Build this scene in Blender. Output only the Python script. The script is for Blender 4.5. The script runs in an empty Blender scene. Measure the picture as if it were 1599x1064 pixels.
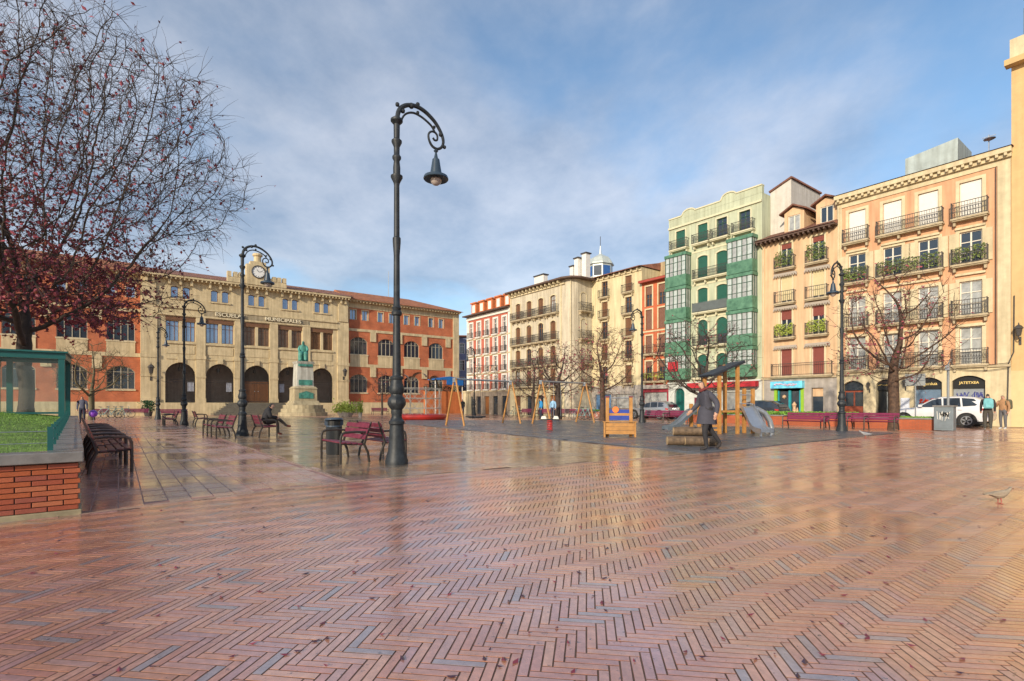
import bpy, bmesh, math, random
import numpy as np
from mathutils import Vector, Matrix

random.seed(7); rng = np.random.default_rng(7)
R = math.radians
sc = bpy.context.scene
COL = sc.collection

# ---------------------------------------------------------------- camera
EYE = 1.2
FPX = 817.0
cam_d = bpy.data.cameras.new('camera'); cam = bpy.data.objects.new('camera', cam_d); COL.objects.link(cam)
cam.location = (0, 0, EYE); cam.rotation_euler = (R(90), 0, 0)
cam_d.sensor_width = 36.0; cam_d.lens = 36.0*FPX/1599.0; cam_d.shift_y = 100.0/1599.0
cam_d.clip_start = 0.05; cam_d.clip_end = 2500
sc.camera = cam

# ---------------------------------------------------------------- sky, sun, exposure
SUN_EL = R(20.0); SUN_H = Vector((-0.5, -0.866, 0))            # horizontal direction towards the sun
w = bpy.data.worlds.new('World'); sc.world = w; w.use_nodes = True
nt = w.node_tree; nt.nodes.clear()
def wn(t, **k):
    n = nt.nodes.new(t)
    for a, b in k.items(): setattr(n, a, b)
    return n
def wmath(op, a, b=None):
    n = wn('ShaderNodeMath', operation=op)
    for i, s in enumerate((a, b)):
        if s is None: continue
        if isinstance(s, (int, float)): n.inputs[i].default_value = s
        else: nt.links.new(s, n.inputs[i])
    return n.outputs[0]
sky = wn('ShaderNodeTexSky', sky_type='NISHITA', sun_disc=False, sun_elevation=SUN_EL,
         sun_rotation=math.atan2(SUN_H.x, SUN_H.y), altitude=450, air_density=1.0, dust_density=1.0, ozone_density=2.0)
tc = wn('ShaderNodeTexCoord'); sp = wn('ShaderNodeSeparateXYZ'); nt.links.new(tc.outputs['Generated'], sp.inputs[0])
zz = wmath('ADD', wmath('MAXIMUM', sp.outputs[2], 0.0), 0.22)
cb = wn('ShaderNodeCombineXYZ')
nt.links.new(wmath('DIVIDE', sp.outputs[0], zz), cb.inputs[0]); nt.links.new(wmath('DIVIDE', sp.outputs[1], zz), cb.inputs[1])
mp = wn('ShaderNodeMapping'); mp.inputs['Location'].default_value = (1.3, 7.2, 0); mp.inputs['Rotation'].default_value = (0, 0, R(35)); mp.inputs['Scale'].default_value = (1.0, 0.85, 1)
nt.links.new(cb.outputs[0], mp.inputs[0])
n1 = wn('ShaderNodeTexNoise'); n1.inputs['Scale'].default_value = 0.95; n1.inputs['Detail'].default_value = 9; n1.inputs['Roughness'].default_value = 0.55; n1.inputs['Distortion'].default_value = 0.25
nt.links.new(mp.outputs[0], n1.inputs['Vector'])
n2 = wn('ShaderNodeTexNoise'); n2.inputs['Scale'].default_value = 2.3; n2.inputs['Detail'].default_value = 7; n2.inputs['Roughness'].default_value = 0.6
nt.links.new(mp.outputs[0], n2.inputs['Vector'])
rmp = wn('ShaderNodeValToRGB'); rmp.color_ramp.elements[0].position = 0.33; rmp.color_ramp.elements[1].position = 0.58
rmp.color_ramp.interpolation = 'EASE'
nt.links.new(n1.outputs[0], rmp.inputs[0])
ccol = wn('ShaderNodeValToRGB'); e = ccol.color_ramp.elements
e[0].position = 0.36; e[0].color = (0.27, 0.31, 0.375, 1); e[1].position = 0.64; e[1].color = (0.58, 0.58, 0.60, 1)
nt.links.new(n2.outputs[0], ccol.inputs[0])
cs = wn('ShaderNodeVectorMath', operation='SCALE'); cs.inputs['Scale'].default_value = 4.6; nt.links.new(ccol.outputs[0], cs.inputs[0])
blue = wn('ShaderNodeVectorMath', operation='MULTIPLY'); blue.inputs[1].default_value = (0.80, 0.90, 0.90); nt.links.new(sky.outputs[0], blue.inputs[0])
ov = wn('ShaderNodeVectorMath', operation='SCALE'); nt.links.new(cs.outputs[0], ov.inputs[0]); nt.links.new(wmath('ADD', wmath('MULTIPLY', sp.outputs[2], 0.55), 0.62), ov.inputs['Scale'])
gl_ = wn('ShaderNodeVectorMath', operation='SCALE'); nt.links.new(sky.outputs[0], gl_.inputs[0]); gl_.inputs['Scale'].default_value = 0.35
cs2 = wn('ShaderNodeVectorMath', operation='ADD'); nt.links.new(ov.outputs[0], cs2.inputs[0]); nt.links.new(gl_.outputs[0], cs2.inputs[1]); cs = cs2
mx = wn('ShaderNodeMix', data_type='RGBA')
hz_ = wmath('MULTIPLY', wmath('MAXIMUM', wmath('SUBTRACT', 1.0, wmath('DIVIDE', sp.outputs[2], 0.38)), 0.0), 0.85)
nt.links.new(wmath('MINIMUM', wmath('ADD', wmath('MULTIPLY', rmp.outputs[0], 0.93), hz_), 0.97), mx.inputs[0]); nt.links.new(blue.outputs[0], mx.inputs[6]); nt.links.new(cs.outputs[0], mx.inputs[7])
bg = wn('ShaderNodeBackground'); bg.inputs[1].default_value = 0.1; nt.links.new(mx.outputs[2], bg.inputs[0])
wo = wn('ShaderNodeOutputWorld'); nt.links.new(bg.outputs[0], wo.inputs[0])

sun_d = bpy.data.lights.new('sun', 'SUN'); sun_d.energy = 2.1; sun_d.angle = R(1.2); sun_d.color = (1.0, 0.86, 0.66)
sun = bpy.data.objects.new('sun', sun_d); COL.objects.link(sun)
tow = Vector((SUN_H.x*math.cos(SUN_EL), SUN_H.y*math.cos(SUN_EL), math.sin(SUN_EL)))
sun.rotation_euler = (-tow).to_track_quat('-Z', 'Y').to_euler(); sun.location = tow*60

vs = sc.view_settings; vs.view_transform = 'Standard'; vs.look = 'None'; vs.exposure = 1.2; vs.gamma = 1.0; vs.use_curve_mapping = False
sc.cycles.max_bounces = 6; sc.cycles.diffuse_bounces = 3; sc.cycles.glossy_bounces = 3; sc.cycles.transparent_max_bounces = 6

# ---------------------------------------------------------------- directions of the square
A = np.array([-0.6, 0.8]); B = np.array([0.8, 0.6])             # the two axes of the square, seen from above
def gp(px, py):                                                  # ground point measured in the photograph
    Y = FPX*EYE/(py-632.0); return np.array([(px-800)/FPX*Y, Y])
def at(px, Y): return np.array([(px-800)/FPX*Y, Y])

# ---------------------------------------------------------------- materials
MATS = {}
def mat(name, col, rough=0.75, var=0.14, scale=2.5, bump=0.0, bscale=60.0, metal=0.0, spec=0.5, col2=None, streak=0.0, coat=0.0, attr=None, rvar=0.0, rscale=1.5, stain=0.0):
    if name in MATS: return MATS[name]
    m = bpy.data.materials.new(name); m.use_nodes = True; t = m.node_tree; L = t.links.new
    b = t.nodes['Principled BSDF']; b.inputs['Roughness'].default_value = rough; b.inputs['Metallic'].default_value = metal
    b.inputs['Specular IOR Level'].default_value = spec; b.inputs['Coat Weight'].default_value = coat; b.inputs['Coat Roughness'].default_value = 0.17; b.inputs['Coat IOR'].default_value = 1.75
    c = t.nodes.new('ShaderNodeTexCoord'); n = t.nodes.new('ShaderNodeTexNoise'); n.inputs['Scale'].default_value = scale; n.inputs['Detail'].default_value = 8; n.inputs['Roughness'].default_value = 0.62
    L(c.outputs['Object'], n.inputs['Vector'])
    r = t.nodes.new('ShaderNodeValToRGB'); e = r.color_ramp.elements; e[0].position = 0.3; e[1].position = 0.7
    lo = [max(0, x*(1-var)) for x in col]; hi = [min(1, x*(1+var)) for x in (col2 or col)]
    e[0].color = (*lo, 1); e[1].color = (*hi, 1); L(n.outputs[0], r.inputs[0]); out = r.outputs[0]
    if attr:
        a = t.nodes.new('ShaderNodeVertexColor'); a.layer_name = attr
        mu = t.nodes.new('ShaderNodeMix'); mu.data_type = 'RGBA'; mu.blend_type = 'MULTIPLY'; mu.inputs[0].default_value = 1.0
        L(a.outputs[0], mu.inputs[6]); L(out, mu.inputs[7]); out = mu.outputs[2]
    if streak > 0:
        mp = t.nodes.new('ShaderNodeMapping'); mp.inputs['Scale'].default_value = (3.0, 3.0, 0.22); L(c.outputs['Object'], mp.inputs[0])
        n3 = t.nodes.new('ShaderNodeTexNoise'); n3.inputs['Scale'].default_value = 1.3; n3.inputs['Detail'].default_value = 7; L(mp.outputs[0], n3.inputs['Vector'])
        r3 = t.nodes.new('ShaderNodeValToRGB'); r3.color_ramp.elements[0].position = 0.36; r3.color_ramp.elements[1].position = 0.6
        k = 1-streak; r3.color_ramp.elements[0].color = (k, k*0.98, k*0.95, 1); r3.color_ramp.elements[1].color = (1, 1, 1, 1); L(n3.outputs[0], r3.inputs[0])
        mu = t.nodes.new('ShaderNodeMix'); mu.data_type = 'RGBA'; mu.blend_type = 'MULTIPLY'; mu.inputs[0].default_value = 1.0
        L(out, mu.inputs[6]); L(r3.outputs[0], mu.inputs[7]); out = mu.outputs[2]
    if stain > 0:
        g6 = t.nodes.new('ShaderNodeNewGeometry'); n6 = t.nodes.new('ShaderNodeTexNoise'); n6.inputs['Scale'].default_value = 1.6; n6.inputs['Detail'].default_value = 9; n6.inputs['Roughness'].default_value = 0.7; L(g6.outputs['Position'], n6.inputs['Vector'])
        r6 = t.nodes.new('ShaderNodeValToRGB'); r6.color_ramp.elements[0].position = 0.36; r6.color_ramp.elements[1].position = 0.56; k = 1-stain; r6.color_ramp.elements[0].color = (k, k*0.97, k*0.96, 1); r6.color_ramp.elements[1].color = (1, 1, 1, 1); L(n6.outputs[0], r6.inputs[0])
        n7 = t.nodes.new('ShaderNodeTexNoise'); n7.inputs['Scale'].default_value = 26; n7.inputs['Detail'].default_value = 3; L(g6.outputs['Position'], n7.inputs['Vector']); r7 = t.nodes.new('ShaderNodeValToRGB'); r7.color_ramp.elements[0].position = 0.29; r7.color_ramp.elements[0].color = (0.35, 0.32, 0.32, 1); r7.color_ramp.elements[1].position = 0.36; L(n7.outputs[0], r7.inputs[0])
        for q in (r6, r7):
            mu = t.nodes.new('ShaderNodeMix'); mu.data_type = 'RGBA'; mu.blend_type = 'MULTIPLY'; mu.inputs[0].default_value = 1.0; L(out, mu.inputs[6]); L(q.outputs[0], mu.inputs[7]); out = mu.outputs[2]
    L(out, b.inputs['Base Color'])
    if rvar > 0:
        n4 = t.nodes.new('ShaderNodeTexNoise'); n4.inputs['Scale'].default_value = rscale; n4.inputs['Detail'].default_value = 6
        g4 = t.nodes.new('ShaderNodeNewGeometry'); L(g4.outputs['Position'], n4.inputs['Vector'])
        mr = t.nodes.new('ShaderNodeMapRange'); mr.inputs[1].default_value = 0.36; mr.inputs[2].default_value = 0.64; mr.inputs[3].default_value = max(0.12, rough-rvar); mr.inputs[4].default_value = rough+rvar
        L(n4.outputs[0], mr.inputs[0]); L(mr.outputs[0], b.inputs['Roughness'])
        if coat > 0:
            mc = t.nodes.new('ShaderNodeMath'); mc.operation = 'MULTIPLY'; mc.inputs[1].default_value = 0.9; L(mr.outputs[0], mc.inputs[0]); L(mc.outputs[0], b.inputs['Coat Roughness'])
    if bump > 0:
        n5 = t.nodes.new('ShaderNodeTexNoise'); n5.inputs['Scale'].default_value = bscale; n5.inputs['Detail'].default_value = 5; L(c.outputs['Object'], n5.inputs['Vector'])
        bu = t.nodes.new('ShaderNodeBump'); bu.inputs['Strength'].default_value = bump; bu.inputs['Distance'].default_value = 0.01
        L(n5.outputs[0], bu.inputs['Height']); L(bu.outputs[0], b.inputs['Normal'])
    MATS[name] = m; return m
def ribmat(name, col, axis=2, freq=12.0, rough=0.6, var=0.1, depth=0.5, col2=None, metal=0.0):   # slatted blinds, roof tiles: ribs too fine to build at this distance
    if name in MATS: return MATS[name]
    m = mat(name, col, rough, var, 2.0, col2=col2, metal=metal); t = m.node_tree; L = t.links.new
    c = t.nodes.new('ShaderNodeTexCoord'); wv = t.nodes.new('ShaderNodeTexWave'); wv.bands_direction = 'XYZ'[axis]; wv.inputs['Scale'].default_value = freq; wv.inputs['Distortion'].default_value = 0.3
    L(c.outputs['Object'], wv.inputs['Vector']); bu = t.nodes.new('ShaderNodeBump'); bu.inputs['Strength'].default_value = depth; bu.inputs['Distance'].default_value = 0.03
    L(wv.outputs['Fac'], bu.inputs['Height']); L(bu.outputs[0], t.nodes['Principled BSDF'].inputs['Normal']); return m
def brickmat(name, c1, c2, mortar, bw=0.25, bh=0.065, rough=0.8):
    if name in MATS: return MATS[name]
    m = bpy.data.materials.new(name); m.use_nodes = True; t = m.node_tree; L = t.links.new; b = t.nodes['Principled BSDF']; b.inputs['Roughness'].default_value = rough
    c = t.nodes.new('ShaderNodeTexCoord'); s = t.nodes.new('ShaderNodeSeparateXYZ'); L(c.outputs['Object'], s.inputs[0])
    ad = t.nodes.new('ShaderNodeMath'); L(s.outputs[0], ad.inputs[0]); L(s.outputs[1], ad.inputs[1]); cb = t.nodes.new('ShaderNodeCombineXYZ'); L(ad.outputs[0], cb.inputs[0]); L(s.outputs[2], cb.inputs[1])
    k = t.nodes.new('ShaderNodeTexBrick'); L(cb.outputs[0], k.inputs['Vector']); k.inputs['Scale'].default_value = 1.0
    k.inputs['Brick Width'].default_value = bw; k.inputs['Row Height'].default_value = bh; k.inputs['Mortar Size'].default_value = 0.006
    k.inputs['Color1'].default_value = (*c1, 1); k.inputs['Color2'].default_value = (*c2, 1); k.inputs['Mortar'].default_value = (*mortar, 1)
    n = t.nodes.new('ShaderNodeTexNoise'); n.inputs['Scale'].default_value = 0.9; n.inputs['Detail'].default_value = 8; L(c.outputs['Object'], n.inputs['Vector'])
    r = t.nodes.new('ShaderNodeValToRGB'); r.color_ramp.elements[0].position = 0.3; r.color_ramp.elements[0].color = (0.72, 0.7, 0.7, 1); r.color_ramp.elements[1].position = 0.66; r.color_ramp.elements[1].color = (1.1, 1.1, 1.1, 1); L(n.outputs[0], r.inputs[0])
    mu = t.nodes.new('ShaderNodeMix'); mu.data_type = 'RGBA'; mu.blend_type = 'MULTIPLY'; mu.inputs[0].default_value = 1; L(k.outputs[0], mu.inputs[6]); L(r.outputs[0], mu.inputs[7]); L(mu.outputs[2], b.inputs['Base Color'])
    bu = t.nodes.new('ShaderNodeBump'); bu.inputs['Strength'].default_value = 0.4; bu.inputs['Distance'].default_value = 0.008; bu.invert = True; L(k.outputs['Fac'], bu.inputs['Height']); L(bu.outputs[0], b.inputs['Normal'])
    MATS[name] = m; return m
def clearglass(name, tint=(0.93, 0.98, 0.96), dirt=0.05):
    if name in MATS: return MATS[name]
    m = bpy.data.materials.new(name); m.use_nodes = True; t = m.node_tree; L = t.links.new; t.nodes.remove(t.nodes['Principled BSDF'])
    tr = t.nodes.new('ShaderNodeBsdfTransparent'); tr.inputs[0].default_value = (*tint, 1); gl = t.nodes.new('ShaderNodeBsdfGlossy'); gl.inputs['Roughness'].default_value = 0.03
    di = t.nodes.new('ShaderNodeBsdfDiffuse'); di.inputs[0].default_value = (0.5, 0.56, 0.53, 1); fr = t.nodes.new('ShaderNodeFresnel'); fr.inputs[0].default_value = 1.5
    m1 = t.nodes.new('ShaderNodeMixShader'); m1.inputs[0].default_value = dirt; L(tr.outputs[0], m1.inputs[1]); L(di.outputs[0], m1.inputs[2])
    m2 = t.nodes.new('ShaderNodeMixShader'); L(fr.outputs[0], m2.inputs[0]); L(m1.outputs[0], m2.inputs[1]); L(gl.outputs[0], m2.inputs[2]); L(m2.outputs[0], t.nodes['Material Output'].inputs[0])
    MATS[name] = m; return m

# ---------------------------------------------------------------- mesh helpers
class MB:
    def __init__(s): s.v = []; s.f = []; s.m = []
    def poly(s, pts, m=0):
        i = len(s.v); s.v.extend([tuple(p) for p in pts]); s.f.append(tuple(range(i, i+len(pts)))); s.m.append(m); return s
    def box(s, x0, x1, y0, y1, z0, z1, m=0):
        i = len(s.v); s.v.extend([(x0,y0,z0),(x1,y0,z0),(x1,y1,z0),(x0,y1,z0),(x0,y0,z1),(x1,y0,z1),(x1,y1,z1),(x0,y1,z1)])
        for q in ((0,3,2,1),(4,5,6,7),(0,1,5,4),(1,2,6,5),(2,3,7,6),(3,0,4,7)): s.f.append(tuple(i+k for k in q)); s.m.append(m)
        return s
    def bar(s, p0, p1, wx, wy=None, m=0, up=(0,0,1)):
        p0 = Vector(p0); p1 = Vector(p1); d = (p1-p0).normalized(); u = Vector(up)
        if abs(d.dot(u)) > 0.98: u = Vector((0,1,0))
        a = d.cross(u).normalized(); b = a.cross(d); wy = wy or wx; i = len(s.v)
        for p in (p0, p1):
            for sa, sb in ((-1,-1),(1,-1),(1,1),(-1,1)): s.v.append(tuple(p+a*sa*wx/2+b*sb*wy/2))
        for q in ((3,2,1,0),(4,5,6,7),(0,1,5,4),(1,2,6,5),(2,3,7,6),(3,0,4,7)): s.f.append(tuple(i+k for k in q)); s.m.append(m)
        return s
    def tube(s, path, rad, n=8, m=0, cap=True):
        P = [Vector(p) for p in path]; k = len(P)
        if not hasattr(rad, '__len__'): rad = [rad]*k
        d0 = (P[1]-P[0]).normalized(); u = Vector((0,0,1)) if abs(d0.z) < 0.9 else Vector((1,0,0)); a = d0.cross(u).normalized(); i0 = len(s.v)
        for j in range(k):
            d = (P[min(j+1,k-1)]-P[max(j-1,0)])
            if d.length < 1e-9: d = d0
            d = d.normalized(); a = a-d*a.dot(d)
            a = a.normalized() if a.length > 1e-6 else d.orthogonal().normalized(); b = d.cross(a); r = rad[j]
            for q in range(n):
                t = 2*math.pi*q/n; s.v.append(tuple(P[j]+a*math.cos(t)*r+b*math.sin(t)*r))
        for j in range(k-1):
            for q in range(n):
                q2 = (q+1) % n; s.f.append((i0+j*n+q, i0+j*n+q2, i0+(j+1)*n+q2, i0+(j+1)*n+q)); s.m.append(m)
        if cap:
            s.f.append(tuple(i0+q for q in reversed(range(n)))); s.m.append(m); s.f.append(tuple(i0+(k-1)*n+q for q in range(n))); s.m.append(m)
        return s
    def lathe(s, prof, n=16, c=(0,0,0), m=0, sx=1.0, sy=1.0, flute=0.0):
        i0 = len(s.v)
        for r, z in prof:
            for q in range(n):
                t = 2*math.pi*q/n; rr = r*(1-flute*(q % 2)); s.v.append((c[0]+rr*sx*math.cos(t), c[1]+rr*sy*math.sin(t), c[2]+z))
        for j in range(len(prof)-1):
            for q in range(n):
                q2 = (q+1) % n; s.f.append((i0+j*n+q, i0+j*n+q2, i0+(j+1)*n+q2, i0+(j+1)*n+q)); s.m.append(m)
        s.f.append(tuple(i0+q for q in reversed(range(n)))); s.m.append(m); k = len(prof)-1
        s.f.append(tuple(i0+k*n+q for q in range(n))); s.m.append(m); return s
    def prism(s, pts, y0, y1, m=0):                              # outline in XZ, pushed along Y
        k = len(pts); i = len(s.v); s.v.extend([(x,y0,z) for x, z in pts]); s.v.extend([(x,y1,z) for x, z in pts])
        s.f.append(tuple(range(i, i+k))); s.m.append(m); s.f.append(tuple(range(i+2*k-1, i+k-1, -1))); s.m.append(m)
        for q in range(k):
            q2 = (q+1) % k; s.f.append((i+q, i+k+q, i+k+q2, i+q2)); s.m.append(m)
        return s
    def slab(s, pts, z0, z1, m=0):                               # outline in XY, pushed along Z (counter-clockwise)
        k = len(pts); i = len(s.v); s.v.extend([(x,y,z0) for x, y in pts]); s.v.extend([(x,y,z1) for x, y in pts])
        s.f.append(tuple(range(i+k-1, i-1, -1))); s.m.append(m); s.f.append(tuple(range(i+k, i+2*k))); s.m.append(m)
        for q in range(k):
            q2 = (q+1) % k; s.f.append((i+q, i+q2, i+k+q2, i+k+q)); s.m.append(m)
        return s
    def add(s, o, M=None, m=None):
        i = len(s.v); s.v.extend([tuple(M @ Vector(p)) for p in o.v] if M is not None else o.v)
        s.f.extend([tuple(i+k for k in f) for f in o.f]); s.m.extend(o.m if m is None else [m]*len(o.f)); return s
    def mesh(s, name, mats, smooth=False, bevel=0.0):
        me = bpy.data.meshes.new(name); me.from_pydata(s.v, [], s.f)
        for x in (mats if isinstance(mats, (list, tuple)) else [mats]): me.materials.append(x)
        if any(s.m): me.polygons.foreach_set('material_index', s.m)
        if bevel > 0:
            bm = bmesh.new(); bm.from_mesh(me); bmesh.ops.remove_doubles(bm, verts=bm.verts, dist=1e-5)
            ed = [e for e in bm.edges if len(e.link_faces) == 2 and e.calc_face_angle(0) > 0.6]
            bmesh.ops.bevel(bm, geom=ed, offset=bevel, segments=2, affect='EDGES', profile=0.5); bm.to_mesh(me); bm.free()
        if smooth:
            me.polygons.foreach_set('use_smooth', [True]*len(me.polygons))
            if smooth != 'all': me.set_sharp_from_angle(angle=R(38))
        me.update(); return me
    def build(s, name, mats, parent=None, smooth=False, bevel=0.0, loc=(0,0,0), rz=0.0):
        return ob(name, s.mesh(name, mats, smooth, bevel), parent, loc, rz)
def ob(name, me, parent=None, loc=(0,0,0), rz=0.0):
    o = bpy.data.objects.new(name, me); COL.objects.link(o); o.location = loc
    if rz: o.rotation_euler = (0, 0, rz)
    if parent is not None: o.parent = parent
    return o
def tag(o, label=None, cat=None, group=None, kind=None):
    if label: o['label'] = label
    if cat: o['category'] = cat
    if group: o['group'] = group
    if kind: o['kind'] = kind
    return o
def thing(name, label, cat, loc=(0,0,0), rz=0.0, group=None):
    o = bpy.data.objects.new(name, None); o.empty_display_size = 0.3; COL.objects.link(o)
    l = tuple(loc); o.location = l if len(l) == 3 else (l[0], l[1], 0.0); o.rotation_euler = (0, 0, rz); return tag(o, label, cat, group)
def dup(o, label=None, loc=None, rz=None, parent=None, scale=None):
    c = o.copy(); COL.objects.link(c); c.parent = parent
    if label: c['label'] = label
    if loc is not None: c.location = tuple(loc) if len(tuple(loc)) == 3 else (loc[0], loc[1], 0.0)
    if rz is not None: c.rotation_euler = (0, 0, rz)
    if scale: c.scale = (scale,)*3
    for ch in o.children: dup(ch, parent=c)
    return c
def textmesh(txt, size, mt, ext=0.01, bold=0.0):
    cu = bpy.data.curves.new('lettering', 'FONT'); cu.body = txt; cu.size = size; cu.extrude = ext; cu.align_x = 'CENTER'; cu.align_y = 'CENTER'; cu.offset = bold; cu.resolution_u = 3
    o = bpy.data.objects.new('lettering', cu); COL.objects.link(o); dg = bpy.context.evaluated_depsgraph_get()
    me = bpy.data.meshes.new_from_object(o.evaluated_get(dg)); bpy.data.objects.remove(o); bpy.data.curves.remove(cu)
    me.transform(Matrix.Rotation(R(90), 4, 'X')); me.materials.clear(); me.materials.append(mt); return me
def lettering(txt, size, mt, parent, loc, ext=0.01, bold=0.0, xs=1.0):
    o = ob('lettering', textmesh(txt, size, mt, ext, bold), parent, loc); o.scale = (xs, 1, 1); return o

# ---------------------------------------------------------------- shared materials
m_glass = mat('window_glass', (0.025, 0.035, 0.05), 0.06, 0.3, 1.2, spec=0.9)
m_glass2 = mat('curtained_glass', (0.33, 0.34, 0.33), 0.12, 0.35, 2.2, spec=0.8)
m_skyglass = mat('sky_tinted_glass', (0.30, 0.38, 0.5), 0.05, 0.15, 1.0, metal=0.65)  # blue metallic tint puts the sky's reflection into the pane colour
m_white = mat('white_paint', (0.72, 0.70, 0.64), 0.5, 0.08)
m_cream = mat('cream_stone', (0.60, 0.51, 0.33), 0.85, 0.12, streak=0.18)
m_iron = mat('wrought_iron', (0.05, 0.045, 0.042), 0.5, 0.2)
m_castiron = mat('cast_iron_lamp', (0.014, 0.018, 0.022), 0.5, 0.3, 9, bump=0.15, bscale=120, col2=(0.026, 0.03, 0.035), spec=0.35)
m_wood = mat('playground_timber', (0.40, 0.19, 0.05), 0.6, 0.25, 5, bump=0.15)
m_maroon = mat('maroon_slats', (0.11, 0.014, 0.03), 0.42, 0.25, 7, col2=(0.17, 0.03, 0.055))
m_benchframe = mat('bench_frame', (0.032, 0.025, 0.02), 0.45, 0.2, 12)
m_tile = ribmat('clay_tiles', (0.36, 0.12, 0.055), 0, 14.0, 0.8, 0.25, 0.9, (0.46, 0.18, 0.08))
m_tile2 = ribmat('old_tiles', (0.26, 0.11, 0.075), 0, 14.0, 0.85, 0.3, 0.9, (0.33, 0.15, 0.1))
m_eave = mat('dark_eave_timber', (0.10, 0.06, 0.045), 0.7, 0.2)
m_brownframe = mat('brown_window_timber', (0.16, 0.075, 0.035), 0.55, 0.2)
m_steel = mat('galvanised_steel', (0.42, 0.44, 0.46), 0.38, 0.15, 6, metal=0.75)
m_plant = mat('balcony_leaves', (0.07, 0.13, 0.025), 0.6, 0.4, 9, col2=(0.16, 0.2, 0.05))
m_limeleaf = mat('lime_leaves', (0.30, 0.36, 0.05), 0.6, 0.35, 9)

# ---------------------------------------------------------------- the ground
def inpoly(P, poly):
    x, y = P[:, 0], P[:, 1]; ins = np.zeros(len(P), bool); n = len(poly)
    for i in range(n):
        x0, y0 = poly[i]; x1, y1 = poly[(i+1) % n]
        c = ((y0 > y) != (y1 > y)); xx = (x1-x0)*(y-y0)/((y1-y0) if abs(y1-y0) > 1e-9 else 1e-9)+x0; ins ^= c & (x < xx)
    return ins
m_ground = mat('wet_paving_beyond', (0.40, 0.22, 0.15), 0.24, 0.25, 0.6, col2=(0.48, 0.28, 0.19), rvar=0.12, rscale=0.7, bump=0.12, bscale=9)
m_joint = mat('paving_joint', (0.125, 0.08, 0.065), 0.95, 0.4, 5, spec=0.05)
m_pathbed = mat('path_bed', (0.30, 0.16, 0.13), 0.6, 0.3, 5)
m_brick = mat('wet_clay_paver', (0.85, 0.85, 0.85), 0.22, 0.2, 22, attr='tone', coat=1.0, stain=0.24, rvar=0.15, rscale=0.7, bump=0.10, bscale=70)
m_side = mat('paver_side', (0.6, 0.6, 0.6), 0.85, 0.25, 20, attr='tone', spec=0.15)
m_slabs = mat('wet_flagstone', (0.85, 0.85, 0.85), 0.2, 0.25, 6, attr='tone', coat=0.8, stain=0.35, rvar=0.10, rscale=0.9, bump=0.06, bscale=30)
m_rubber = mat('rubber_safety_floor', (0.075, 0.085, 0.105), 0.34, 0.22, 1.2, rvar=0.12, bump=0.2, bscale=50, col2=(0.10, 0.105, 0.12))
m_kerb = mat('stone_kerb', (0.34, 0.22, 0.16), 0.25, 0.3, 5, rvar=0.1)
ground = MB().poly([(-700,-300,-0.022),(700,-300,-0.022),(700,1500,-0.022),(-700,1500,-0.022)]).build('ground', m_ground); tag(ground, kind='structure')
AP = np.array([-0.64, 0.768]); BP = np.array([0.768, 0.64]); rP = math.atan2(0.64, 0.768)   # the planter stands a little askew
PC = np.array([-4.75, 5.73])                                     # corner of the planter
TP = np.array([-2.55, 8.17])                                     # where path, flagstones and bricks meet
P1 = gp(1093, 709); P2 = gp(632, 662); P3 = gp(1395, 677)
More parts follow.
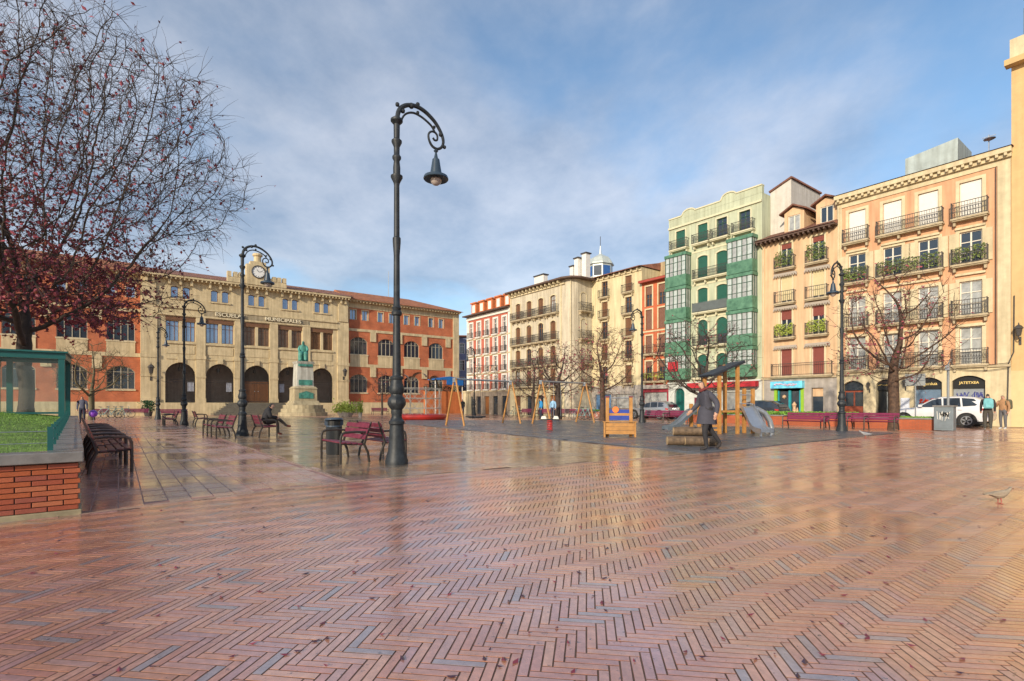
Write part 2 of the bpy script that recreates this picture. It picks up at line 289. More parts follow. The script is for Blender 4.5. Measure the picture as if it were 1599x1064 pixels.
def pavers(name, centers, ang, L, Wd, tones, m, top_n, piece, gap, gap_end=None, bed=None, h=0.018, z=0.0, tilt=0.0016):
    """pieces of paving: the nearest ones are objects of their own, the rest one part"""
    root = MB().poly([(c[0], c[1], z-0.0016) for c in name[1]]).build(name[0], bed or m_joint); tag(root, kind='structure')
    N = len(centers); order = np.argsort(np.hypot(centers[:, 0], centers[:, 1]) + 50*((centers[:, 1] < 2.05) | (np.abs(centers[:, 0]) > 1.0*centers[:, 1])))
    near = order[:top_n]; far = order[top_n:]
    hx, hy = L/2-(gap_end or gap)/2, Wd/2-gap/2; c = 0.0012
    base = np.array([[-hx,-hy,-h],[hx,-hy,-h],[hx,hy,-h],[-hx,hy,-h],[-hx+c,-hy+c,0],[hx-c,-hy+c,0],[hx-c,hy-c,0],[-hx+c,hy-c,0]])
    base[:4, 2] = -0.007
    faces = [(4,5,6,7),(0,1,5,4),(1,2,6,5),(2,3,7,6),(3,0,4,7)]
    pal = []
    for t in tones:
        me = bpy.data.meshes.new(piece); me.from_pydata(base.tolist(), [], faces); me.materials.append(m); me.materials.append(m_side); me.polygons.foreach_set('material_index', [0, 1, 1, 1, 1])
        a = me.color_attributes.new('tone', 'FLOAT_COLOR', 'POINT'); a.data.foreach_set('color', np.tile(np.array([*t, 1.0], np.float32), 8)); pal.append(me)
    ti = rng.integers(0, len(tones), N)
    for i in near:
        o = bpy.data.objects.new(piece, pal[ti[i]]); COL.objects.link(o); o.parent = root
        o.location = (centers[i, 0], centers[i, 1], z+rng.uniform(-0.0004, 0.0008)); o.rotation_euler = (rng.normal(0, tilt), rng.normal(0, tilt), ang[i]+rng.normal(0, 0.006))
    k = len(far); af = ang[far]+rng.normal(0, 0.006, k); ca, sa = np.cos(af)[:, None], np.sin(af)[:, None]
    bx = base[None, :, 0]; by = base[None, :, 1]; V = np.zeros((k, 8, 3))
    V[:, :, 0] = centers[far, 0][:, None]+bx*ca-by*sa; V[:, :, 1] = centers[far, 1][:, None]+bx*sa+by*ca
    V[:, :, 2] = base[None, :, 2]+z+rng.uniform(-0.0004, 0.0008, (k, 1)) + bx*rng.normal(0, tilt, (k, 1))+by*rng.normal(0, tilt*2, (k, 1))
    F = (np.array(faces)[None]+8*np.arange(k)[:, None, None]).reshape(-1, 4)
    me = bpy.data.meshes.new(piece+'_field'); me.vertices.add(k*8); me.vertices.foreach_set('co', V.reshape(-1))
    me.loops.add(F.size); me.loops.foreach_set('vertex_index', F.reshape(-1).astype(np.int32)); me.polygons.add(len(F)); me.polygons.foreach_set('loop_start', np.arange(0, F.size, 4, dtype=np.int32))
    me.update(calc_edges=True); me.materials.append(m); me.materials.append(m_side); me.polygons.foreach_set('use_smooth', np.zeros(len(F), bool)); me.polygons.foreach_set('material_index', np.tile(np.array([0, 1, 1, 1, 1], np.int32), k))
    a = me.color_attributes.new('tone', 'FLOAT_COLOR', 'POINT'); tn = np.array([[*t, 1.0] for t in tones], np.float32)[ti[far]]
    tn[:, :3] *= rng.uniform(0.88, 1.12, (k, 1)).astype(np.float32); a.data.foreach_set('color', np.repeat(tn, 8, axis=0).reshape(-1))
    tag(ob(piece+'_field', me, root), kind='stuff'); return root

# herringbone bricks, five to one
th = R(8.1); e1 = np.array([math.cos(th), -math.sin(th)]); e2 = np.array([math.sin(th), math.cos(th)])
W_ = 0.051; n_ = 5; ii, jj = np.meshgrid(np.arange(-560, 640), np.arange(-40, 600), indexing='ij'); k_ = (ii-jj) % (2*n_)
hz = k_ == 0; vt = k_ == 2*n_-1
ch_ = np.stack([ii[hz]+n_/2, jj[hz]+0.5], 1)*W_; cv_ = np.stack([ii[vt]+0.5, jj[vt]+n_/2], 1)*W_
cc = np.concatenate([ch_, cv_]); aa = np.concatenate([np.full(len(ch_), -th), np.full(len(cv_), -th+math.pi/2)]); cc = cc[:, :1]*e1+cc[:, 1:]*e2
bx_ = np.array([-16, -4.75, -2.55, 4.6, 15.9, 24, 34]); by_ = np.array([-2.71, 5.73, 8.17, 12.8, 21.8, 25.5, 25.5])
keep = (cc[:, 1] < np.interp(cc[:, 0], bx_, by_)-0.04) & (cc[:, 1] > 1.0) & (np.abs(cc[:, 0]) < 1.04*cc[:, 1]+1.6)
red_tones = [(0.57,0.243,0.157),(0.62,0.282,0.185),(0.55,0.232,0.162),(0.63,0.299,0.190),(0.54,0.249,0.190),(0.59,0.266,0.157),(0.53,0.260,0.213),(0.65,0.328,0.213),(0.56,0.282,0.218),(0.50,0.260,0.235),(0.59,0.271,0.174),(0.58,0.254,0.174),(0.61,0.294,0.190),(0.63,0.282,0.168),(0.52,0.237,0.179),(0.52,0.28,0.23),(0.57,0.271,0.196),(0.61,0.305,0.218),(0.37,0.282,0.286),(0.55,0.249,0.168)]
pavers(('brick_pavement', [(-16,-2.8),(-16,-3),(34,-3),(34,25.5),(24,25.5),(15.9,21.8),(4.6,12.8),(-2.55,8.17),(-4.75,5.73)]), cc[keep], aa[keep], n_*W_, W_, red_tones, m_brick, 300, 'brick', 0.0062)

# square tiles of the path on the left
uu, vv = np.meshgrid(np.arange(-14, 60), np.arange(-10, 112), indexing='ij'); s_ = 0.25
cc = TP+((uu.ravel()[:, None]-30)*s_)*B+((vv.ravel()[:, None]+0.5*(uu.ravel()[:, None] % 2))*0.5)*A
path_poly = [tuple(PC-BP*0.3), tuple(TP), tuple(TP+A*54), tuple(PC+AP*54-BP*0.3)]
keep = inpoly(cc, path_poly); cc = cc[keep]
path_tones = [(0.58,0.30,0.245),(0.62,0.33,0.27),(0.54,0.28,0.245),(0.56,0.31,0.28),(0.64,0.34,0.27),(0.52,0.30,0.265)]
pavers(('tile_path', path_poly), cc, np.full(len(cc), math.atan2(A[1], A[0])), 0.5, s_, path_tones, m_brick, 300, 'tile', 0.012, 0.026, m_pathbed, z=0.004)
# wet flagstones round the lamps and the statue
uu, vv = np.meshgrid(np.arange(-2, 60), np.arange(-90, 160), indexing='ij')
cc = TP+B*((uu.ravel()[:, None]+0.5)*0.62)+A*((vv.ravel()[:, None]+0.5+0.5*(uu.ravel()[:, None] % 2))*0.42)
flag_poly = [tuple(TP), tuple(P1+np.array([0.0,-0.0])), tuple(P2), tuple(P2+A*26), tuple(TP+A*54)]
keep = inpoly(cc, flag_poly); cc = cc[keep]
flag_tones = [(0.39,0.275,0.175),(0.45,0.319,0.203),(0.33,0.239,0.168),(0.42,0.275,0.168),(0.29,0.225,0.168),(0.49,0.348,0.217)]
pavers(('flagstone_floor', flag_poly), cc, np.full(len(cc), math.atan2(B[1], B[0])), 0.62, 0.42, flag_tones, m_slabs, 300, 'flagstone', 0.010, z=0.003, tilt=0.0009)
kb = MB(); pv = Vector((0,0,0))
for a, b in ((PC, TP), (TP, P1), (TP, TP+A*54)):
    kb.bar((a[0], a[1], -0.02), (b[0], b[1], -0.02), 0.09, 0.052)
tag(kb.build('kerb', m_kerb, bevel=0.006), kind='structure')
# rubber floor of the playground
PG = [tuple(P1), tuple(P3), tuple(P3+A*20+B*1.5), tuple(P2+B*3+A*6), tuple(P2)]
pg = MB().slab(PG, -0.015, 0.035).build('playground_floor', m_rubber, bevel=0.01); tag(pg, kind='structure')

# ---------------------------------------------------------------- building kit (local X along the front, Y into the house, Z up)
def arc_pts(x0, x1, z1, rise, n=10):
    wd = x1-x0
    if rise <= 0: return [(x0, z1), (x1, z1)]
    rr = (wd*wd/4+rise*rise)/(2*rise); cz = z1-rr; xm = (x0+x1)/2; a = math.asin(min(1, wd/2/rr))
    return [(xm+rr*math.sin(-a+2*a*i/n), cz+rr*math.cos(-a+2*a*i/n)) for i in range(n+1)]
def wall_holes(mb, x0, x1, z0, z1, ops, y=0.0, rev=0.2, m=0, mr=None):
    mr = m if mr is None else mr
    xs = sorted({x0, x1, *[min(max(q, x0), x1) for o in ops for q in o[:2]]}); zs = sorted({z0, z1, *[min(max(q, z0), z1) for o in ops for q in o[2:4]]})
    for j in range(len(zs)-1):
        za, zb = zs[j], zs[j+1]; zc = (za+zb)/2; start = None
        for i in range(len(xs)):
            hole = True
            if i < len(xs)-1:
                xc = (xs[i]+xs[i+1])/2; hole = any(o[0] < xc < o[1] and o[2] < zc < o[3] for o in ops)
            if not hole and start is None: start = xs[i]
            if hole and start is not None:
                mb.poly([(start,y,za),(xs[i],y,za),(xs[i],y,zb),(start,y,zb)], m); start = None
    for o in ops:
        a, b, c, d = o[:4]; rise = o[4] if len(o) > 4 else 0; sp = d-rise; y2 = y+rev
        mb.poly([(a,y,c),(a,y2,c),(a,y2,sp),(a,y,sp)], mr); mb.poly([(b,y2,c),(b,y,c),(b,y,sp),(b,y2,sp)], mr); mb.poly([(a,y2,c),(a,y,c),(b,y,c),(b,y2,c)], mr)
        P = arc_pts(a, b, d, rise)
        for i in range(len(P)-1):
            (xa, za), (xb, zb) = P[i], P[i+1]
            if rise > 0: mb.poly([(xa,y,za),(xb,y,zb),(xb,y,d+1e-4),(xa,y,d+1e-4)], m)
            mb.poly([(xa,y2,za),(xb,y2,zb),(xb,y,zb),(xa,y,za)], mr)
    return mb
def shell(mb, x0, x1, y0, y1, z0, z1, m=0):                     # sides, back and top behind a front
    mb.poly([(x0,y1,z0),(x0,y0,z0),(x0,y0,z1),(x0,y1,z1)], m); mb.poly([(x1,y0,z0),(x1,y1,z0),(x1,y1,z1),(x1,y0,z1)], m)
    mb.poly([(x1,y1,z0),(x0,y1,z0),(x0,y1,z1),(x1,y1,z1)], m); mb.poly([(x0,y0,z1),(x1,y0,z1),(x1,y1,z1),(x0,y1,z1)], m); return mb
CACHE = {}
def cached(key, fn):
    if key not in CACHE: CACHE[key] = fn()
    return CACHE[key]
def sheet(wd, h, rise, y, n=10):
    P = [(-wd/2, 0), (wd/2, 0)]+list(reversed(arc_pts(-wd/2, wd/2, h, rise, n))); return MB().poly([(x, y, z) for x, z in P])
def window(root, x, z0, z1, wd, style='case', rise=0.0, y=0.14, fm=None, gm=None, bm=None, blind=1.0, surround=None, sw=0.14, sp=0.035, rz=0.0, dy=0.0, name='window', mull=None, tr=None, rev=0.14):
    """one window: frame (the part), pane, blind or shutters and stone surround (its pieces)"""
    h = z1-z0; fm = fm or m_white; gm = gm or m_glass; key = (style, round(wd,3), round(h,3), round(rise,3), fm.name, mull, tr)
    def fr():
        b = MB(); t = 0.06; sp_ = h-rise
        b.box(-wd/2, -wd/2+t, -0.03, 0.04, 0, sp_); b.box(wd/2-t, wd/2, -0.03, 0.04, 0, sp_); b.box(-wd/2+t, wd/2-t, -0.03, 0.04, 0, t)
        if rise > 0:
            P = arc_pts(-wd/2+t/2, wd/2-t/2, h-t/2, rise)
            for i in range(len(P)-1): b.bar((P[i][0], 0.005, P[i][1]), (P[i+1][0], 0.005, P[i+1][1]), t, 0.068, up=(0,1,0))
        else: b.box(-wd/2+t, wd/2-t, -0.03, 0.04, h-t, h)
        mu = mull if mull is not None else (1 if wd > 0.6 else 0)
        for i in range(mu):
            xx = -wd/2+wd*(i+1)/(mu+1); zt = h-t if rise <= 0 else np.interp(xx, *zip(*arc_pts(-wd/2, wd/2, h, rise, 16)))-0.03
            b.box(xx-0.035, xx+0.035, -0.026, 0.03, t, zt)
        for f in (tr if tr is not None else (0.72,)): b.box(-wd/2+t, wd/2-t, -0.02, 0.026, h*f-0.025, h*f+0.025)
        return b.mesh('window', fm)
    o = ob(name, cached(('frame',)+key, fr), root)
    M = Matrix.Rotation(rz, 4, 'Z'); p = M @ Vector((0, y, 0)); o.location = (x+p.x, dy+p.y, z0); o.rotation_euler = (0, 0, rz)
    if style == 'case' or (style == 'blind' and blind < 0.99):
        ob('pane', cached(('pane', key, gm.name), lambda: sheet(wd-0.04, h-0.02, rise, 0.02).mesh('pane', gm)), o)
    if style == 'blind':
        hb = (h-0.05)*blind; ob('blind', cached(('blind', key, bm.name, round(blind, 2)), lambda: (MB().box(-wd/2+0.05, wd/2-0.05, -0.05, -0.032, 0, hb) if rise <= 0 else sheet(wd-0.06, hb, rise*0.97, -0.045)).mesh('blind', bm)), o, (0, 0, h-0.03-hb))
    if style == 'shut2':
        for sgn in (-1, 1):
            def sh():
                b = MB(); w2 = wd/2-0.05; b.box(-w2/2, w2/2, -0.045, -0.032, 0.03, h-0.05-rise*0.55)
                for zc in (0.05, h*0.48, h-0.13-rise*0.55): b.box(-w2/2, w2/2, -0.062, -0.046, zc, zc+0.07)
                for xx in (-w2/2, w2/2-0.06): b.box(xx, xx+0.06, -0.06, -0.0455, 0.12, h-0.13-rise*0.55)
                return b.mesh('shutter', bm)
            ob('shutter', cached(('shut', key, bm.name), sh), o, (sgn*(wd/4-0.005), 0, 0))
        if rise > 0: ob('pane', cached(('pane', key, gm.name), lambda: sheet(wd-0.04, h-0.02, rise, 0.02).mesh('pane', gm)), o)
    if surround:
        def su():
            b = MB(); yy = -rev-0.002; b.box(-wd/2-sw, -wd/2, yy-sp, yy, 0, h-rise); b.box(wd/2, wd/2+sw, yy-sp, yy, 0, h-rise)
            if rise > 0:
                P = arc_pts(-wd/2, wd/2, h, rise); Q = arc_pts(-wd/2-sw, wd/2+sw, h+sw, rise+sw*0.8)
                for i in range(len(P)-1):
                    q = [P[i], P[i+1], Q[i+1], Q[i]]; b.prism(q, yy-sp, yy)
            else: b.box(-wd/2-sw, wd/2+sw, yy-sp, yy, h, h+sw)
            return b.mesh('surround', surround)
        ob('surround', cached(('sur', key, surround.name, sw, sp, rev), su), o)
    return o
def balcony(root, x, z, wd, dep=0.45, style='ornate', hh=0.85, slabm=None, railm=None, rz=0.0, dy=0.0, brackets=True, plants=None):
    slabm = slabm or m_cream; railm = railm or m_iron
    def sl():
        b = MB(); b.box(-wd/2, wd/2, -dep, -0.004, -0.10, 0); b.box(-wd/2+0.05, wd/2-0.05, -dep+0.06, -0.004, -0.17, -0.102)
        if brackets:
            k = max(2, int(wd/0.9)+1)
            for i in range(k):
                xx = -wd/2+0.14+(wd-0.28)*i/(k-1); b.prism([(xx-0.06, -0.172), (xx+0.06, -0.172), (xx+0.05, -0.40), (xx-0.05, -0.40)], -dep*0.6, -0.004)
        return b.mesh('balcony', slabm)
    o = ob('balcony', cached(('slab', wd, dep, slabm.name, brackets), sl), root, (x, dy, z), rz)
    def ra():
        b = MB(); d = dep-0.04; L = wd/2-0.04
        for zz in (0.06, hh): b.box(-L, L, -d-0.02, -d+0.01, zz-0.02, zz+0.015)
        for sx in (-L, L):
            for zz in (0.06, hh): b.box(sx-0.013, sx+0.013, -d, -0.01, zz-0.02, zz+0.015)
            b.box(sx-0.02, sx+0.02, -d-0.02, -d+0.02, 0, hh+0.05)
        n = int(2*L/(0.115 if style != 'bars' else 0.13))
        for i in range(1, n): xx = -L+2*L*i/n; b.box(xx-0.007, xx+0.007, -d-0.010, -d+0.004, 0.04, hh)
        for i in range(1, max(2, int(d/0.12))):
            yy = -d*i/max(2, int(d/0.12))
            for sx in (-L, L): b.box(sx-0.009, sx+0.009, yy-0.009, yy+0.009, 0.04, hh)
        if style == 'ornate':
            b.box(-L, L, -d-0.014, -d+0.004, hh*0.72, hh*0.75); b.box(-L, L, -d-0.014, -d+0.004, hh*0.36, hh*0.39)
            for i in range(n):
                xx = -L+2*L*(i+0.5)/n; P = [(xx+0.045*math.cos(t), -d-0.006, hh*0.55+0.13*math.sin(t)) for t in np.linspace(0, 2*math.pi, 7)]; b.tube(P, 0.008, 3, cap=False)
        if style == 'panel': b.box(-L, L, -d-0.025, -d-0.0205, 0.08, hh-0.04)
        return b.mesh('railing', railm)
    ob('railing', cached(('rail', wd, dep, style, hh, railm.name), ra), o)
    if plants:
        n, mm, hgt, seed = plants; foliage('balcony_plants', o, [(random.uniform(-wd/2+0.1, wd/2-0.1), -dep+random.uniform(-0.04, 0.12), random.uniform(0.15, hgt)) for _ in range(n)], 0.115, mm)
    return o
def foliage(name, parent, pts, size, m, kind='stuff'):
    b = MB()
    for p in pts:
        u = Vector(rng.normal(size=3)).normalized(); v = u.orthogonal().normalized(); c = Vector(p); l = size*random.uniform(0.6, 1.3); q = u.cross(v)
        b.poly([c-u*l*0.6, c+v*l*0.35+q*l*0.1, c+u*l*0.6, c-v*l*0.35+q*l*0.1])
    o = b.build(name, m, parent); tag(o, kind=kind); return o
def house(name, label, O, w_, rz, H, D=9.0):
    return thing(name, label, 'building', (O[0], O[1], 0), rz)
RZ_R = math.atan2(-0.8, 0.6); RZ_S = math.atan2(0.6, 0.8)
R0 = gp(1580, 667); mA = -A
def cornice(root, w_, z, H, over=0.35, m=None, dent=0.28, dm=None, name='cornice', y0=0.0, x0=0.0, dh=0.16):
    b = MB(); b.box(x0-0.03, w_+0.03, y0-over*0.55, y0-0.003, z, z+H*0.45); b.box(x0-0.05, w_+0.05, y0-over, y0-0.003, z+H*0.45+0.002, z+H)
    o = b.build(name, m or m_cream, root)
    n = int((w_-x0)/dent); me = cached(('dent', over, dh, (dm or m or m_cream).name), lambda: MB().box(-0.06, 0.06, -over*0.95, -over*0.553, 0, dh).mesh('modillion', dm or m or m_cream))
    for i in range(n): ob('modillion', me, o, (x0+(w_-x0)*(i+0.5)/n, y0, z+H*0.45-dh-0.001))
    return o

# ------------------------------------------------ the school
m_stone = mat('sandstone', (0.58, 0.475, 0.29), 0.85, 0.16, 1.4, streak=0.22, bump=0.1, bscale=20)
m_redbrick = brickmat('school_brick', (0.52, 0.135, 0.045), (0.45, 0.11, 0.04), (0.42, 0.2, 0.12))
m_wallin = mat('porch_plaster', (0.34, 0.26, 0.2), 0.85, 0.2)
m_door = mat('oak_door', (0.26, 0.10, 0.03), 0.5, 0.25, 6)
S0 = np.array([-40.04, 56.4])
school = thing('school_building', 'long sandstone and red brick school with clock gable and arcade behind the statue', 'building', (S0[0], S0[1], 0), RZ_S)
CX = [3.65, 7.55, 11.45, 15.3, 19.2]; CW = 22.73; ZB = 1.42
ops = [(c-1.43, c+1.43, ZB, 5.9, 1.42) for c in CX]
for c in CX:
    for s in (-1, 1): ops += [(c+s*0.78-0.62, c+s*0.78+0.62, 8.3, 10.55), (c+s*0.56-0.36, c+s*0.56+0.36, 13.1, 14.4, 0.1)]
b = MB(); wall_holes(b, 0, CW, 0, 15.1, ops, rev=0.32); shell(b, 0, CW, 0, 11, 0, 15.1); b.build('wall', m_stone, school)
b = MB()
for i, x in enumerate([0.75, 5.6, 9.5, 13.37, 17.25, 21.95]):
    wd = 1.45 if i in (0, 5) else 0.92
    b = MB(); b.box(x-wd/2, x+wd/2, -0.16, -0.002, ZB+0.01, 11.1); b.box(x-wd/2-0.07, x+wd/2+0.07, -0.22, -0.162, 6.35, 6.75); b.box(x-wd/2-0.06, x+wd/2+0.06, -0.215, -0.162, 4.25, 4.45); b.box(x-wd/2-0.06, x+wd/2+0.06, -0.24, -0.162, ZB+0.01, 1.9)
    if i in (0, 5): b.box(x-wd/2+0.1, x+wd/2-0.1, -0.14, -0.002, 12.2, 15.05)
    b.build('pilaster', m_stone, school)
b = MB(); b.box(1.5, 21.2, -0.2, -0.003, 11.11, 11.3); b.box(1.5, 21.2, -0.16, -0.003, 11.95, 12.12); b.build('string_course', m_stone, school)
for c in CX:
    b = MB(); b.box(c-1.5, c+1.5, -0.14, -0.003, 8.0, 8.2); b.box(c-1.35, c+1.35, -0.05, -0.003, 6.9, 7.8); b.box(c-0.3, c+0.3, -0.17, -0.003, 5.92, 6.5); b.box(c-1.35, c-0.32, -0.07, -0.003, 6.28, 6.42); b.box(c+0.32, c+1.35, -0.07, -0.003, 6.28, 6.42); b.build('sill', m_stone, school)
    b = MB(); b.box(c-1.42, c+1.42, -0.02, 0.01, 10.57, 11.02); b.build('lintel', m_brownframe, school)
    for s in (-1, 1):
        window(school, c+s*0.78, 8.3, 10.55, 1.24, 'case', y=0.26, fm=m_brownframe, mull=2, tr=(0.75,), gm=m_skyglass if c < 8 else mat('painted_brown_reflection', (0.17, 0.10, 0.06), 0.1, 0.4, 1.5, metal=0.3))  # right-hand bays: a brown reflection is painted into the pane colour
        window(school, c+s*0.56, 13.1, 14.4, 0.72, 'case', 0.1, y=0.22, fm=m_brownframe, mull=0, tr=(), gm=m_skyglass)
    MB().box(c-1.1, c+1.1, -0.12, -0.003, 12.93, 13.07).build('sill', m_stone, school)
    g = MB(); P = arc_pts(c-1.43, c+1.43, 5.9, 1.42, 20); xs_ = np.arange(c-1.35, c+1.4, 0.135)
    for xx in xs_: g.box(xx-0.013, xx+0.013, 0.10, 0.125, ZB+0.02, float(np.interp(xx, [p[0] for p in P], [p[1] for p in P]))-0.01)
    for zz in (ZB+0.12, 3.75, 4.0): g.box(c-1.42, c+1.42, 0.095, 0.13, zz, zz+0.04)
    g.build('grille', m_iron, school)
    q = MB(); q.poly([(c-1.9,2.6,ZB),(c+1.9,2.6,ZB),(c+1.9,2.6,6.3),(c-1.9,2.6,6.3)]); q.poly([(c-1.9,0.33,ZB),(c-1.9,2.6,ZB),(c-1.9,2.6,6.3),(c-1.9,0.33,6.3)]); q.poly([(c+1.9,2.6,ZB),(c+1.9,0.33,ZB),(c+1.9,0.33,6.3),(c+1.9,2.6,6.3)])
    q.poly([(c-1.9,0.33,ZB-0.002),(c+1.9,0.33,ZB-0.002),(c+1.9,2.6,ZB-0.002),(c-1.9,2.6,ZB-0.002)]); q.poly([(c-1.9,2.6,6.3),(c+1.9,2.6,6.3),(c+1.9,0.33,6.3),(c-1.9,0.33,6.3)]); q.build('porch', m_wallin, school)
    l = MB(); l.lathe([(0.03,0.75),(0.03,0.5),(0.2,0.42),(0.16,0.05),(0.05,0)], 6, (c, 1.3, 5.0)).build('porch_lantern', m_iron, school)
m_poster = mat('poster_paper', (0.55, 0.58, 0.66), 0.6, 0.25, 6)
for c in (CX[0]+1.0, CX[1]+0.95, CX[3]-0.95): MB().box(c-0.3, c+0.3, 0.16, 0.18, 2.7, 3.8).build('poster', m_poster, school)
for s in (-1, 1):
    d = MB(); d.box(CX[2]+s*0.69-0.66, CX[2]+s*0.69+0.66, 0.16, 0.22, ZB+0.03, 4.0)
    for zz in (1.7, 2.9): d.box(CX[2]+s*0.69-0.5, CX[2]+s*0.69+0.5, 0.135, 0.159, zz, zz+0.95)
    dd = d.build('door', m_door, school); MB().lathe([(0.03,0),(0.07,0.02),(0.07,0.06),(0.02,0.09)], 8).build('handle', m_steel, dd, loc=(CX[2]+s*0.2, 0.11, 2.75))
b = MB()
for k in range(7): b.box(CX[2]-3.1-0.3*(6-k), CX[2]+3.1+0.3*(6-k), -0.3-0.34*(7-k), -0.003, 0.2*k+(0.001 if k else -0.02), 0.2*(k+1))
b.build('steps', mat('dark_steps', (0.13, 0.115, 0.09), 0.45, 0.3, 3), school)
b = MB(); b.box(-0.02, CX[2]-3.4, -0.26, -0.003, -0.02, ZB); b.build('plinth', m_stone, school); b = MB(); b.box(CX[2]+3.4, CW+0.02, -0.26, -0.003, -0.02, ZB); b.build('plinth', m_stone, school)
b = MB(); b.box(5.9, 17.5, -0.09, -0.003, 11.302, 11.948); sg = b.build('sign_band', mat('darkened_sandstone', (0.36, 0.30, 0.2), 0.9, 0.2, 2, streak=0.3), school)  # base darkened in place of relief shade, plus dirt streaks; letters lightened to match
m_letter = mat('carved_letters', (0.72, 0.64, 0.46), 0.85, 0.1)
lettering('ESCUELAS', 0.62, m_letter, sg, (8.55, -0.2, 11.62), 0.08, 0.008, 1.12); lettering('MUNICIPALES', 0.62, m_letter, sg, (14.45, -0.2, 11.62), 0.08, 0.008, 1.12)
cornice(school, CW, 15.1, 0.4, 0.75, m_stone, 0.42, m_stone, dh=0.22)
for c in [0.5, 1.1, 2.6, 3.65, 4.7, 6.5, 7.55, 8.6, 10.4, 11.45, 12.5, 14.3, 15.3, 16.3, 18.2, 19.2, 20.2, 21.6, 22.2]:
    MB().prism([(c-0.13, 15.095), (c+0.13, 15.095), (c+0.11, 14.55), (c-0.11, 14.55)], -0.42, -0.003).build('bracket', m_stone, school)
b = MB(); b.poly([(-0.4,-0.8,15.52),(CW+0.4,-0.8,15.52),(CW+0.4,5.5,17.3),(-0.4,5.5,17.3)]); b.poly([(CW+0.4,11.5,15.52),(-0.4,11.5,15.52),(-0.4,5.5,17.3),(CW+0.4,5.5,17.3)]); b.poly([(-0.4,11.5,15.52),(-0.4,-0.8,15.52),(-0.4,5.5,17.3)]); b.poly([(CW+0.4,-0.8,15.52),(CW+0.4,11.5,15.52),(CW+0.4,5.5,17.3)]); b.build('roof', m_tile2, school)
gb = MB(); gb.box(8.2, 14.7, -0.72, -0.2, 15.5, 16.15); gb.box(8.9, 14.0, -0.70, -0.22, 16.15, 16.5)
for x in (8.2, 8.85, 9.4, 13.1, 13.65, 14.25): gb.box(x, x+0.42, -0.76, -0.16, 16.15, 16.75)
gb.prism([(10.2, 15.5), (12.75, 15.5), (12.75, 17.9), (12.35, 17.9), (12.35, 18.25), (11.95, 18.3), (11.0, 18.3), (10.6, 18.25), (10.6, 17.9), (10.2, 17.9)], -0.85, 0.1)
gb.lathe([(0.5,0),(0.42,0.15),(0.40,0.75),(0.55,0.85),(0.58,1.0),(0.5,1.08),(0.45,1.15)], 12, (11.48, -0.35, 18.2)); ga = gb.build('clock_gable', m_stone, school)
m_clock = mat('clock_face', (0.72, 0.72, 0.7), 0.4, 0.05)
cf = MB(); cf.lathe([(0.66,0),(0.66,0.05)], 28, m=0); cl = cf.mesh('clock_dial', m_clock); cl.transform(Matrix.Rotation(R(90), 4, 'X')); cd = ob('clock_dial', cl, ga, (11.48, -0.86, 17.05))
cr = MB(); cr.tube([(11.48+0.72*math.cos(t), -0.92, 17.05+0.72*math.sin(t)) for t in np.linspace(0, 2*math.pi, 25)], 0.07, 6); cr.build('clock_rim', m_iron, ga)
hd = MB(); hd.bar((11.48,-0.925,17.05), (11.28,-0.925,17.35), 0.06, 0.02); hd.bar((11.48,-0.935,17.05), (11.9,-0.935,17.18), 0.04, 0.02)
for k in range(12): t = R(30*k); hd.bar((11.48+0.5*math.sin(t),-0.92,17.05+0.5*math.cos(t)), (11.48+0.61*math.sin(t),-0.92,17.05+0.61*math.cos(t)), 0.05, 0.02)
hd.build('clock_hands', m_iron, ga)
def wall_lantern(parent, x, y, z, sc_=1.0, m=None):
    b = MB(); b.tube([(0,0,0),(0,-0.25,0.02),(0,-0.4,0.12),(0,-0.4,0.22)], 0.025, 6); b.lathe([(0.05,0.2),(0.10,0.22),(0.16,0.6),(0.22,0.62),(0.12,0.78),(0.03,0.84),(0.02,0.95)], 6, (0,-0.4,0)); b.box(-0.05, 0.05, -0.03, 0.01, -0.25, 0.2)
    o = b.build('wall_lantern', m_iron, parent, loc=(x, y, z)); o.scale = (sc_,)*3; return o
wall_lantern(school, 0.9, -0.16, 4.2, 1.6); wall_lantern(school, 21.95, -0.16, 4.6, 1.6)
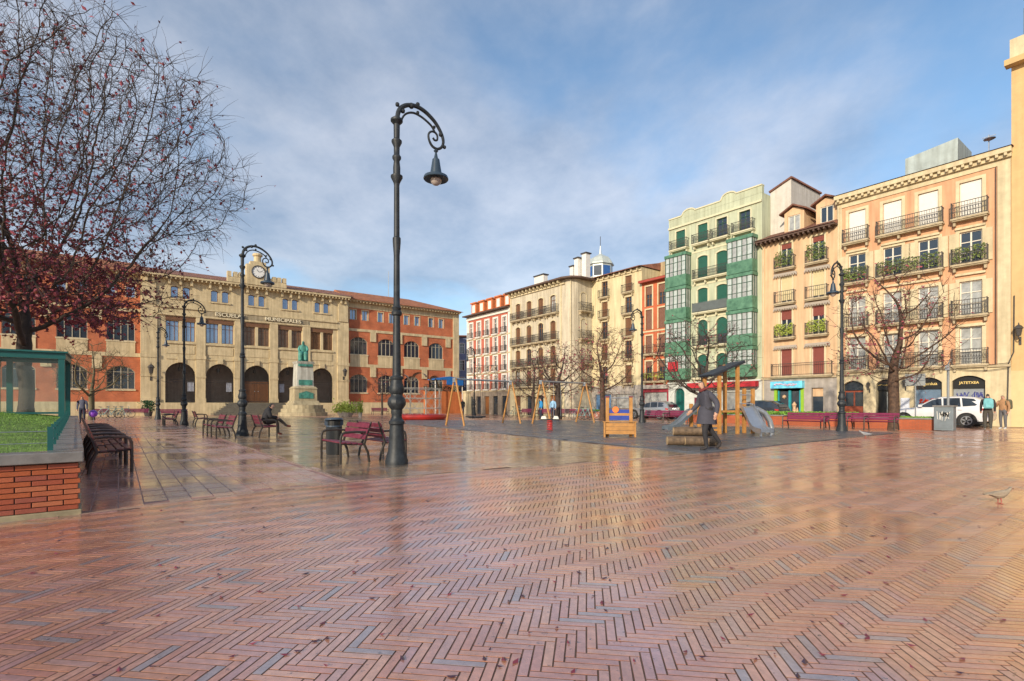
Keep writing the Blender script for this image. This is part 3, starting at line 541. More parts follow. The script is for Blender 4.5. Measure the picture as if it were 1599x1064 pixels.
def wing(x0, x1, cs, mirror):
    y0 = 0.7; ops = []
    for c in cs:
        ops += [(c-1.22, c+1.22, 2.85, 5.35, 0.6), (c-1.22, c+1.22, 8.06, 10.45, 0.6)]+[(c+s*0.85-0.4, c+s*0.85+0.4, 12.75, 14.1) for s in (-1, 1)]
    b = MB(); wall_holes(b, x0, x1, 0, 15.1, ops, y=y0, rev=0.25, m=0); shell(b, x0, x1, y0, 11, 0, 15.1); b.build('wall', m_redbrick, school)
    b = MB(); b.box(x0, x1, y0-0.12, y0-0.003, -0.02, 1.5); b.build('plinth', m_stone, school)
    b = MB(); b.box(x0, x1, y0-0.10, y0-0.003, 11.2, 11.55); b.build('string_course', m_stone, school)
    b = MB(); b.box(x0, x1, y0-0.07, y0-0.003, 6.35, 6.75); b.build('string_course', m_stone, school)
    b = MB(); b.box(x0, x1, y0-0.06, y0-0.003, 14.35, 15.09); b.build('frieze', m_stone, school)
    for c in cs:
        window(school, c, 2.85, 5.35, 2.44, 'case', 0.6, y=0.2, dy=y0, fm=mat('pale_timber', (0.40, 0.36, 0.27), 0.6), mull=3, tr=(0.74,)); window(school, c, 8.06, 10.45, 2.44, 'case', 0.6, y=0.2, dy=y0, fm=MATS['pale_timber'], mull=3, tr=(0.74,), gm=m_glass)
        b = MB(); b.box(c-1.3, c+1.3, y0-0.1, y0-0.003, 2.68, 2.84); b.build('sill', m_cream, school); b = MB(); b.box(c-1.3, c+1.3, y0-0.1, y0-0.003, 7.9, 8.05); b.build('sill', m_cream, school)
        MB().box(c-1.24, c+1.24, y0-0.06, y0-0.003, 6.752, 7.89).build('spandrel', m_stone, school)
        for s in (-1, 1): window(school, c+s*0.85, 12.75, 14.1, 0.8, 'case', y=0.18, dy=y0, fm=MATS['pale_timber'], mull=1, tr=(), surround=m_stone, sw=0.1, rev=0.18, gm=m_skyglass)
    for x in [(a+b_)/2 for a, b_ in zip(cs[:-1], cs[1:])]+[cs[-1]+2.0]:
        b = MB(); b.box(x-0.42, x+0.42, y0-0.16, y0-0.062, 9.9, 11.19); b.box(x-0.42, x+0.42, y0-0.16, y0-0.062, 5.0, 6.34); b.build('pier_block', m_stone, school)
    xe = x1-1.0 if not mirror else x0
    b = MB(); b.box(xe, xe+1.0, y0-0.18, y0-0.004, 1.502, 15.05); b.build('quoin', m_stone, school)
    o = cornice(school, x1, 15.1, 0.3, 0.8, m_stone, 0.45, m_stone, y0=y0, x0=x0, dh=0.2)
    b = MB(); xa, xb = x0-0.3, x1+0.3; ra, rb = (x0, x1-6) if not mirror else (x0+6, x1)
    b.poly([(xa,y0-0.95,15.42),(xb,y0-0.95,15.42),(rb,5.8,17.6),(ra,5.8,17.6)]); b.poly([(xb,y0-0.95,15.42),(xb,11.9,15.42),(rb,5.8,17.6)]); b.poly([(xa,11.9,15.42),(xa,y0-0.95,15.42),(ra,5.8,17.6)]); b.poly([(xb,11.9,15.42),(xa,11.9,15.42),(ra,5.8,17.6),(rb,5.8,17.6)])
    b.box(xa, xb, y0-0.97, y0-0.9, 15.36, 15.42); b.build('roof', m_tile, school)
wing(CW, 40.2, [24.4, 28.35, 32.3, 36.3], False); wing(-17.5, 0, [-1.7, -5.7, -9.7, -13.7], True)
MB().tube([(31,6,17.4),(31,6,21.5)], 0.05, 6).build('antenna_mast', m_steel, school)

def scribble(parent, x, y, z, w_, h_, seed, m, r=0.02, n=26):
    q = random.Random(seed); P = []
    for i in range(n): P.append((x-w_/2+w_*i/n+q.uniform(-0.12, 0.12)*w_, y, z+q.uniform(-0.5, 0.5)*h_))
    MB().tube(P, r, 4).build('graffiti', m, parent)
# ------------------------------------------------ right-hand row of houses
def rootat(s, out=0.0): p = R0+mA*s-B*out; return (p[0], p[1], 0)
m_or = mat('orange_stucco', (0.63, 0.35, 0.20), 0.85, 0.12, 0.8, streak=0.2, bump=0.06, bscale=30)
m_whiteshut = ribmat('white_shutters', (0.70, 0.68, 0.62), 0, 9.0, 0.6, 0.06, 0.3)
m_rollgrey = ribmat('grey_roller_shutter', (0.30, 0.33, 0.36), 2, 16.0, 0.5, 0.12, 0.5)
m_rollblue = ribmat('blue_roller_shutter', (0.16, 0.24, 0.34), 2, 16.0, 0.5, 0.12, 0.5)
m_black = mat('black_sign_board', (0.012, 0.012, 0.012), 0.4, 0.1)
m_gold = mat('gold_letters', (0.75, 0.55, 0.2), 0.4, 0.05)
m_slabstone = mat('balcony_stone', (0.46, 0.38, 0.25), 0.85, 0.15, streak=0.2)
WO = 8.5; oh = house('orange_house', 'orange five storey house with white shutters, iron balconies and stone arches below', rootat(-WO), WO, RZ_R, 15)
BX = [1.17, 3.1, 4.89, 6.82]; FZ = [(3.45, 5.58), (6.2, 8.15), (9.1, 10.95), (11.72, 13.75)]
ops = [(x-0.49, x+0.49, a, c) for x in BX for a, c in FZ]; ARX = [(0.35, 1.55), (2.25, 3.35), (4.2, 5.55), (6.0, 7.45)]
ops += [(a, c, 0.02 if i < 2 else 0.05, 2.75+0.08*i/3, 0.3) for i, (a, c) in enumerate(ARX)]
b = MB(); wall_holes(b, 0, WO, 3.3, 14.6, [o for o in ops if o[2] > 3]); shell(b, 0, WO, 0, 9, 0, 14.6); b.build('wall', m_or, oh)
b = MB(); wall_holes(b, 0, WO, 0, 3.3, [o for o in ops if o[2] < 3], y=-0.06, rev=0.4); b.box(0, WO, -0.058, -0.002, 3.2, 3.299); b.build('ground_floor_wall', m_cream, oh)
cornice(oh, WO, 14.45, 0.5, 0.42, m_cream, 0.34, m_cream)
MB().box(0.02, WO-0.02, -0.06, -0.002, 14.15, 14.448).build('frieze', m_cream, oh)
MB().box(WO-0.55, WO-0.02, -0.07, -0.002, 3.302, 14.148).build('pilaster', m_cream, oh); MB().box(0.02, 0.3, -0.05, -0.002, 3.302, 14.148).build('pilaster', m_cream, oh)
MB().box(0, WO, -0.16, -0.062, 3.24, 3.36).build('ledge', m_slabstone, oh)
b = MB(); b.poly([(-0.1,-0.5,14.96),(WO+0.1,-0.5,14.96),(WO+0.1,5,16.0),(-0.1,5,16.0)]); b.poly([(WO+0.1,-0.5,14.96),(WO+0.1,9,14.9),(WO+0.1,5,16.0)]); b.poly([(-0.1,9,14.9),(-0.1,-0.5,14.96),(-0.1,5,16.0)]); b.poly([(WO+0.1,9,14.9),(-0.1,9,14.9),(-0.1,5,16),(WO+0.1,5,16)]); b.build('roof', m_tile2, oh)
fmw = mat('white_timber', (0.66, 0.62, 0.52), 0.5, 0.08)
for j, (a, c) in enumerate(FZ):
    for i, x in enumerate(BX):
        st = 'blind' if j == 3 else 'case'
        window(oh, x, a, c, 0.98, st, y=0.12, fm=fmw, bm=m_whiteshut, surround=m_cream, sw=0.17, rev=0.12, gm=(m_glass if j == 2 else m_glass2), tr=(0.36, 0.68))
        if j == 2 or j == 1:
            for s in (-1, 1): MB().box(x+s*0.73-0.21, x+s*0.73+0.21, -0.075, -0.038, a+0.05, c-0.02).build('shutter', m_cream, oh)
    pl = None
    for k, (x, wd) in enumerate(((1.17, 1.5), (4.0, 3.35), (6.82, 1.62))):
        if j == 2: pl = (520 if k == 1 else 300, m_plant, 0.95, k)
        balcony(oh, x, a, wd, 0.45 if j else 0.3, 'ornate', 0.86, m_slabstone, plants=pl if j == 2 else None)
    if j:
        for k, (x, wd) in enumerate(((1.17, 1.2), (4.0, 2.9), (6.82, 1.3))): MB().box(x-wd/2, x+wd/2, -0.14, -0.005, a-0.62, a-0.5).build('lintel_shelf', m_cream, oh)
ad = MB(); ad.box(0.38, 1.52, 0.2, 0.26, 0.02, 2.1)
for x in (0.45, 1.0): ad.box(x, x+0.45, 0.17, 0.198, 0.25, 1.0); 
d1 = ad.build('arched_door', mat('red_brown_door', (0.24, 0.055, 0.025), 0.45, 0.2), oh)
for x in (0.45, 1.0): MB().box(x, x+0.45, 0.17, 0.198, 1.1, 2.0).build('pane', m_glass, d1)
q = sheet(1.2, 0.62, 0.3, 0).build('fanlight', m_glass, oh, loc=(0.95, 0.24, 2.13))
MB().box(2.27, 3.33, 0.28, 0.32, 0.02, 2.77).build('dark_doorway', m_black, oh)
MB().box(2.75, 3.3, 0.2, 0.24, 0.05, 2.0).build('glass_door', m_glass2, oh)
for (a, c), top, mr, tx, sz in (((2.25, 3.35), 2.78, None, 'REDI', 0.2), ((4.2, 5.55), 2.8, m_rollblue, 'laguniua', 0.26), ((6.0, 7.45), 2.83, m_rollgrey, 'JATETXEA', 0.2)):
    if mr: MB().box(a+0.02, c-0.02, 0.2, 0.24, 0.05, 2.2).build('roller_shutter', mr, oh)
    sb = sheet(c-a-0.03, top-2.12, 0.3, 0.0).build('sign_board', m_black, oh, loc=((a+c)/2, 0.12, 2.11)); scribble(sb, 0, -0.012, 0.32, 0.8, 0.1, 31, m_gold, 0.012, 22) if tx == 'REDI' else lettering(tx, sz, m_gold, sb, (0, -0.012, 0.32), 0.004, 0.004, 0.95 if tx == 'JATETXEA' else 1.0)
m_graf = mat('blue_spray_paint', (0.05, 0.06, 0.28), 0.5, 0.2)
scribble(oh, 6.45, 0.19, 1.75, 0.55, 0.35, 3, m_graf); scribble(oh, 7.1, 0.19, 1.75, 0.5, 0.4, 4, m_graf); scribble(oh, 4.9, 0.19, 1.3, 0.95, 0.5, 5, mat('red_spray_paint', (0.5, 0.04, 0.02), 0.5), 0.06)
wall_lantern(oh, 1.9, -0.07, 2.1, 0.62); wall_lantern(oh, 3.8, -0.07, 2.2, 0.62)
MB().box(3.55, 4.0, -0.09, -0.062, 0.9, 1.6).build('notice_board', m_poster, oh)
bx = MB(); bx.prism([(3.3, 15.3), (5.9, 15.3), (5.9, 17.05), (3.3, 16.75)], 1.6, 4.6); bx.build('rooftop_box', mat('zinc_cladding', (0.42, 0.48, 0.46), 0.45, 0.15, 1.5, streak=0.25, metal=0.3), oh)
an = MB(); an.tube([(7.3,1.5,15.2),(7.3,1.5,16.6)], 0.025, 5); an.bar((7.0,1.5,16.5),(7.6,1.5,16.5), 0.03); an.bar((7.1,1.5,16.3),(7.5,1.5,16.3), 0.03); an.lathe([(0.02,0),(0.25,0.1),(0.28,0.12)], 12, (7.35,1.4,16.2)); an.build('antenna', m_steel, oh)
MB().tube([(0.12,-0.1,0.3),(0.12,-0.1,14.3)], 0.05, 8).build('downpipe', m_cream, oh); MB().tube([(WO-0.62,-0.06,3.4),(WO-0.62,-0.06,14.1)], 0.03, 6).build('downpipe', m_eave, oh)

for z, sag in ((3.42, 0.05), (3.15, 0.08)): MB().tube([(x, -0.2, z-sag*math.sin(x*1.9)) for x in np.linspace(0.02, WO-0.02, 24)], 0.016, 4).build('cable', m_iron, oh)
# peach house
m_pe = mat('peach_stucco', (0.63, 0.43, 0.26), 0.85, 0.12, 0.8, streak=0.22, bump=0.06, bscale=30)
WP = 5.1; ph = house('peach_house', 'narrow peach house with two dormers and striped awnings beside the orange house', rootat(-WO-WP), WP, RZ_R, 13)
PX = [1.76, 3.9]; PZ = [(3.25, 5.2), (6.0, 8.0), (8.48, 10.4), (10.95, 12.75)]
b = MB(); wall_holes(b, 0, WP, 3.1, 13.1, [(x-0.4, x+0.4, a, c) for x in PX for a, c in PZ]); shell(b, 0, WP, 0, 9, 0, 13.1); b.build('wall', m_pe, ph)
m_greystone = mat('grey_render', (0.36, 0.33, 0.30), 0.85, 0.2, 2, streak=0.2)
b = MB(); wall_holes(b, 0, WP, 0, 3.1, [(1.0, 2.95, 0.03, 2.35), (3.5, 4.25, 0.03, 2.35)], y=-0.05, rev=0.3); b.build('ground_floor_wall', m_greystone, ph)
MB().box(0, WP, -0.16, -0.052, 3.02, 3.14).build('ledge', m_slabstone, ph)
m_roll = ribmat('maroon_blind', (0.25, 0.07, 0.055), 2, 20, 0.6, 0.1, 0.5); m_rollc = ribmat('cream_blind', (0.62, 0.52, 0.30), 2, 20, 0.6, 0.08, 0.4)
m_awn = ribmat('striped_valance', (0.55, 0.5, 0.42), 0, 22, 0.7, 0.1, 0.6, (0.5, 0.42, 0.35))
for j, (a, c) in enumerate(PZ):
    for x in PX:
        window(ph, x, a, c, 0.8, 'blind', y=0.12, fm=fmw, bm=(m_roll, m_roll, m_rollc, m_roll)[j], blind=(1.0, 0.35, 0.9, 0.2)[j], surround=m_cream, sw=0.13, rev=0.12, tr=())
        if j: balcony(ph, x, a, 1.45, 0.42, 'bars', 0.8, m_slabstone, plants=((300, m_limeleaf, 0.95, 1) if j == 1 else (330, m_plant, 1.2, 1) if j == 3 else None), brackets=False)
        v = MB(); v.prism([(x-0.75, c+0.22), (x+0.75, c+0.22), (x+0.8, c+0.06), (x-0.8, c+0.06)], -0.22, -0.004)
        for q in range(10): xx = x-0.78+1.56*q/9; v.box(xx-0.05, xx+0.05, -0.215, -0.19, c-0.04, c+0.058)
        if j < 3: v.build('valance', m_awn, ph)
balcony(ph, 2.85, 3.25, 4.1, 0.35, 'bars', 0.85, m_slabstone, brackets=False)
ev = MB(); ev.box(-0.25, WP+0.05, -0.62, -0.003, 13.1, 13.2)
for i in range(16): x = -0.1+WP*i/15.5; ev.box(x-0.05, x+0.05, -0.6, -0.003, 12.96, 13.098)
ev.build('eaves', m_eave, ph)
b = MB(); b.poly([(-0.25,-0.7,13.22),(WP+0.05,-0.7,13.22),(WP+0.05,4.5,15.4),(-0.25,4.5,15.4)]); b.poly([(WP+0.05,9.3,13.2),(-0.25,9.3,13.2),(-0.25,4.5,15.4),(WP+0.05,4.5,15.4)]); b.poly([(-0.25,9.3,13.2),(-0.25,-0.7,13.22),(-0.25,4.5,15.4)]); b.poly([(WP+0.05,-0.7,13.22),(WP+0.05,9.3,13.2),(WP+0.05,4.5,15.4)]); rf = b.build('roof', m_tile2, ph)
for x in (2.2, 4.35):
    d = MB(); wall_holes(d, x-0.68, x+0.68, 13.25, 14.95, [(x-0.42, x+0.42, 13.6, 14.7)], y=0.25, rev=0.1); d.poly([(x-0.68,0.25,14.95),(x+0.68,0.25,14.95),(x,0.25,15.3)])
    d.poly([(x-0.68,3,13.25),(x-0.68,0.25,13.25),(x-0.68,0.25,14.95),(x-0.68,3,14.95)]); d.poly([(x+0.68,0.25,13.25),(x+0.68,3,13.25),(x+0.68,3,14.95),(x+0.68,0.25,14.95)]); dm_ = d.build('dormer', m_pe, ph)
    k = MB(); k.prism([(x-0.95, 14.86), (x, 15.36), (x+0.95, 14.86), (x+0.95, 14.97), (x, 15.48), (x-0.95, 14.97)], 0.0, 3.2); k.build('dormer_roof', m_tile2, dm_); window(ph, x, 13.6, 14.7, 0.84, 'case', y=0.08, dy=0.25, gm=m_glass2 if x < 3 else m_glass, fm=fmw, tr=())
ck = MB(); ck.lathe([(0.32,0),(0.3,0.5),(0.38,0.55),(0.2,0.7)], 8, (3.35, 1.6, 14.9)); ck.build('chimney', m_cream, ph)
m_lime = mat('lime_shop_paint', (0.26, 0.46, 0.03), 0.45, 0.1); m_teal = mat('teal_shop_paint', (0.02, 0.28, 0.33), 0.45, 0.15); m_skyblue = mat('sky_blue_fascia', (0.12, 0.42, 0.72), 0.5, 0.35, 2.5, col2=(0.16, 0.6, 0.75))
sf = MB(); sf.box(0.95, 1.15, -0.1, 0.2, 0.02, 2.35); sf.box(2.8, 3.0, -0.1, 0.2, 0.02, 2.35); sf.box(1.15, 2.8, 0.05, 0.2, 0.02, 0.35); s1 = sf.build('shopfront', m_lime, ph)
sf = MB(); sf.box(1.95, 2.1, -0.05, 0.2, 0.35, 2.2); sf.box(1.2, 1.28, -0.05, 0.2, 0.35, 2.2); sf.box(2.68, 2.78, -0.05, 0.2, 0.35, 2.2); sf.build('shop_mullions', m_teal, s1)
MB().box(1.28, 1.95, 0.1, 0.13, 0.36, 2.15).build('shop_pane', m_glass, s1); MB().box(2.1, 2.68, 0.1, 0.13, 0.36, 2.15).build('shop_pane', m_glass, s1)
m_toy = mat('window_display', (0.55, 0.36, 0.22), 0.6, 0.5, 9); dp = MB(); dp.lathe([(0.02,0),(0.14,0.1),(0.14,0.22),(0.02,0.3)], 10, (1.6,0.06,1.6)); dp.lathe([(0.03,0),(0.1,0.1),(0.06,0.4),(0.1,0.5),(0.02,0.62)], 10, (1.65,0.06,0.6)); dp.lathe([(0.03,0),(0.12,0.2),(0.1,0.5),(0.16,0.7),(0.02,0.9)], 10, (2.3,0.06,0.5)); dp.lathe([(0.03,0),(0.1,0.2),(0.02,0.5)], 10, (2.5,0.06,0.5)); dp.build('window_display', m_toy, s1)
fs = MB(); fs.box(0.85, 3.05, -0.45, -0.06, 2.36, 2.85); f1 = fs.build('shop_fascia', m_skyblue, ph); scribble(f1, 1.95, -0.465, 2.62, 1.6, 0.2, 12, mat('pink_white_letters', (0.75, 0.5, 0.62), 0.5), 0.035, 22)
MB().box(3.52, 4.23, 0.14, 0.18, 0.03, 1.75).build('cash_machine_door', m_glass, ph); MB().box(3.52, 4.23, 0.12, 0.16, 1.76, 2.33).build('panel', m_pe, ph)

MB().tube([(x, -0.19, 3.2-0.05*math.sin(x*2.3)) for x in np.linspace(0.02, WP-0.02, 16)], 0.016, 4).build('cable', m_iron, ph)
MB().tube([(0.14, -0.08, 0.2), (0.14, -0.08, 12.7), (0.1, -0.4, 13.0)], 0.05, 8).build('downpipe', m_cream, ph)
# green house
m_gr = mat('pale_green_stucco', (0.46, 0.50, 0.36), 0.85, 0.12, 0.8, streak=0.22, bump=0.06, bscale=30)
m_gtrim = mat('pale_trim', (0.58, 0.55, 0.38), 0.85, 0.1)
m_galg = mat('green_gallery_paint', (0.06, 0.16, 0.10), 0.4, 0.25, 3, col2=(0.10, 0.22, 0.14)); m_galf = mat('dark_green_frame', (0.025, 0.07, 0.045), 0.45, 0.2)
m_tealshut = ribmat('teal_blind', (0.02, 0.115, 0.085), 2, 20, 0.6, 0.12, 0.5)
WG = 8.24; gh = house('green_house', 'tall pale green house with glazed green galleries and curved parapet', rootat(-WO-WP-WG), WG, RZ_R, 17)
TOPX = [1.2, 3.3, 5.0, 6.9]; GZ = [(3.4, 5.3, 0.25), (6.0, 8.15, 0.3), (8.75, 10.75, 0.12), (11.5, 13.4, 0.12)]
ops = [(x-0.45, x+0.45, 14.4, 16.0) for x in TOPX]+[(x-0.46, x+0.46, a, c, r) for x in TOPX[1:3] for a, c, r in GZ]
b = MB(); wall_holes(b, 0, WG, 3.1, 17.0, ops); shell(b, 0, WG, 0, 8, 0, 17.0); b.build('wall', m_gr, gh)
pp = [(0, 16.98), (WG, 16.98), (WG, 17.55), (6.2, 17.55)]+[(5.6+0.6*math.cos(t), 17.5+0.32*math.sin(t)) for t in np.linspace(0.1, 3.04, 8)]+[(4.9, 17.35), (2.6, 17.35)]+[(2.0+0.6*math.cos(t), 17.3+0.3*math.sin(t)) for t in np.linspace(0.1, 3.04, 8)]+[(1.3, 17.2), (0, 17.2)]
MB().prism(pp, 0.0, 0.3).build('parapet', m_gr, gh)
cp = MB(); pt = pp[2:]
for i in range(len(pt)-1): cp.bar((pt[i][0], 0.15, pt[i][1]+0.02), (pt[i+1][0], 0.15, pt[i+1][1]+0.02), 0.42, 0.1, up=(0,0,1))
cp.build('parapet_coping', m_gtrim, gh)
MB().box(0, WG, -0.12, -0.003, 16.3, 16.45).build('string_course', m_gtrim, gh)
for z in (13.75, 11.0, 8.3): MB().box(2.35, 5.75, -0.03, -0.003, z, z+0.14).build('band', m_gtrim, gh)
for i, x in enumerate(TOPX):
    window(gh, x, 14.4, 16.0, 0.9, 'blind' if i < 2 else 'case', y=0.12, fm=m_galf, bm=m_tealshut, surround=m_gtrim, sw=0.1, rev=0.12, tr=(0.4, 0.75))
    balcony(gh, x, 14.4, 1.75 if i in (0, 3) else 1.55, 0.5, 'ornate', 0.75, m_gtrim)
for j, (a, c, r) in enumerate(GZ):
    for i in (1, 2): window(gh, TOPX[i], a, c, 0.92, 'blind', r, y=0.12, fm=m_galf, bm=m_tealshut, blind=(0.5, 0.6, 0.85, 1.0)[j], surround=m_gtrim, sw=0.13, rev=0.12, tr=(0.4,))
    balcony(gh, 4.15, a, 3.2, 0.45, ('ornate', 'ornate', 'panel', 'ornate')[j], 0.75, m_gtrim, mat('slate_panel', (0.10, 0.12, 0.12), 0.6) if j == 2 else m_iron)
for gx, gw in ((1.18, 2.05), (6.88, 2.05)):
    for j, (a, c) in enumerate(((3.3, 5.55), (5.6, 8.35), (8.4, 11.1), (11.15, 13.9))):
        gdep = 0.75; g = MB(); g.box(gx-gw/2, gx+gw/2, -gdep, -0.003, a, a+0.9); o = g.build('gallery', m_galg, gh); MB().box(gx-gw/2-0.04, gx+gw/2+0.04, -gdep-0.05, -0.003, c-0.25, c).build('gallery_cornice', m_galg, o)
        k = MB()
        for i in range(6): xx = gx-gw/2+0.03+(gw-0.06)*i/5; k.box(xx-0.03, xx+0.03, -gdep+0.005, -gdep+0.06, a+0.9, c-0.25)
        for sx in (-1, 1):
            for yy in (-0.4, -0.06): k.box(gx+sx*(gw/2-0.03)-0.028, gx+sx*(gw/2-0.03)+0.028, yy-0.03, yy+0.03, a+0.9, c-0.25)
        for z in (a+1.25, c-0.75): k.box(gx-gw/2+0.006, gx+gw/2-0.006, -gdep+0.012, -gdep+0.055, z-0.02, z+0.02)
        k.build('gallery_frame', m_galf, o)
        for i in range(5):
            xx = gx-gw/2+0.03+(gw-0.06)*i/5; w5 = (gw-0.06)/5; ob('pane', cached(('gpane', i % 2, round(c-a, 2)), lambda: MB().poly([(0,0,0),(w5,0,0),(w5,0,c-a-1.15),(0,0,c-a-1.15)]).mesh('pane', m_glass2 if i % 2 else mat('pale_gallery_glass', (0.42, 0.47, 0.45), 0.1, 0.3, 2, spec=0.8))), o, (xx, -gdep+0.04, a+0.9))
        for sx in (-1, 1): xx = gx+sx*(gw/2-0.03); MB().poly([(xx,-gdep+0.06,a+0.9),(xx,-0.03,a+0.9),(xx,-0.03,c-0.25),(xx,-gdep+0.06,c-0.25)]).build('pane', m_glass2, o)
b = MB(); wall_holes(b, 0, WG, 0, 3.1, [(0.6, 1.6, 0.02, 2.6, 0.4), (3.0, 4.6, 0.3, 2.2), (5.2, 7.6, 0.3, 2.2)], y=-0.05, rev=0.3); b.box(0, WG, -0.2, -0.052, 2.98, 3.1); b.build('ground_floor_wall', mat('white_shop_wall', (0.52, 0.55, 0.52), 0.7, 0.15), gh)
sheet(1.0, 2.58, 0.4, 0).build('arched_door', mat('teal_door', (0.01, 0.12, 0.10), 0.4), gh, loc=(1.1, 0.2, 0.02))
MB().box(3.02, 4.58, 0.1, 0.14, 0.3, 2.2).build('shop_pane', m_glass2, gh); MB().box(5.22, 7.58, 0.1, 0.14, 0.3, 2.2).build('shop_pane', m_glass2, gh)
aw = MB(); aw.prism([(2.3, 2.95), (8.1, 2.95), (8.1, 2.55), (2.3, 2.55)], -0.7, -0.21); aw.build('red_fascia', mat('red_awning', (0.42, 0.02, 0.03), 0.6, 0.15), gh)
MB().box(0.5, 1.5, -0.84, -0.8, 4.0, 4.8).build('red_banner', MATS['red_awning'], gh)
gs = MB(); gs.prism([(WG+0.02, 13.1), (WG+1.55, 13.1), (WG+1.55, 17.75), (WG+0.02, 17.2)], 1.2, 6.0); gs.build('stair_tower', mat('pale_grey_render', (0.55, 0.52, 0.47), 0.8, 0.1, streak=0.15), gh)
gs = MB(); gs.bar((WG-0.05, 1.25, 17.27), (WG+1.62, 1.25, 17.87), 0.3, 0.14, up=(0,0,1)); gs.bar((WG+1.55, 1.15, 17.83), (WG+1.55, 6.0, 17.83), 0.25, 0.12); gs.build('stair_tower_roof', m_tile2, gh)

# narrow red house
m_rd = mat('red_stucco', (0.50, 0.13, 0.055), 0.85, 0.12, 1.2, streak=0.15)
WR = 2.93; sR = -WO-WP-WG; rh = house('red_house', 'narrow brick red house with brown blinds left of the green galleries', rootat(sR-WR), WR, RZ_R, 12)
RX = [0.8, 2.2]; RZs = [(3.3, 5.1), (5.75, 7.4), (7.95, 9.75), (10.05, 11.85)]
b = MB(); wall_holes(b, 0, WR, 3.0, 12.2, [(x-0.35, x+0.35, a, c) for x in RX for a, c in RZs]); shell(b, 0, WR, 0, 8, 0, 12.2); b.build('wall', m_rd, rh)
m_brblind = ribmat('brown_blind', (0.22, 0.11, 0.075), 2, 20, 0.6, 0.1, 0.5)
for j, (a, c) in enumerate(RZs):
    for x in RX:
        window(rh, x, a, c, 0.7, 'blind', y=0.1, fm=m_brownframe, bm=m_brblind, blind=(0.3, 1.0, 1.0, 0.4)[j], surround=m_cream, sw=0.13, rev=0.1, tr=(0.4,))
    if j < 2: balcony(rh, 1.5, a, 2.5, 0.4, 'bars', 0.75, m_slabstone, plants=(160, m_limeleaf, 0.8, 1) if j == 0 else None)
MB().box(0, WR, -0.05, -0.003, 7.72, 7.85).build('band', m_cream, rh)
ev = MB(); ev.box(-0.05, WR+0.02, -0.5, -0.003, 12.2, 12.4); ev.build('eaves', mat('red_eaves', (0.33, 0.06, 0.04), 0.6), rh)
b = MB(); b.poly([(-0.05,-0.52,12.41),(WR+0.02,-0.52,12.41),(WR+0.02,3,13.2),(-0.05,3,13.2)]); b.build('roof', m_tile2, rh)
MB().box(-0.1, WR, 2.6, 7, 12.2, 14.6).build('rear_wall', mat('ochre_party_wall', (0.42, 0.33, 0.2), 0.85, 0.2, streak=0.2), rh)
b = MB(); wall_holes(b, 0, WR, 0, 3.0, [(0.2, 2.75, 0.3, 2.3)], y=-0.04, rev=0.3); b.build('ground_floor_wall', mat('dark_red_shopfront', (0.28, 0.03, 0.045), 0.5, 0.15), rh); MB().box(0.22, 2.73, 0.1, 0.14, 0.3, 2.3).build('shop_pane', m_glass2, rh)
fs = MB(); fs.box(0.05, 2.88, -0.25, -0.042, 2.6, 2.95); fs.build('shop_fascia', m_greystone, rh)

# yellow house
m_ye = mat('pale_yellow_stucco', (0.64, 0.55, 0.34), 0.85, 0.12, 0.8, streak=0.24, bump=0.06, bscale=30)
WY = 6.32; sY = sR-WR; yh = house('yellow_house', 'pale yellow house with dark slim balcony doors between cream and red houses', rootat(sY-WY), WY, RZ_R, 14)
YX = [1.75, 4.75]; YZ = [(3.3, 5.0), (5.55, 7.35), (7.85, 9.6), (9.95, 11.3), (11.8, 13.2)]
YZ = [(3.2, 4.9), (5.5, 7.2), (7.6, 9.35), (9.75, 11.3), (11.75, 13.3)]
b = MB(); wall_holes(b, 0, WY, 3.0, 13.8, [(x-0.4, x+0.4, a, c) for x in YX for a, c in YZ]); shell(b, 0, WY, 0, 9, 0, 13.8); b.build('wall', m_ye, yh)
b = MB(); wall_holes(b, 0, WY, 0, 3.0, [(0.5, 2.6, 0.3, 2.2), (3.2, 5.8, 0.3, 2.2)], y=-0.04, rev=0.3); b.build('ground_floor_wall', m_greystone, yh); MB().box(0.52, 2.58, 0.1, 0.14, 0.3, 2.2).build('shop_pane', mat('blue_shop_glass', (0.10, 0.2, 0.36), 0.1, 0.4, 1.5), yh); MB().box(3.22, 5.78, 0.1, 0.14, 0.3, 2.2).build('shop_pane', m_glass2, yh)
for j, (a, c) in enumerate(YZ):
    for i, x in enumerate(YX):
        window(yh, x, a, c, 0.8, 'shut2' if (i+j) % 2 else 'case', y=0.12, fm=m_brownframe, bm=m_brownframe, surround=m_cream, sw=0.1, rev=0.12)
        balcony(yh, x, a, 1.35, 0.35, 'bars', 0.7, m_slabstone)
MB().box(0, WY, -0.1, -0.003, 13.5, 13.8).build('cornice', m_cream, yh); 
for i in range(9): MB().box(0.3+0.7*i, 0.42+0.7*i, -0.3, -0.102, 13.55, 13.79).build('bracket', m_cream, yh)
b = MB(); b.poly([(-0.1,-0.45,13.85),(WY+0.1,-0.45,13.85),(WY+0.1,4.5,15.0),(-0.1,4.5,15.0)]); b.poly([(WY+0.1,9.2,13.8),(-0.1,9.2,13.8),(-0.1,4.5,15.0),(WY+0.1,4.5,15.0)]); b.poly([(WY+0.1,-0.45,13.85),(WY+0.1,9.2,13.8),(WY+0.1,4.5,15)]); b.poly([(-0.1,9.2,13.8),(-0.1,-0.45,13.85),(-0.1,4.5,15)]); b.box(-0.1, WY+0.1, -0.5, -0.4, 13.78, 13.86); b.build('roof', m_tile2, yh)

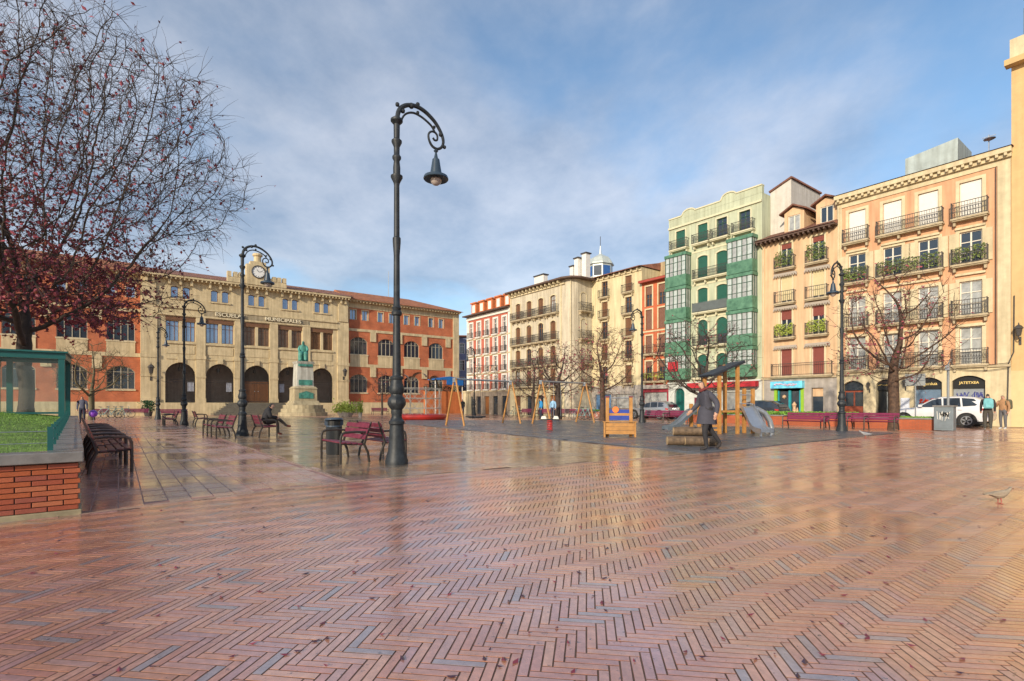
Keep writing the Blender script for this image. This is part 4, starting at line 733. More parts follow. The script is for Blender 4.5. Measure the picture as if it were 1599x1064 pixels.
# cream corner house, standing forward
m_cr = mat('cream_stucco', (0.56, 0.50, 0.38), 0.85, 0.12, 0.8, streak=0.24, bump=0.06, bscale=30)
WC = 10.0; SD = 2.85; sC = sY-WY; hc = np.array(rootat(sC)[:2])-B*SD
crh = house('cream_house', 'cream corner house with long iron balconies and brown shutters standing forward of the row', (*(hc+A*WC), 0), WC, RZ_R, 14)
HX = [1.45, 3.4, 5.35, 7.3]; HZ = [(3.15, 4.85, 0), (5.3, 7.2, 0.2), (7.75, 9.75, 0.22), (10.5, 12.35, 0.15)]; RC = 0.9
b = MB(); wall_holes(b, 0, WC-RC, 2.9, 13.6, [(x-0.42, x+0.42, a, c, r) for x in HX for a, c, r in HZ], rev=0.18)
for i in range(6):
    t0, t1 = math.pi/2*i/6, math.pi/2*(i+1)/6; q = lambda t: (WC-RC+RC*math.sin(t), RC-RC*math.cos(t)); (xa, ya), (xb, yb) = q(t0), q(t1); b.poly([(xa,ya,0),(xb,yb,0),(xb,yb,13.6),(xa,ya,13.6)])
sw_ = MB(); wall_holes(sw_, 0, SD-RC+2.0, 2.9, 13.6, [(0.75-0.35, 0.75+0.35, a, c, r) for a, c, r in HZ], rev=0.18); wall_holes(sw_, 0, SD-RC+2, 0, 2.9, [(0.3, 1.1, 0.03, 2.3)], rev=0.2)
b.add(sw_, Matrix.Translation((WC, RC, 0)) @ Matrix.Rotation(R(90), 4, 'Z')); shell(b, 0, WC-0.02, RC, 10, 0, 13.6); b.build('wall', m_cr, crh)
b = MB(); wall_holes(b, 0, WC-RC, 0, 2.9, [(x-0.5, x+0.5, 0.03, 2.2, 0.15) for x in HX], y=-0.05, rev=0.3); b.box(0, WC-RC, -0.14, -0.052, 2.8, 2.92); b.build('ground_floor_wall', m_ye, crh)
for i, x in enumerate(HX): sheet(1.0, 2.17, 0.15, 0).build('door', (m_brownframe, m_glass, m_glass, m_door)[i], crh, loc=(x, 0.2, 0.03))
MB().box(0.3, 1.1, 0, 0.05, 0.03, 2.3).build('door', m_brownframe, crh, loc=(WC-0.15, RC, 0), rz=R(90))
for j, (a, c, r) in enumerate(HZ):
    for i, x in enumerate(HX):
        window(crh, x, a, c, 0.84, 'shut2' if (i*3+j) % 4 else 'case', r, y=0.12, fm=m_brownframe, bm=m_brownframe, gm=m_glass2 if (i+j) % 3 == 0 else m_glass, surround=m_cream, sw=0.11, rev=0.12)
    window(crh, WC, a, c, 0.7, 'case' if j % 2 else 'shut2', r, y=0.12, rz=R(90), dy=RC+0.75, fm=m_brownframe, bm=m_brownframe, surround=m_cream, sw=0.1, rev=0.12)
    if j in (1, 2, 3):
        for x0_, wd in ((1.45, 1.9), (3.4, 1.9), (5.35, 1.9), (7.3, 1.9)): balcony(crh, x0_, a, wd, 0.5, 'ornate', 0.8, m_slabstone)
    else: balcony(crh, 4.4, a, 7.6, 0.5, 'ornate', 0.8, m_slabstone)
    balcony(crh, WC, a, 1.5, 0.5, 'ornate', 0.8, m_slabstone, rz=R(90), dy=RC+0.75)
MB().tube([(WC-0.25, 0.15, 0.2), (WC-0.25, 0.15, 13.4)], 0.05, 6).build('downpipe', m_cream, crh)
for x in (0.12, 8.5): MB().box(x-0.1, x+0.12, -0.06, -0.003, 2.93, 13.2).build('pilaster', m_cream, crh)
b = MB(); b.box(0, WC-RC, -0.15, -0.003, 13.15, 13.3); b.build('cornice', m_cream, crh)
for i in range(14): MB().prism([(0.2+0.63*i, 13.6), (0.34+0.63*i, 13.6), (0.32+0.63*i, 13.32), (0.22+0.63*i, 13.32)], -0.5, -0.003).build('bracket', m_cream, crh)
ed = [(-0.15, -0.7), (WC-0.7, -0.7), (WC+0.2, -0.3), (WC+0.7, 0.6), (WC+0.7, 4.0), (WC+0.4, 10.2), (-0.15, 10.2)]
b = MB().slab(ed, 13.6, 13.75); b.build('eaves', m_eave, crh); b = MB(); c_ = (5.5, 5.0, 15.0)
for i in range(len(ed)): b.poly([(*ed[i], 13.755), (*ed[(i+1) % len(ed)], 13.755), c_])
b.build('roof', m_tile2, crh)
for x, y, wd, hh in ((2.4, 2.5, 1.6, 1.3), (8.0, 2.2, 0.5, 1.1), (8.9, 2.0, 0.55, 1.7), (9.6, 2.4, 0.6, 2.1)):
    k = MB(); k.box(x-wd/2, x+wd/2, y-0.3, y+0.3, 13.9, 14.3+hh); o = k.build('chimney', m_white, crh); MB().box(x-wd/2-0.1, x+wd/2+0.1, y-0.4, y+0.4, 14.302+hh, 14.42+hh).build('chimney_cap', m_iron, o)

# red and white house at the far end
m_rw = mat('rose_red_stucco', (0.46, 0.13, 0.085), 0.85, 0.12, 1.2, streak=0.15)
WRW = 9.2; rwh = house('red_white_house', 'red house with white window frames and row of orange dormers at far corner', (*(hc+A*(WC+WRW)), 0), WRW, RZ_R, 13)
QX = [0.95+1.78*i for i in range(5)]; QZ = [(3.05, 4.6), (5.15, 6.9), (7.35, 9.1), (9.5, 11.3)]
b = MB(); wall_holes(b, 0, WRW, 2.8, 12.2, [(x-0.36, x+0.36, a, c) for x in QX for a, c in QZ]); shell(b, 0, WRW, 0, 9, 0, 12.2); b.build('wall', m_rw, rwh)
b = MB(); wall_holes(b, 0, WRW, 0, 2.8, [(x-0.5, x+0.5, 0.03, 2.2) for x in QX], y=-0.04, rev=0.3); b.build('ground_floor_wall', mat('brown_grey_stone', (0.30, 0.24, 0.18), 0.85, 0.2), rwh)
for i, x in enumerate(QX): MB().box(x-0.5, x+0.5, 0.14, 0.18, 0.03, 2.2).build('door', m_door if i == 2 else m_glass, rwh)
for j, (a, c) in enumerate(QZ):
    MB().box(0, WRW, -0.07, -0.003, a-0.3, a-0.14).build('band', m_cream, rwh)
    for i, x in enumerate(QX):
        window(rwh, x, a, c, 0.72, 'case', y=0.12, surround=m_white, sw=0.2, rev=0.12); balcony(rwh, x, a-0.02, 1.1, 0.3, 'bars', 0.65, m_white, brackets=False)
MB().box(WRW-0.4, WRW, -0.05, -0.003, 2.8, 11.9).build('pilaster', m_white, rwh); MB().box(0, 0.35, -0.05, -0.003, 2.8, 11.9).build('pilaster', m_white, rwh)
MB().box(0, WRW, -0.12, -0.003, 11.75, 12.15).build('frieze', m_white, rwh); MB().box(-0.1, WRW, -0.7, -0.003, 12.2, 12.32).build('eaves', m_eave, rwh)
m_ordorm = mat('orange_dormer', (0.55, 0.17, 0.06), 0.8, 0.15)
b = MB(); b.poly([(-0.1,-0.7,12.33),(WRW,-0.7,12.33),(WRW,4.5,13.6),(-0.1,4.5,13.6)]); b.poly([(-0.1,9,12.3),(-0.1,-0.7,12.33),(-0.1,4.5,13.6)]); b.build('roof', m_tile, rwh)
for x in QX:
    d = MB(); d.box(x-0.55, x+0.55, 0.4, 3.0, 12.4, 13.9); d.box(x-0.65, x+0.65, 0.25, 3.1, 13.9, 14.05); o = d.build('dormer', m_ordorm, rwh); MB().box(x-0.3, x+0.3, 0.36, 0.398, 12.75, 13.7).build('pane', m_white, o)

# blue house at the end of the side street and a row closing it
bp = at(728, 92); bh = house('blue_house', 'slate blue house seen in the narrow gap beside the school', (bp[0]-7, bp[1], 0), 16, R(6), 12)
b = MB(); BZ = [(1.0, 3.0), (4.2, 6.0), (7.2, 9.0), (10.2, 12.0)]; BXs = [1.5+1.6*i for i in range(9)]
wall_holes(b, 0, 16, 0, 13.2, [(x-0.4, x+0.4, a, c) for x in BXs for a, c in BZ]); shell(b, 0, 16, 0, 8, 0, 13.2); b.build('wall', mat('slate_blue_stucco', (0.20, 0.24, 0.36), 0.85, 0.12), bh)
for x in BXs:
    for a, c in BZ: window(bh, x, a, c, 0.8, 'case', y=0.12, fm=m_white, surround=m_white, sw=0.1, rev=0.12)
MB().prism([(-0.3, 13.2), (16.3, 13.2), (16.3, 13.4), (-0.3, 13.4)], -0.6, 8.2).build('roof', m_tile2, bh)

# glass lookout on a roof behind the row
lp = at(938, 66); lk = thing('rooftop_lookout', 'octagonal white rooftop lookout with blue panes and domed cap behind yellow house', 'tower', (lp[0], lp[1], 0))
m_look = mat('pale_zinc', (0.48, 0.52, 0.48), 0.4, 0.12, 2, metal=0.2)
MB().lathe([(2.2,0),(2.2,14.6),(2.35,14.7),(2.35,14.95)], 8).build('base', m_look, lk)
b = MB().lathe([(1.55,14.96),(1.55,18.6),(1.75,18.7),(1.7,18.9),(1.2,19.6),(0.45,20.0),(0.15,20.2),(0.05,21.2)], 8); b.build('cap', m_look, lk)
for k in range(8):
    t = math.pi/4*(k+0.5); c, s = math.cos(t), math.sin(t); d = 1.55*math.cos(math.pi/8)+0.02
    MB().poly([(c*d-s*u, s*d+c*u, z) for u, z in ((-0.5, 17.2), (0.5, 17.2), (0.5, 18.45), (-0.5, 18.45))]).build('pane', m_glass if k % 2 else mat('blue_pane', (0.03, 0.10, 0.3), 0.08, 0.2), lk)
rl = MB()
for k in range(16): t = math.pi/8*k; rl.bar((2.25*math.cos(t), 2.25*math.sin(t), 14.95), (2.25*math.cos(t), 2.25*math.sin(t), 15.95), 0.05)
for z in (15.4, 15.95): rl.tube([(2.25*math.cos(t), 2.25*math.sin(t), z) for t in np.linspace(0, 2*math.pi, 17)], 0.035, 4)
rl.build('railing', m_steel, lk); MB().tube([(0,0,21.1),(0,0,22.4)], 0.04, 5).build('weather_vane', m_iron, lk)

# tall ochre house at the right edge
m_oc = mat('ochre_plaster', (0.58, 0.40, 0.19), 0.85, 0.08, 2.0, streak=0.06, bump=0.12, bscale=14); 
och = house('ochre_house', 'tall ochre plastered house with rounded glass balcony at the right edge', rootat(0.0), 9, RZ_R, 19)
b = MB(); b.poly([(0.0,-0.04,3.0),(9,-0.04,3.0),(9,-0.04,19.2),(0.0,-0.04,19.2)]); shell(b, 0, 9, -0.04, 9, 0, 19.2); b.build('wall', m_oc, och)
b = MB(); wall_holes(b, 0, 9, 0, 3.0, [(0.75, 3.2, 0.03, 2.75)], y=-0.06, rev=0.25); b.build('ground_floor_wall', mat('cream_plaster', (0.60, 0.47, 0.25), 0.85, 0.08), och)
b = MB(); b.box(-0.2, 9, -0.55, -0.042, 19.2, 19.5); b.build('cornice', m_oc, och); b = MB(); b.box(-0.02, 9, -0.3, 2, 19.502, 20.6); b.build('parapet', m_cream, och)
b = MB(); b.box(0.5, 6, -0.25, -0.22, 20.602, 22.0); b.build('glass_balustrade', mat('smoked_glass', (0.12, 0.17, 0.2), 0.08, 0.2, spec=0.8), och)
MB().box(0.78, 3.18, 0.05, 0.1, 0.03, 2.72).build('red_poster_shutter', mat('red_shop_panel', (0.45, 0.10, 0.08), 0.5, 0.25, 2.5), och)
for z, t in ((1.35, 'ok'), (1.0, 'ok')): MB().box(1.0, 1.5, 0.03, 0.048, z-0.1, z+0.1).build('notice', m_poster, och)
wall_lantern(och, 0.35, -0.07, 4.6, 0.95)
MB().tube([(-0.15, -0.13, 0.6), (-0.1, -0.13, 3.4), (0.1, -0.1, 4.0), (0.12, -0.1, 7.0)], 0.03, 5).build('cable', m_iron, och)

# ---------------------------------------------------------------- street lamps
def lamp_proto():
    t = thing('street_lamp', 'x', 'street lamp', group='cast iron street lamps')
    s = 0.0129; q = lambda hw, y: (hw*s, (725-y)*s)
    b = MB(); b.lathe([q(*p) for p in ((17.8,725),(17.8,719),(16.5,716),(16,711),(14,706),(13,700),(12,685),(10.6,664))], 20, flute=0.0); b.build('pedestal', m_castiron, t, smooth=True)
    b = MB(); b.lathe([q(*p) for p in ((10.3,664),(12.2,662),(12.4,658),(10,656),(8,652),(8,648),(9,644),(8.6,640))], 20); b.build('collar', m_castiron, t, smooth=True)
    b = MB(); b.lathe([q(*p) for p in ((8.6,640),(11,637),(14,632),(14.3,628),(12.5,622),(9.5,619),(9,616))], 24, flute=0.06); b.lathe([q(*p) for p in ((9,616),(11,614),(12,609),(11.2,604),(9.3,598),(8.6,594),(10.2,592),(10.2,589),(7.2,587))], 24, flute=0.05); b.build('bulb_ornament', m_castiron, t, smooth=True)
    b = MB(); b.lathe([q(*p) for p in ((6.7,588),(5.6,520),(5.4,494),(7.8,492),(8.2,488),(6,485),(7.4,481),(5,478),(4.6,400),(6.2,378),(6.2,372),(4.5,370),(4.2,290),(5,286),(9.2,278),(9.2,275),(5.5,273),(5.6,262),(4.4,252),(6.8,248),(6.8,245),(4.5,242),(4.6,230),(8,223),(8,220),(4.6,217),(4.9,195),(9.4,190),(9.4,187),(4.4,183))], 16); b.build('pole', m_castiron, t, smooth=True)
    X = lambda x: (x-621)*0.0146; Z = lambda y: (725-y)*s
    P = [(622,186),(623,176),(627,167),(634,160),(643,156),(653,155),(664,158),(674,164),(682,171),(689,181),(693,190),(694,199),(691,207),(684,212),(676,210),(671,202),(670,193),(674,187),(680,186),(684,190),(684,197),(680,199),(677,196)]
    # smooth the arm with a Catmull-Rom curve
    def cr(P, k=4):
        out = []
        for i in range(len(P)-1):
            p0, p1, p2, p3 = P[max(i-1, 0)], P[i], P[i+1], P[min(i+2, len(P)-1)]
            for j in range(k):
                u = j/k; out.append(tuple(0.5*((2*p1[d])+(-p0[d]+p2[d])*u+(2*p0[d]-5*p1[d]+4*p2[d]-p3[d])*u*u+(-p0[d]+3*p1[d]-3*p2[d]+p3[d])*u**3) for d in range(2)))
        return out+[P[-1]]
    C = cr(P); n = len(C); b = MB(); b.tube([(X(x), 0, Z(y)) for x, y in C], [max(0.022, 0.05*(1-0.75*i/n)) for i in range(n)], 8)
    C2 = cr([(627,188),(631,178),(637,171),(646,167),(656,168),(666,172),(675,178),(680,186)]); b.tube([(X(x), 0, Z(y)) for x, y in C2], 0.022, 6); b.build('arm', m_castiron, t, smooth=True)
    b = MB()
    for x, y, r in ((622,163,.045),(653,151,.045),(653,164,.035),(696,205,.04),(643,157,.06),(630,170,.05),(679,178,.035),(690,186,.05)):
        b.lathe([(r*math.sin(a), -r*math.cos(a)) for a in np.linspace(0.15, math.pi-0.15, 6)], 8, (X(x), 0, Z(y)))
    b.build('knobs', m_castiron, t, smooth=True)
    b = MB(); x0 = X(682); b.lathe([(0.015, Z(213)), (0.05, Z(216)), (0.02, Z(219)), (0.045, Z(228)), (0.075, Z(230)), (0.095, Z(240)), (0.125, Z(254)), (0.25, Z(258)), (0.265, Z(262)), (0.255, Z(263)), (0.11, Z(257))], 20, (x0, 0, 0)); b.build('lamp_shade', mat('shade_metal', (0.03, 0.05, 0.075), 0.35, 0.15), t, smooth=True)
    r = 0.125; MB().lathe([(r*math.cos(a), Z(262)+r*1.1*math.sin(a)) for a in np.linspace(0, -math.pi/2+0.05, 8)], 16, (x0, 0, 0)).build('globe', mat('frosted_globe', (0.42, 0.36, 0.33), 0.2, 0.1), t, smooth='all')
    return t
lp0 = lamp_proto(); lamp1 = at(620, 10.54)
rB = math.atan2(B[1], B[0])
lamps = [(lamp1, rB, 'tall dark cast iron lamp nearest the camera, beside the pair of maroon benches'),
         (at(379, 20.1), rB, 'cast iron lamp rising behind the bench where a man sits'),
         (at(288, 30.6), rB, 'cast iron lamp in front of the school arches, third in its row'),
         (at(247, 41.5), rB+R(50), 'slender far lamp before the left corner of the school'),
         (at(1315, 23.0), rB+math.pi, 'cast iron lamp on the right in front of the orange house'),
         (at(1003, 34.2), rB+math.pi, 'cast iron lamp behind the toy stall in front of the red house'),
         (at(741, 57.0), rB+math.pi, 'far cast iron lamp in front of the red and white house')]
for i, (p, a, l) in enumerate(lamps):
    if i == 0: lp0.location = (p[0], p[1], 0.0); lp0.rotation_euler = (0, 0, a); lp0['label'] = l
    else: dup(lp0, l, (p[0], p[1], 0.0), a)

od = at(760, 56.6); orn = thing('street_ornament', 'pale wire light ornament hanging beside the far lamp before the red house', 'ornament', (od[0], od[1], 4.6), 0.0); m_orn = mat('pale_light_wire', (0.55, 0.48, 0.34), 0.5, 0.15)
q_ = random.Random(5)
for i in range(5):
    x = -1.0+0.5*i; MB().tube([(x+q_.uniform(-0.25, 0.25), q_.uniform(-0.03, 0.03), -0.75+1.5*j/9+q_.uniform(-0.1, 0.1)) for j in range(10)], 0.06, 5).build('light_strand', m_orn, orn)
MB().tube([(-1.35, 0, 0.85), (1.2, 0, 0.85)], 0.03, 5).build('hanger', m_iron, orn); MB().tube([(-1.2, 0, 0.85), (-1.15, 0, 1.6)], 0.02, 4).build('hanger_wire', m_iron, orn)

# ---------------------------------------------------------------- benches
def bench_proto(L, nseat=4, name='bench', fm=None, smat=None):
    t = thing(name, 'x', 'bench', group='slatted benches of the square'); fm = fm or m_benchframe; smat = smat or m_maroon
    for sx in (-L/2, L/2):
        b = MB(); b.tube([(sx,0.54,0),(sx,0.54,0.30),(sx,0.535,0.52),(sx,0.51,0.595),(sx,0.45,0.625),(sx,0.2,0.635),(sx,0.02,0.62)], [0.027,0.027,0.026,0.026,0.026,0.024,0.022], 6)
        b.tube([(sx,-0.06,0),(sx,-0.03,0.2),(sx,0.05,0.37),(sx,0.0,0.55),(sx,-0.07,0.74),(sx,-0.10,0.83)], [0.028,0.028,0.03,0.028,0.024,0.02], 6); b.tube([(sx,0.53,0.40),(sx,0.3,0.385),(sx,0.05,0.375)], 0.024, 6)
        b.build('side_frame', fm, t, smooth=True)
    for i in range(nseat):
        y = 0.49-0.115*i; ob('seat_slat', cached(('seat', L, smat.name), lambda: MB().box(-L/2-0.03, L/2+0.03, -0.048, 0.048, -0.014, 0.014).mesh('seat_slat', smat, bevel=0.005)), t, (0, y, 0.42-0.012*i))
    for i in range(3):
        z = 0.52+0.115*i; o = ob('back_slat', cached(('back', L, smat.name), lambda: MB().box(-L/2-0.03, L/2+0.03, -0.014, 0.014, -0.05, 0.05).mesh('back_slat', smat, bevel=0.005)), t, (0, 0.035-0.04*i, z)); o.rotation_euler = (R(20), 0, 0)
    return t
def place(proto, spots):
    for i, (p, a, l) in enumerate(spots):
        if i == 0: proto.location = (p[0], p[1], 0.004); proto.rotation_euler = (0, 0, a); proto['label'] = l
        else: dup(proto, l, (p[0], p[1], 0.004), a)
aB = rB-R(90)                                                    # faces +B when turned by this (seat front is local +Y)
def perp(d): return math.atan2(d[1], d[0])-R(90)
b1 = bench_proto(1.25)
c1 = (gp(494, 718)+gp(541, 723.5))/2+B*0.54
c2 = c1+B*0.42+A*0.15
lm2 = at(379, 20.1); lm3 = at(288, 30.6)
place(b1, [(c1, perp(-B), 'maroon bench nearest the camera, turned left beside the tall lamp and litter bin'),
           (c2, perp(B), 'maroon bench partly hidden behind the nearest lamp post'),
           (lm2+mA*1.0-B*0.55, perp(-B), 'maroon bench before the second lamp, near end of the empty pair'),
           (lm2+A*0.9-B*0.6, perp(-B), 'maroon bench before the second lamp, far end of the empty pair'),
           (lm2+mA*1.15+B*0.3, perp(B), 'maroon bench with the seated man on it'),
           (lm3+mA*1.2-B*0.5, perp(-B), 'far maroon bench turned left at the third lamp'),
           (lm3+mA*0.6+B*0.5, perp(B), 'far maroon bench turned right at the third lamp'),
           (lm3+A*1.5-B*0.4, perp(-B), 'far maroon bench just behind the third lamp')])
m_darkslat = mat('wet_brown_slats', (0.13, 0.035, 0.03), 0.3, 0.3, 7); m_darkframe = mat('dark_brown_casting', (0.05, 0.026, 0.022), 0.4, 0.2)
bl = bench_proto(1.3, 4, 'bench', m_darkframe, m_darkslat)
q0 = gp(150, 736)
place(bl, [(np.array([-7.60, 9.47])+AP*(1.62*i), perp(BP), l) for i, l in enumerate(['dark brown bench nearest the brick planter corner', 'dark brown bench along the planter, second from its corner', 'dark brown bench along the planter, third from its corner', 'dark brown bench along the planter, fourth from its corner', 'dark brown bench along the planter, farthest of the row'])])
m_pinkslat = mat('magenta_slats', (0.17, 0.015, 0.055), 0.4, 0.2, 6); br = bench_proto(1.9, 4, 'bench', m_benchframe, m_pinkslat)
def faceA(px, py): return gp(px, py)
place(br, [(gp(1262, 670.5), perp(-B), 'long magenta bench left of the right hand lamp'), (gp(1318, 670.5)+B*0.3, perp(-B), 'long magenta bench right behind the right hand lamp'), (gp(1366, 671.5), perp(-B), 'long magenta bench beside the brick planter and grey box'),
           (gp(1026, 660), perp(-B), 'magenta bench behind the low slide, left one'), (gp(1062, 661), perp(-B), 'magenta bench behind the low slide, right one'),
           (at(150, 47.5), perp(-A), 'red bench before the brick wing, left of the bicycles'), (at(214, 50.5), perp(-A), 'red bench before the brick wing, right of the bicycles'), (at(593, 62), perp(-A), 'red bench by the thin tree before the right brick wing'),
           (at(825, 49), perp(-B), 'far magenta bench before the cream house, leftmost'), (at(852, 47.5), perp(-B), 'far magenta bench before the cream house, left of the bare tree'), (at(888, 45.5), perp(-B), 'far magenta bench before the cream house, right of the bare tree'), (at(908, 44), perp(-B), 'far magenta bench before the cream house, next to the bicycles'), (at(272, 44), perp(-A), 'red bench in front of the first school arch')])

# ---------------------------------------------------------------- litter bin
bp_ = gp(522, 710); bin_ = thing('litter_bin', 'dark grey litter bin with slanted blue lid beside the nearest benches', 'bin', bp_, R(20)); m_bin = ribmat('dark_bin_plastic', (0.022, 0.025, 0.028), 0, 40, 0.5, 0.2, 0.5); m_lid = mat('blue_grey_lid', (0.05, 0.07, 0.10), 0.35, 0.2)
MB().lathe([(0.17,0),(0.18,0.03),(0.185,0.62),(0.19,0.66)], 20).build('bin_body', m_bin, bin_, smooth=True)
b = MB(); b.lathe([(0.186,0.664),(0.186,0.70)], 20)
for t in np.linspace(0, 2*math.pi, 9)[:-1]:
    if not (3.6 < t < 5.9): b.bar((0.165*math.cos(t), 0.165*math.sin(t), 0.70), (0.165*math.cos(t), 0.165*math.sin(t), 0.82), 0.10, 0.03)
b.build('bin_rim', m_lid, bin_)
b = MB(); b.lathe([(0.215,0),(0.22,0.02),(0.2,0.05),(0.1,0.065)], 20); o = b.build('lid', m_lid, bin_, smooth=True, loc=(0, 0, 0.815)); o.rotation_euler = (R(-7), 0, 0)
MB().lathe([(0.145,0.66),(0.145,0.81)], 16).build('bin_liner', m_black, bin_)

# ---------------------------------------------------------------- near brick planter with lawn
m_pb = mat('planter_brick', (1, 1, 1), 0.55, 0.22, 18, attr='tone', bump=0.3, bscale=60)
m_cope = mat('wet_grey_coping', (0.20, 0.19, 0.18), 0.35, 0.3, 4, rvar=0.12, bump=0.15, bscale=30); m_foot = mat('mossy_footing', (0.30, 0.25, 0.15), 0.7, 0.35, 5, bump=0.2, bscale=30)
pl = thing('planter', 'low red brick planter with grey coping and lawn at the left edge', 'planter', (PC[0], PC[1], 0.0), rP)      # local -X along the front, +Y along the side
LP, DP = 9.0, 24.0
MB().box(-LP, -0.02, 0.02, DP, -0.02, 0.572).build('core', m_joint, pl)
MB().box(-LP, 0.03, -0.03, DP, -0.02, 0.055).build('footing', m_foot, pl, bevel=0.008)
tones = [(0.40,0.095,0.035),(0.44,0.115,0.045),(0.36,0.08,0.035),(0.46,0.14,0.06),(0.33,0.085,0.05),(0.42,0.10,0.03)]; pal = []
for t in tones:
    for orient in (0, 1):
        b = MB(); lx = 0.245; b.box(-lx/2, lx/2, -0.02, 0.03, 0, 0.048) if orient == 0 else b.box(-0.03, 0.02, -lx/2, lx/2, 0, 0.048)
        me = b.mesh('brick', m_pb, bevel=0.004); a = me.color_attributes.new('tone', 'FLOAT_COLOR', 'POINT'); a.data.foreach_set('color', np.tile(np.array([*t, 1.0], np.float32), len(me.vertices))); pal.append(me)
def halfbrick(t):
    me = MB().box(-0.068, 0.068, -0.02, 0.03, 0, 0.048).mesh('brick', m_pb, bevel=0.004); a = me.color_attributes.new('tone', 'FLOAT_COLOR', 'POINT'); a.data.foreach_set('color', np.tile(np.array([*t, 1.0], np.float32), len(me.vertices))); return me
for r_ in range(9):
    z = 0.06+0.0565*r_; off = 0.125*(r_ % 2)
    for k in range(13): ob('brick', pal[2*random.randrange(6)], pl, (-0.145-off-0.255*k+0.02, 0.02+random.uniform(-0.003, 0.003), z))
    if off: ob('brick', cached(('half', r_), lambda: halfbrick(tones[r_ % 6])), pl, (-0.0495, 0.02, z))
    for k in range(24): ob('brick', pal[2*random.randrange(6)+1], pl, (-0.02+random.uniform(-0.003, 0.003), 0.145+off+0.255*k-0.02, z))
for k in range(9): MB().box(-0.99*(k+1)-(0.0 if k else 0), -0.99*k-0.006+(0.05 if k == 0 else 0), -0.05, 0.27, 0.576, 0.688).build('coping_stone', m_cope, pl, bevel=0.008)
for k in range(24): MB().box(-0.27, 0.05, 0.28+0.99*k, 0.28+0.99*(k+1)-0.006, 0.576, 0.688).build('coping_stone', m_cope, pl, bevel=0.008)
m_grass = mat('lawn_soil', (0.05, 0.11, 0.015), 0.9, 0.5, 1.5, col2=(0.13, 0.2, 0.03)); m_blade = mat('grass_blades', (0.08, 0.19, 0.02), 0.7, 0.35, 0.9, col2=(0.15, 0.27, 0.04))
def lawn_z(x, y): return 0.635+0.24*np.clip((y-0.3)/9.0, 0, 1)*np.clip((-x-0.2)/2.0, 0, 1)
b = MB(); gx = np.linspace(-LP, -0.265, 12); gy = np.linspace(0.265, DP, 24)
for i in range(11):
    for j in range(23): b.poly([(gx[a_], gy[c_], float(lawn_z(gx[a_], gy[c_]))) for a_, c_ in ((i,j),(i+1,j),(i+1,j+1),(i,j+1))])
b.build('lawn', m_grass, pl)
N = 70000; bx_ = rng.uniform(-LP, -0.27, N); by_ = 0.27+(DP-0.6)*rng.uniform(0, 1, N)**1.7; bz_ = lawn_z(bx_, by_); hh = rng.uniform(0.010, 0.024, N)*(1+by_/24); an = rng.uniform(0, math.pi, N); wv = 0.003*(1+by_/7); ln = rng.normal(0, 0.012, (N, 2))
V = np.zeros((N, 3, 3)); V[:, 0] = np.stack([bx_-np.cos(an)*wv, by_-np.sin(an)*wv, bz_-0.005], 1); V[:, 1] = np.stack([bx_+np.cos(an)*wv, by_+np.sin(an)*wv, bz_-0.005], 1); V[:, 2] = np.stack([bx_+ln[:, 0], by_+ln[:, 1], bz_+hh], 1)
me = bpy.data.meshes.new('grass'); me.from_pydata(V.reshape(-1, 3).tolist(), [], np.arange(3*N).reshape(-1, 3).tolist()); me.materials.append(m_blade); tag(ob('grass', me, pl), kind='stuff')
m_tealm = mat('teal_painted_steel', (0.012, 0.10, 0.095), 0.35, 0.15)
fc = thing('planter_fence', 'low teal wire fence along the planter coping', 'fence', (PC[0], PC[1], 0.692), rP)
for k in range(16): ob('post', cached('fpost', lambda: MB().box(-0.025, 0.025, -0.025, 0.025, -0.012, 0.26).mesh('post', m_tealm)), fc, (-0.24, 0.36+1.15*k, 0))
for k in range(3): ob('post', CACHE['fpost'], fc, (-2.3*(k+1), 0.36, 0))
for z in (0.08, 0.21): MB().tube([(-0.24, 0.36, z), (-0.24, 18, z)], 0.006, 4).build('wire', m_steel, fc); MB().tube([(-8, 0.36, z), (-0.24, 0.36, z)], 0.004, 4).build('wire', m_steel, fc)

# glass entrance hut on the lawn
kd = 21.5; kp = at(103, kd); kk = thing('glass_shelter', 'glass entrance shelter with teal steel frame on the lawn', 'shelter', (kp[0], kp[1], 0.0), rP-R(3)); kz = 0.90; kt = 3.36
b = MB(); KW = 5.0; KD = 3.0
for x in (-0.13, -2.05, -4.0): 
    for y in (0.0, KD): MB().box(x-0.1, x+0.1, y, y+0.16, kz-0.3, kt-0.302).build('post', m_tealm, kk)
for y in (0, KD): MB().box(-KW, 0.0, y-0.02, y+0.18, kt-0.3, kt-0.06).build('beam', m_tealm, kk)
MB().box(-0.2, 0.0, 0.182, KD-0.022, kt-0.3, kt-0.06).build('beam', m_tealm, kk); MB().box(-KW, 0.08, -0.12, KD+0.25, kt-0.058, kt+0.01).build('roof', m_tealm, kk)
m_kg = clearglass('shelter_glass')
for x0, x1 in ((-1.95, -0.23), (-3.9, -2.15), (-5.0, -4.1)):
    for y in (0.07, KD+0.08): MB().poly([(x0,y,kz),(x1,y,kz),(x1,y,kt-0.31),(x0,y,kt-0.31)]).build('pane', m_kg, kk)
MB().poly([(-0.12,0.2,kz),(-0.12,KD-0.04,kz),(-0.12,KD-0.04,kt-0.31),(-0.12,0.2,kt-0.31)]).build('pane', m_kg, kk)
for z in (kz-0.02,): MB().box(-KW, -0.03, 0.03, 0.13, z-0.06, z+0.02).build('rail', m_tealm, kk)

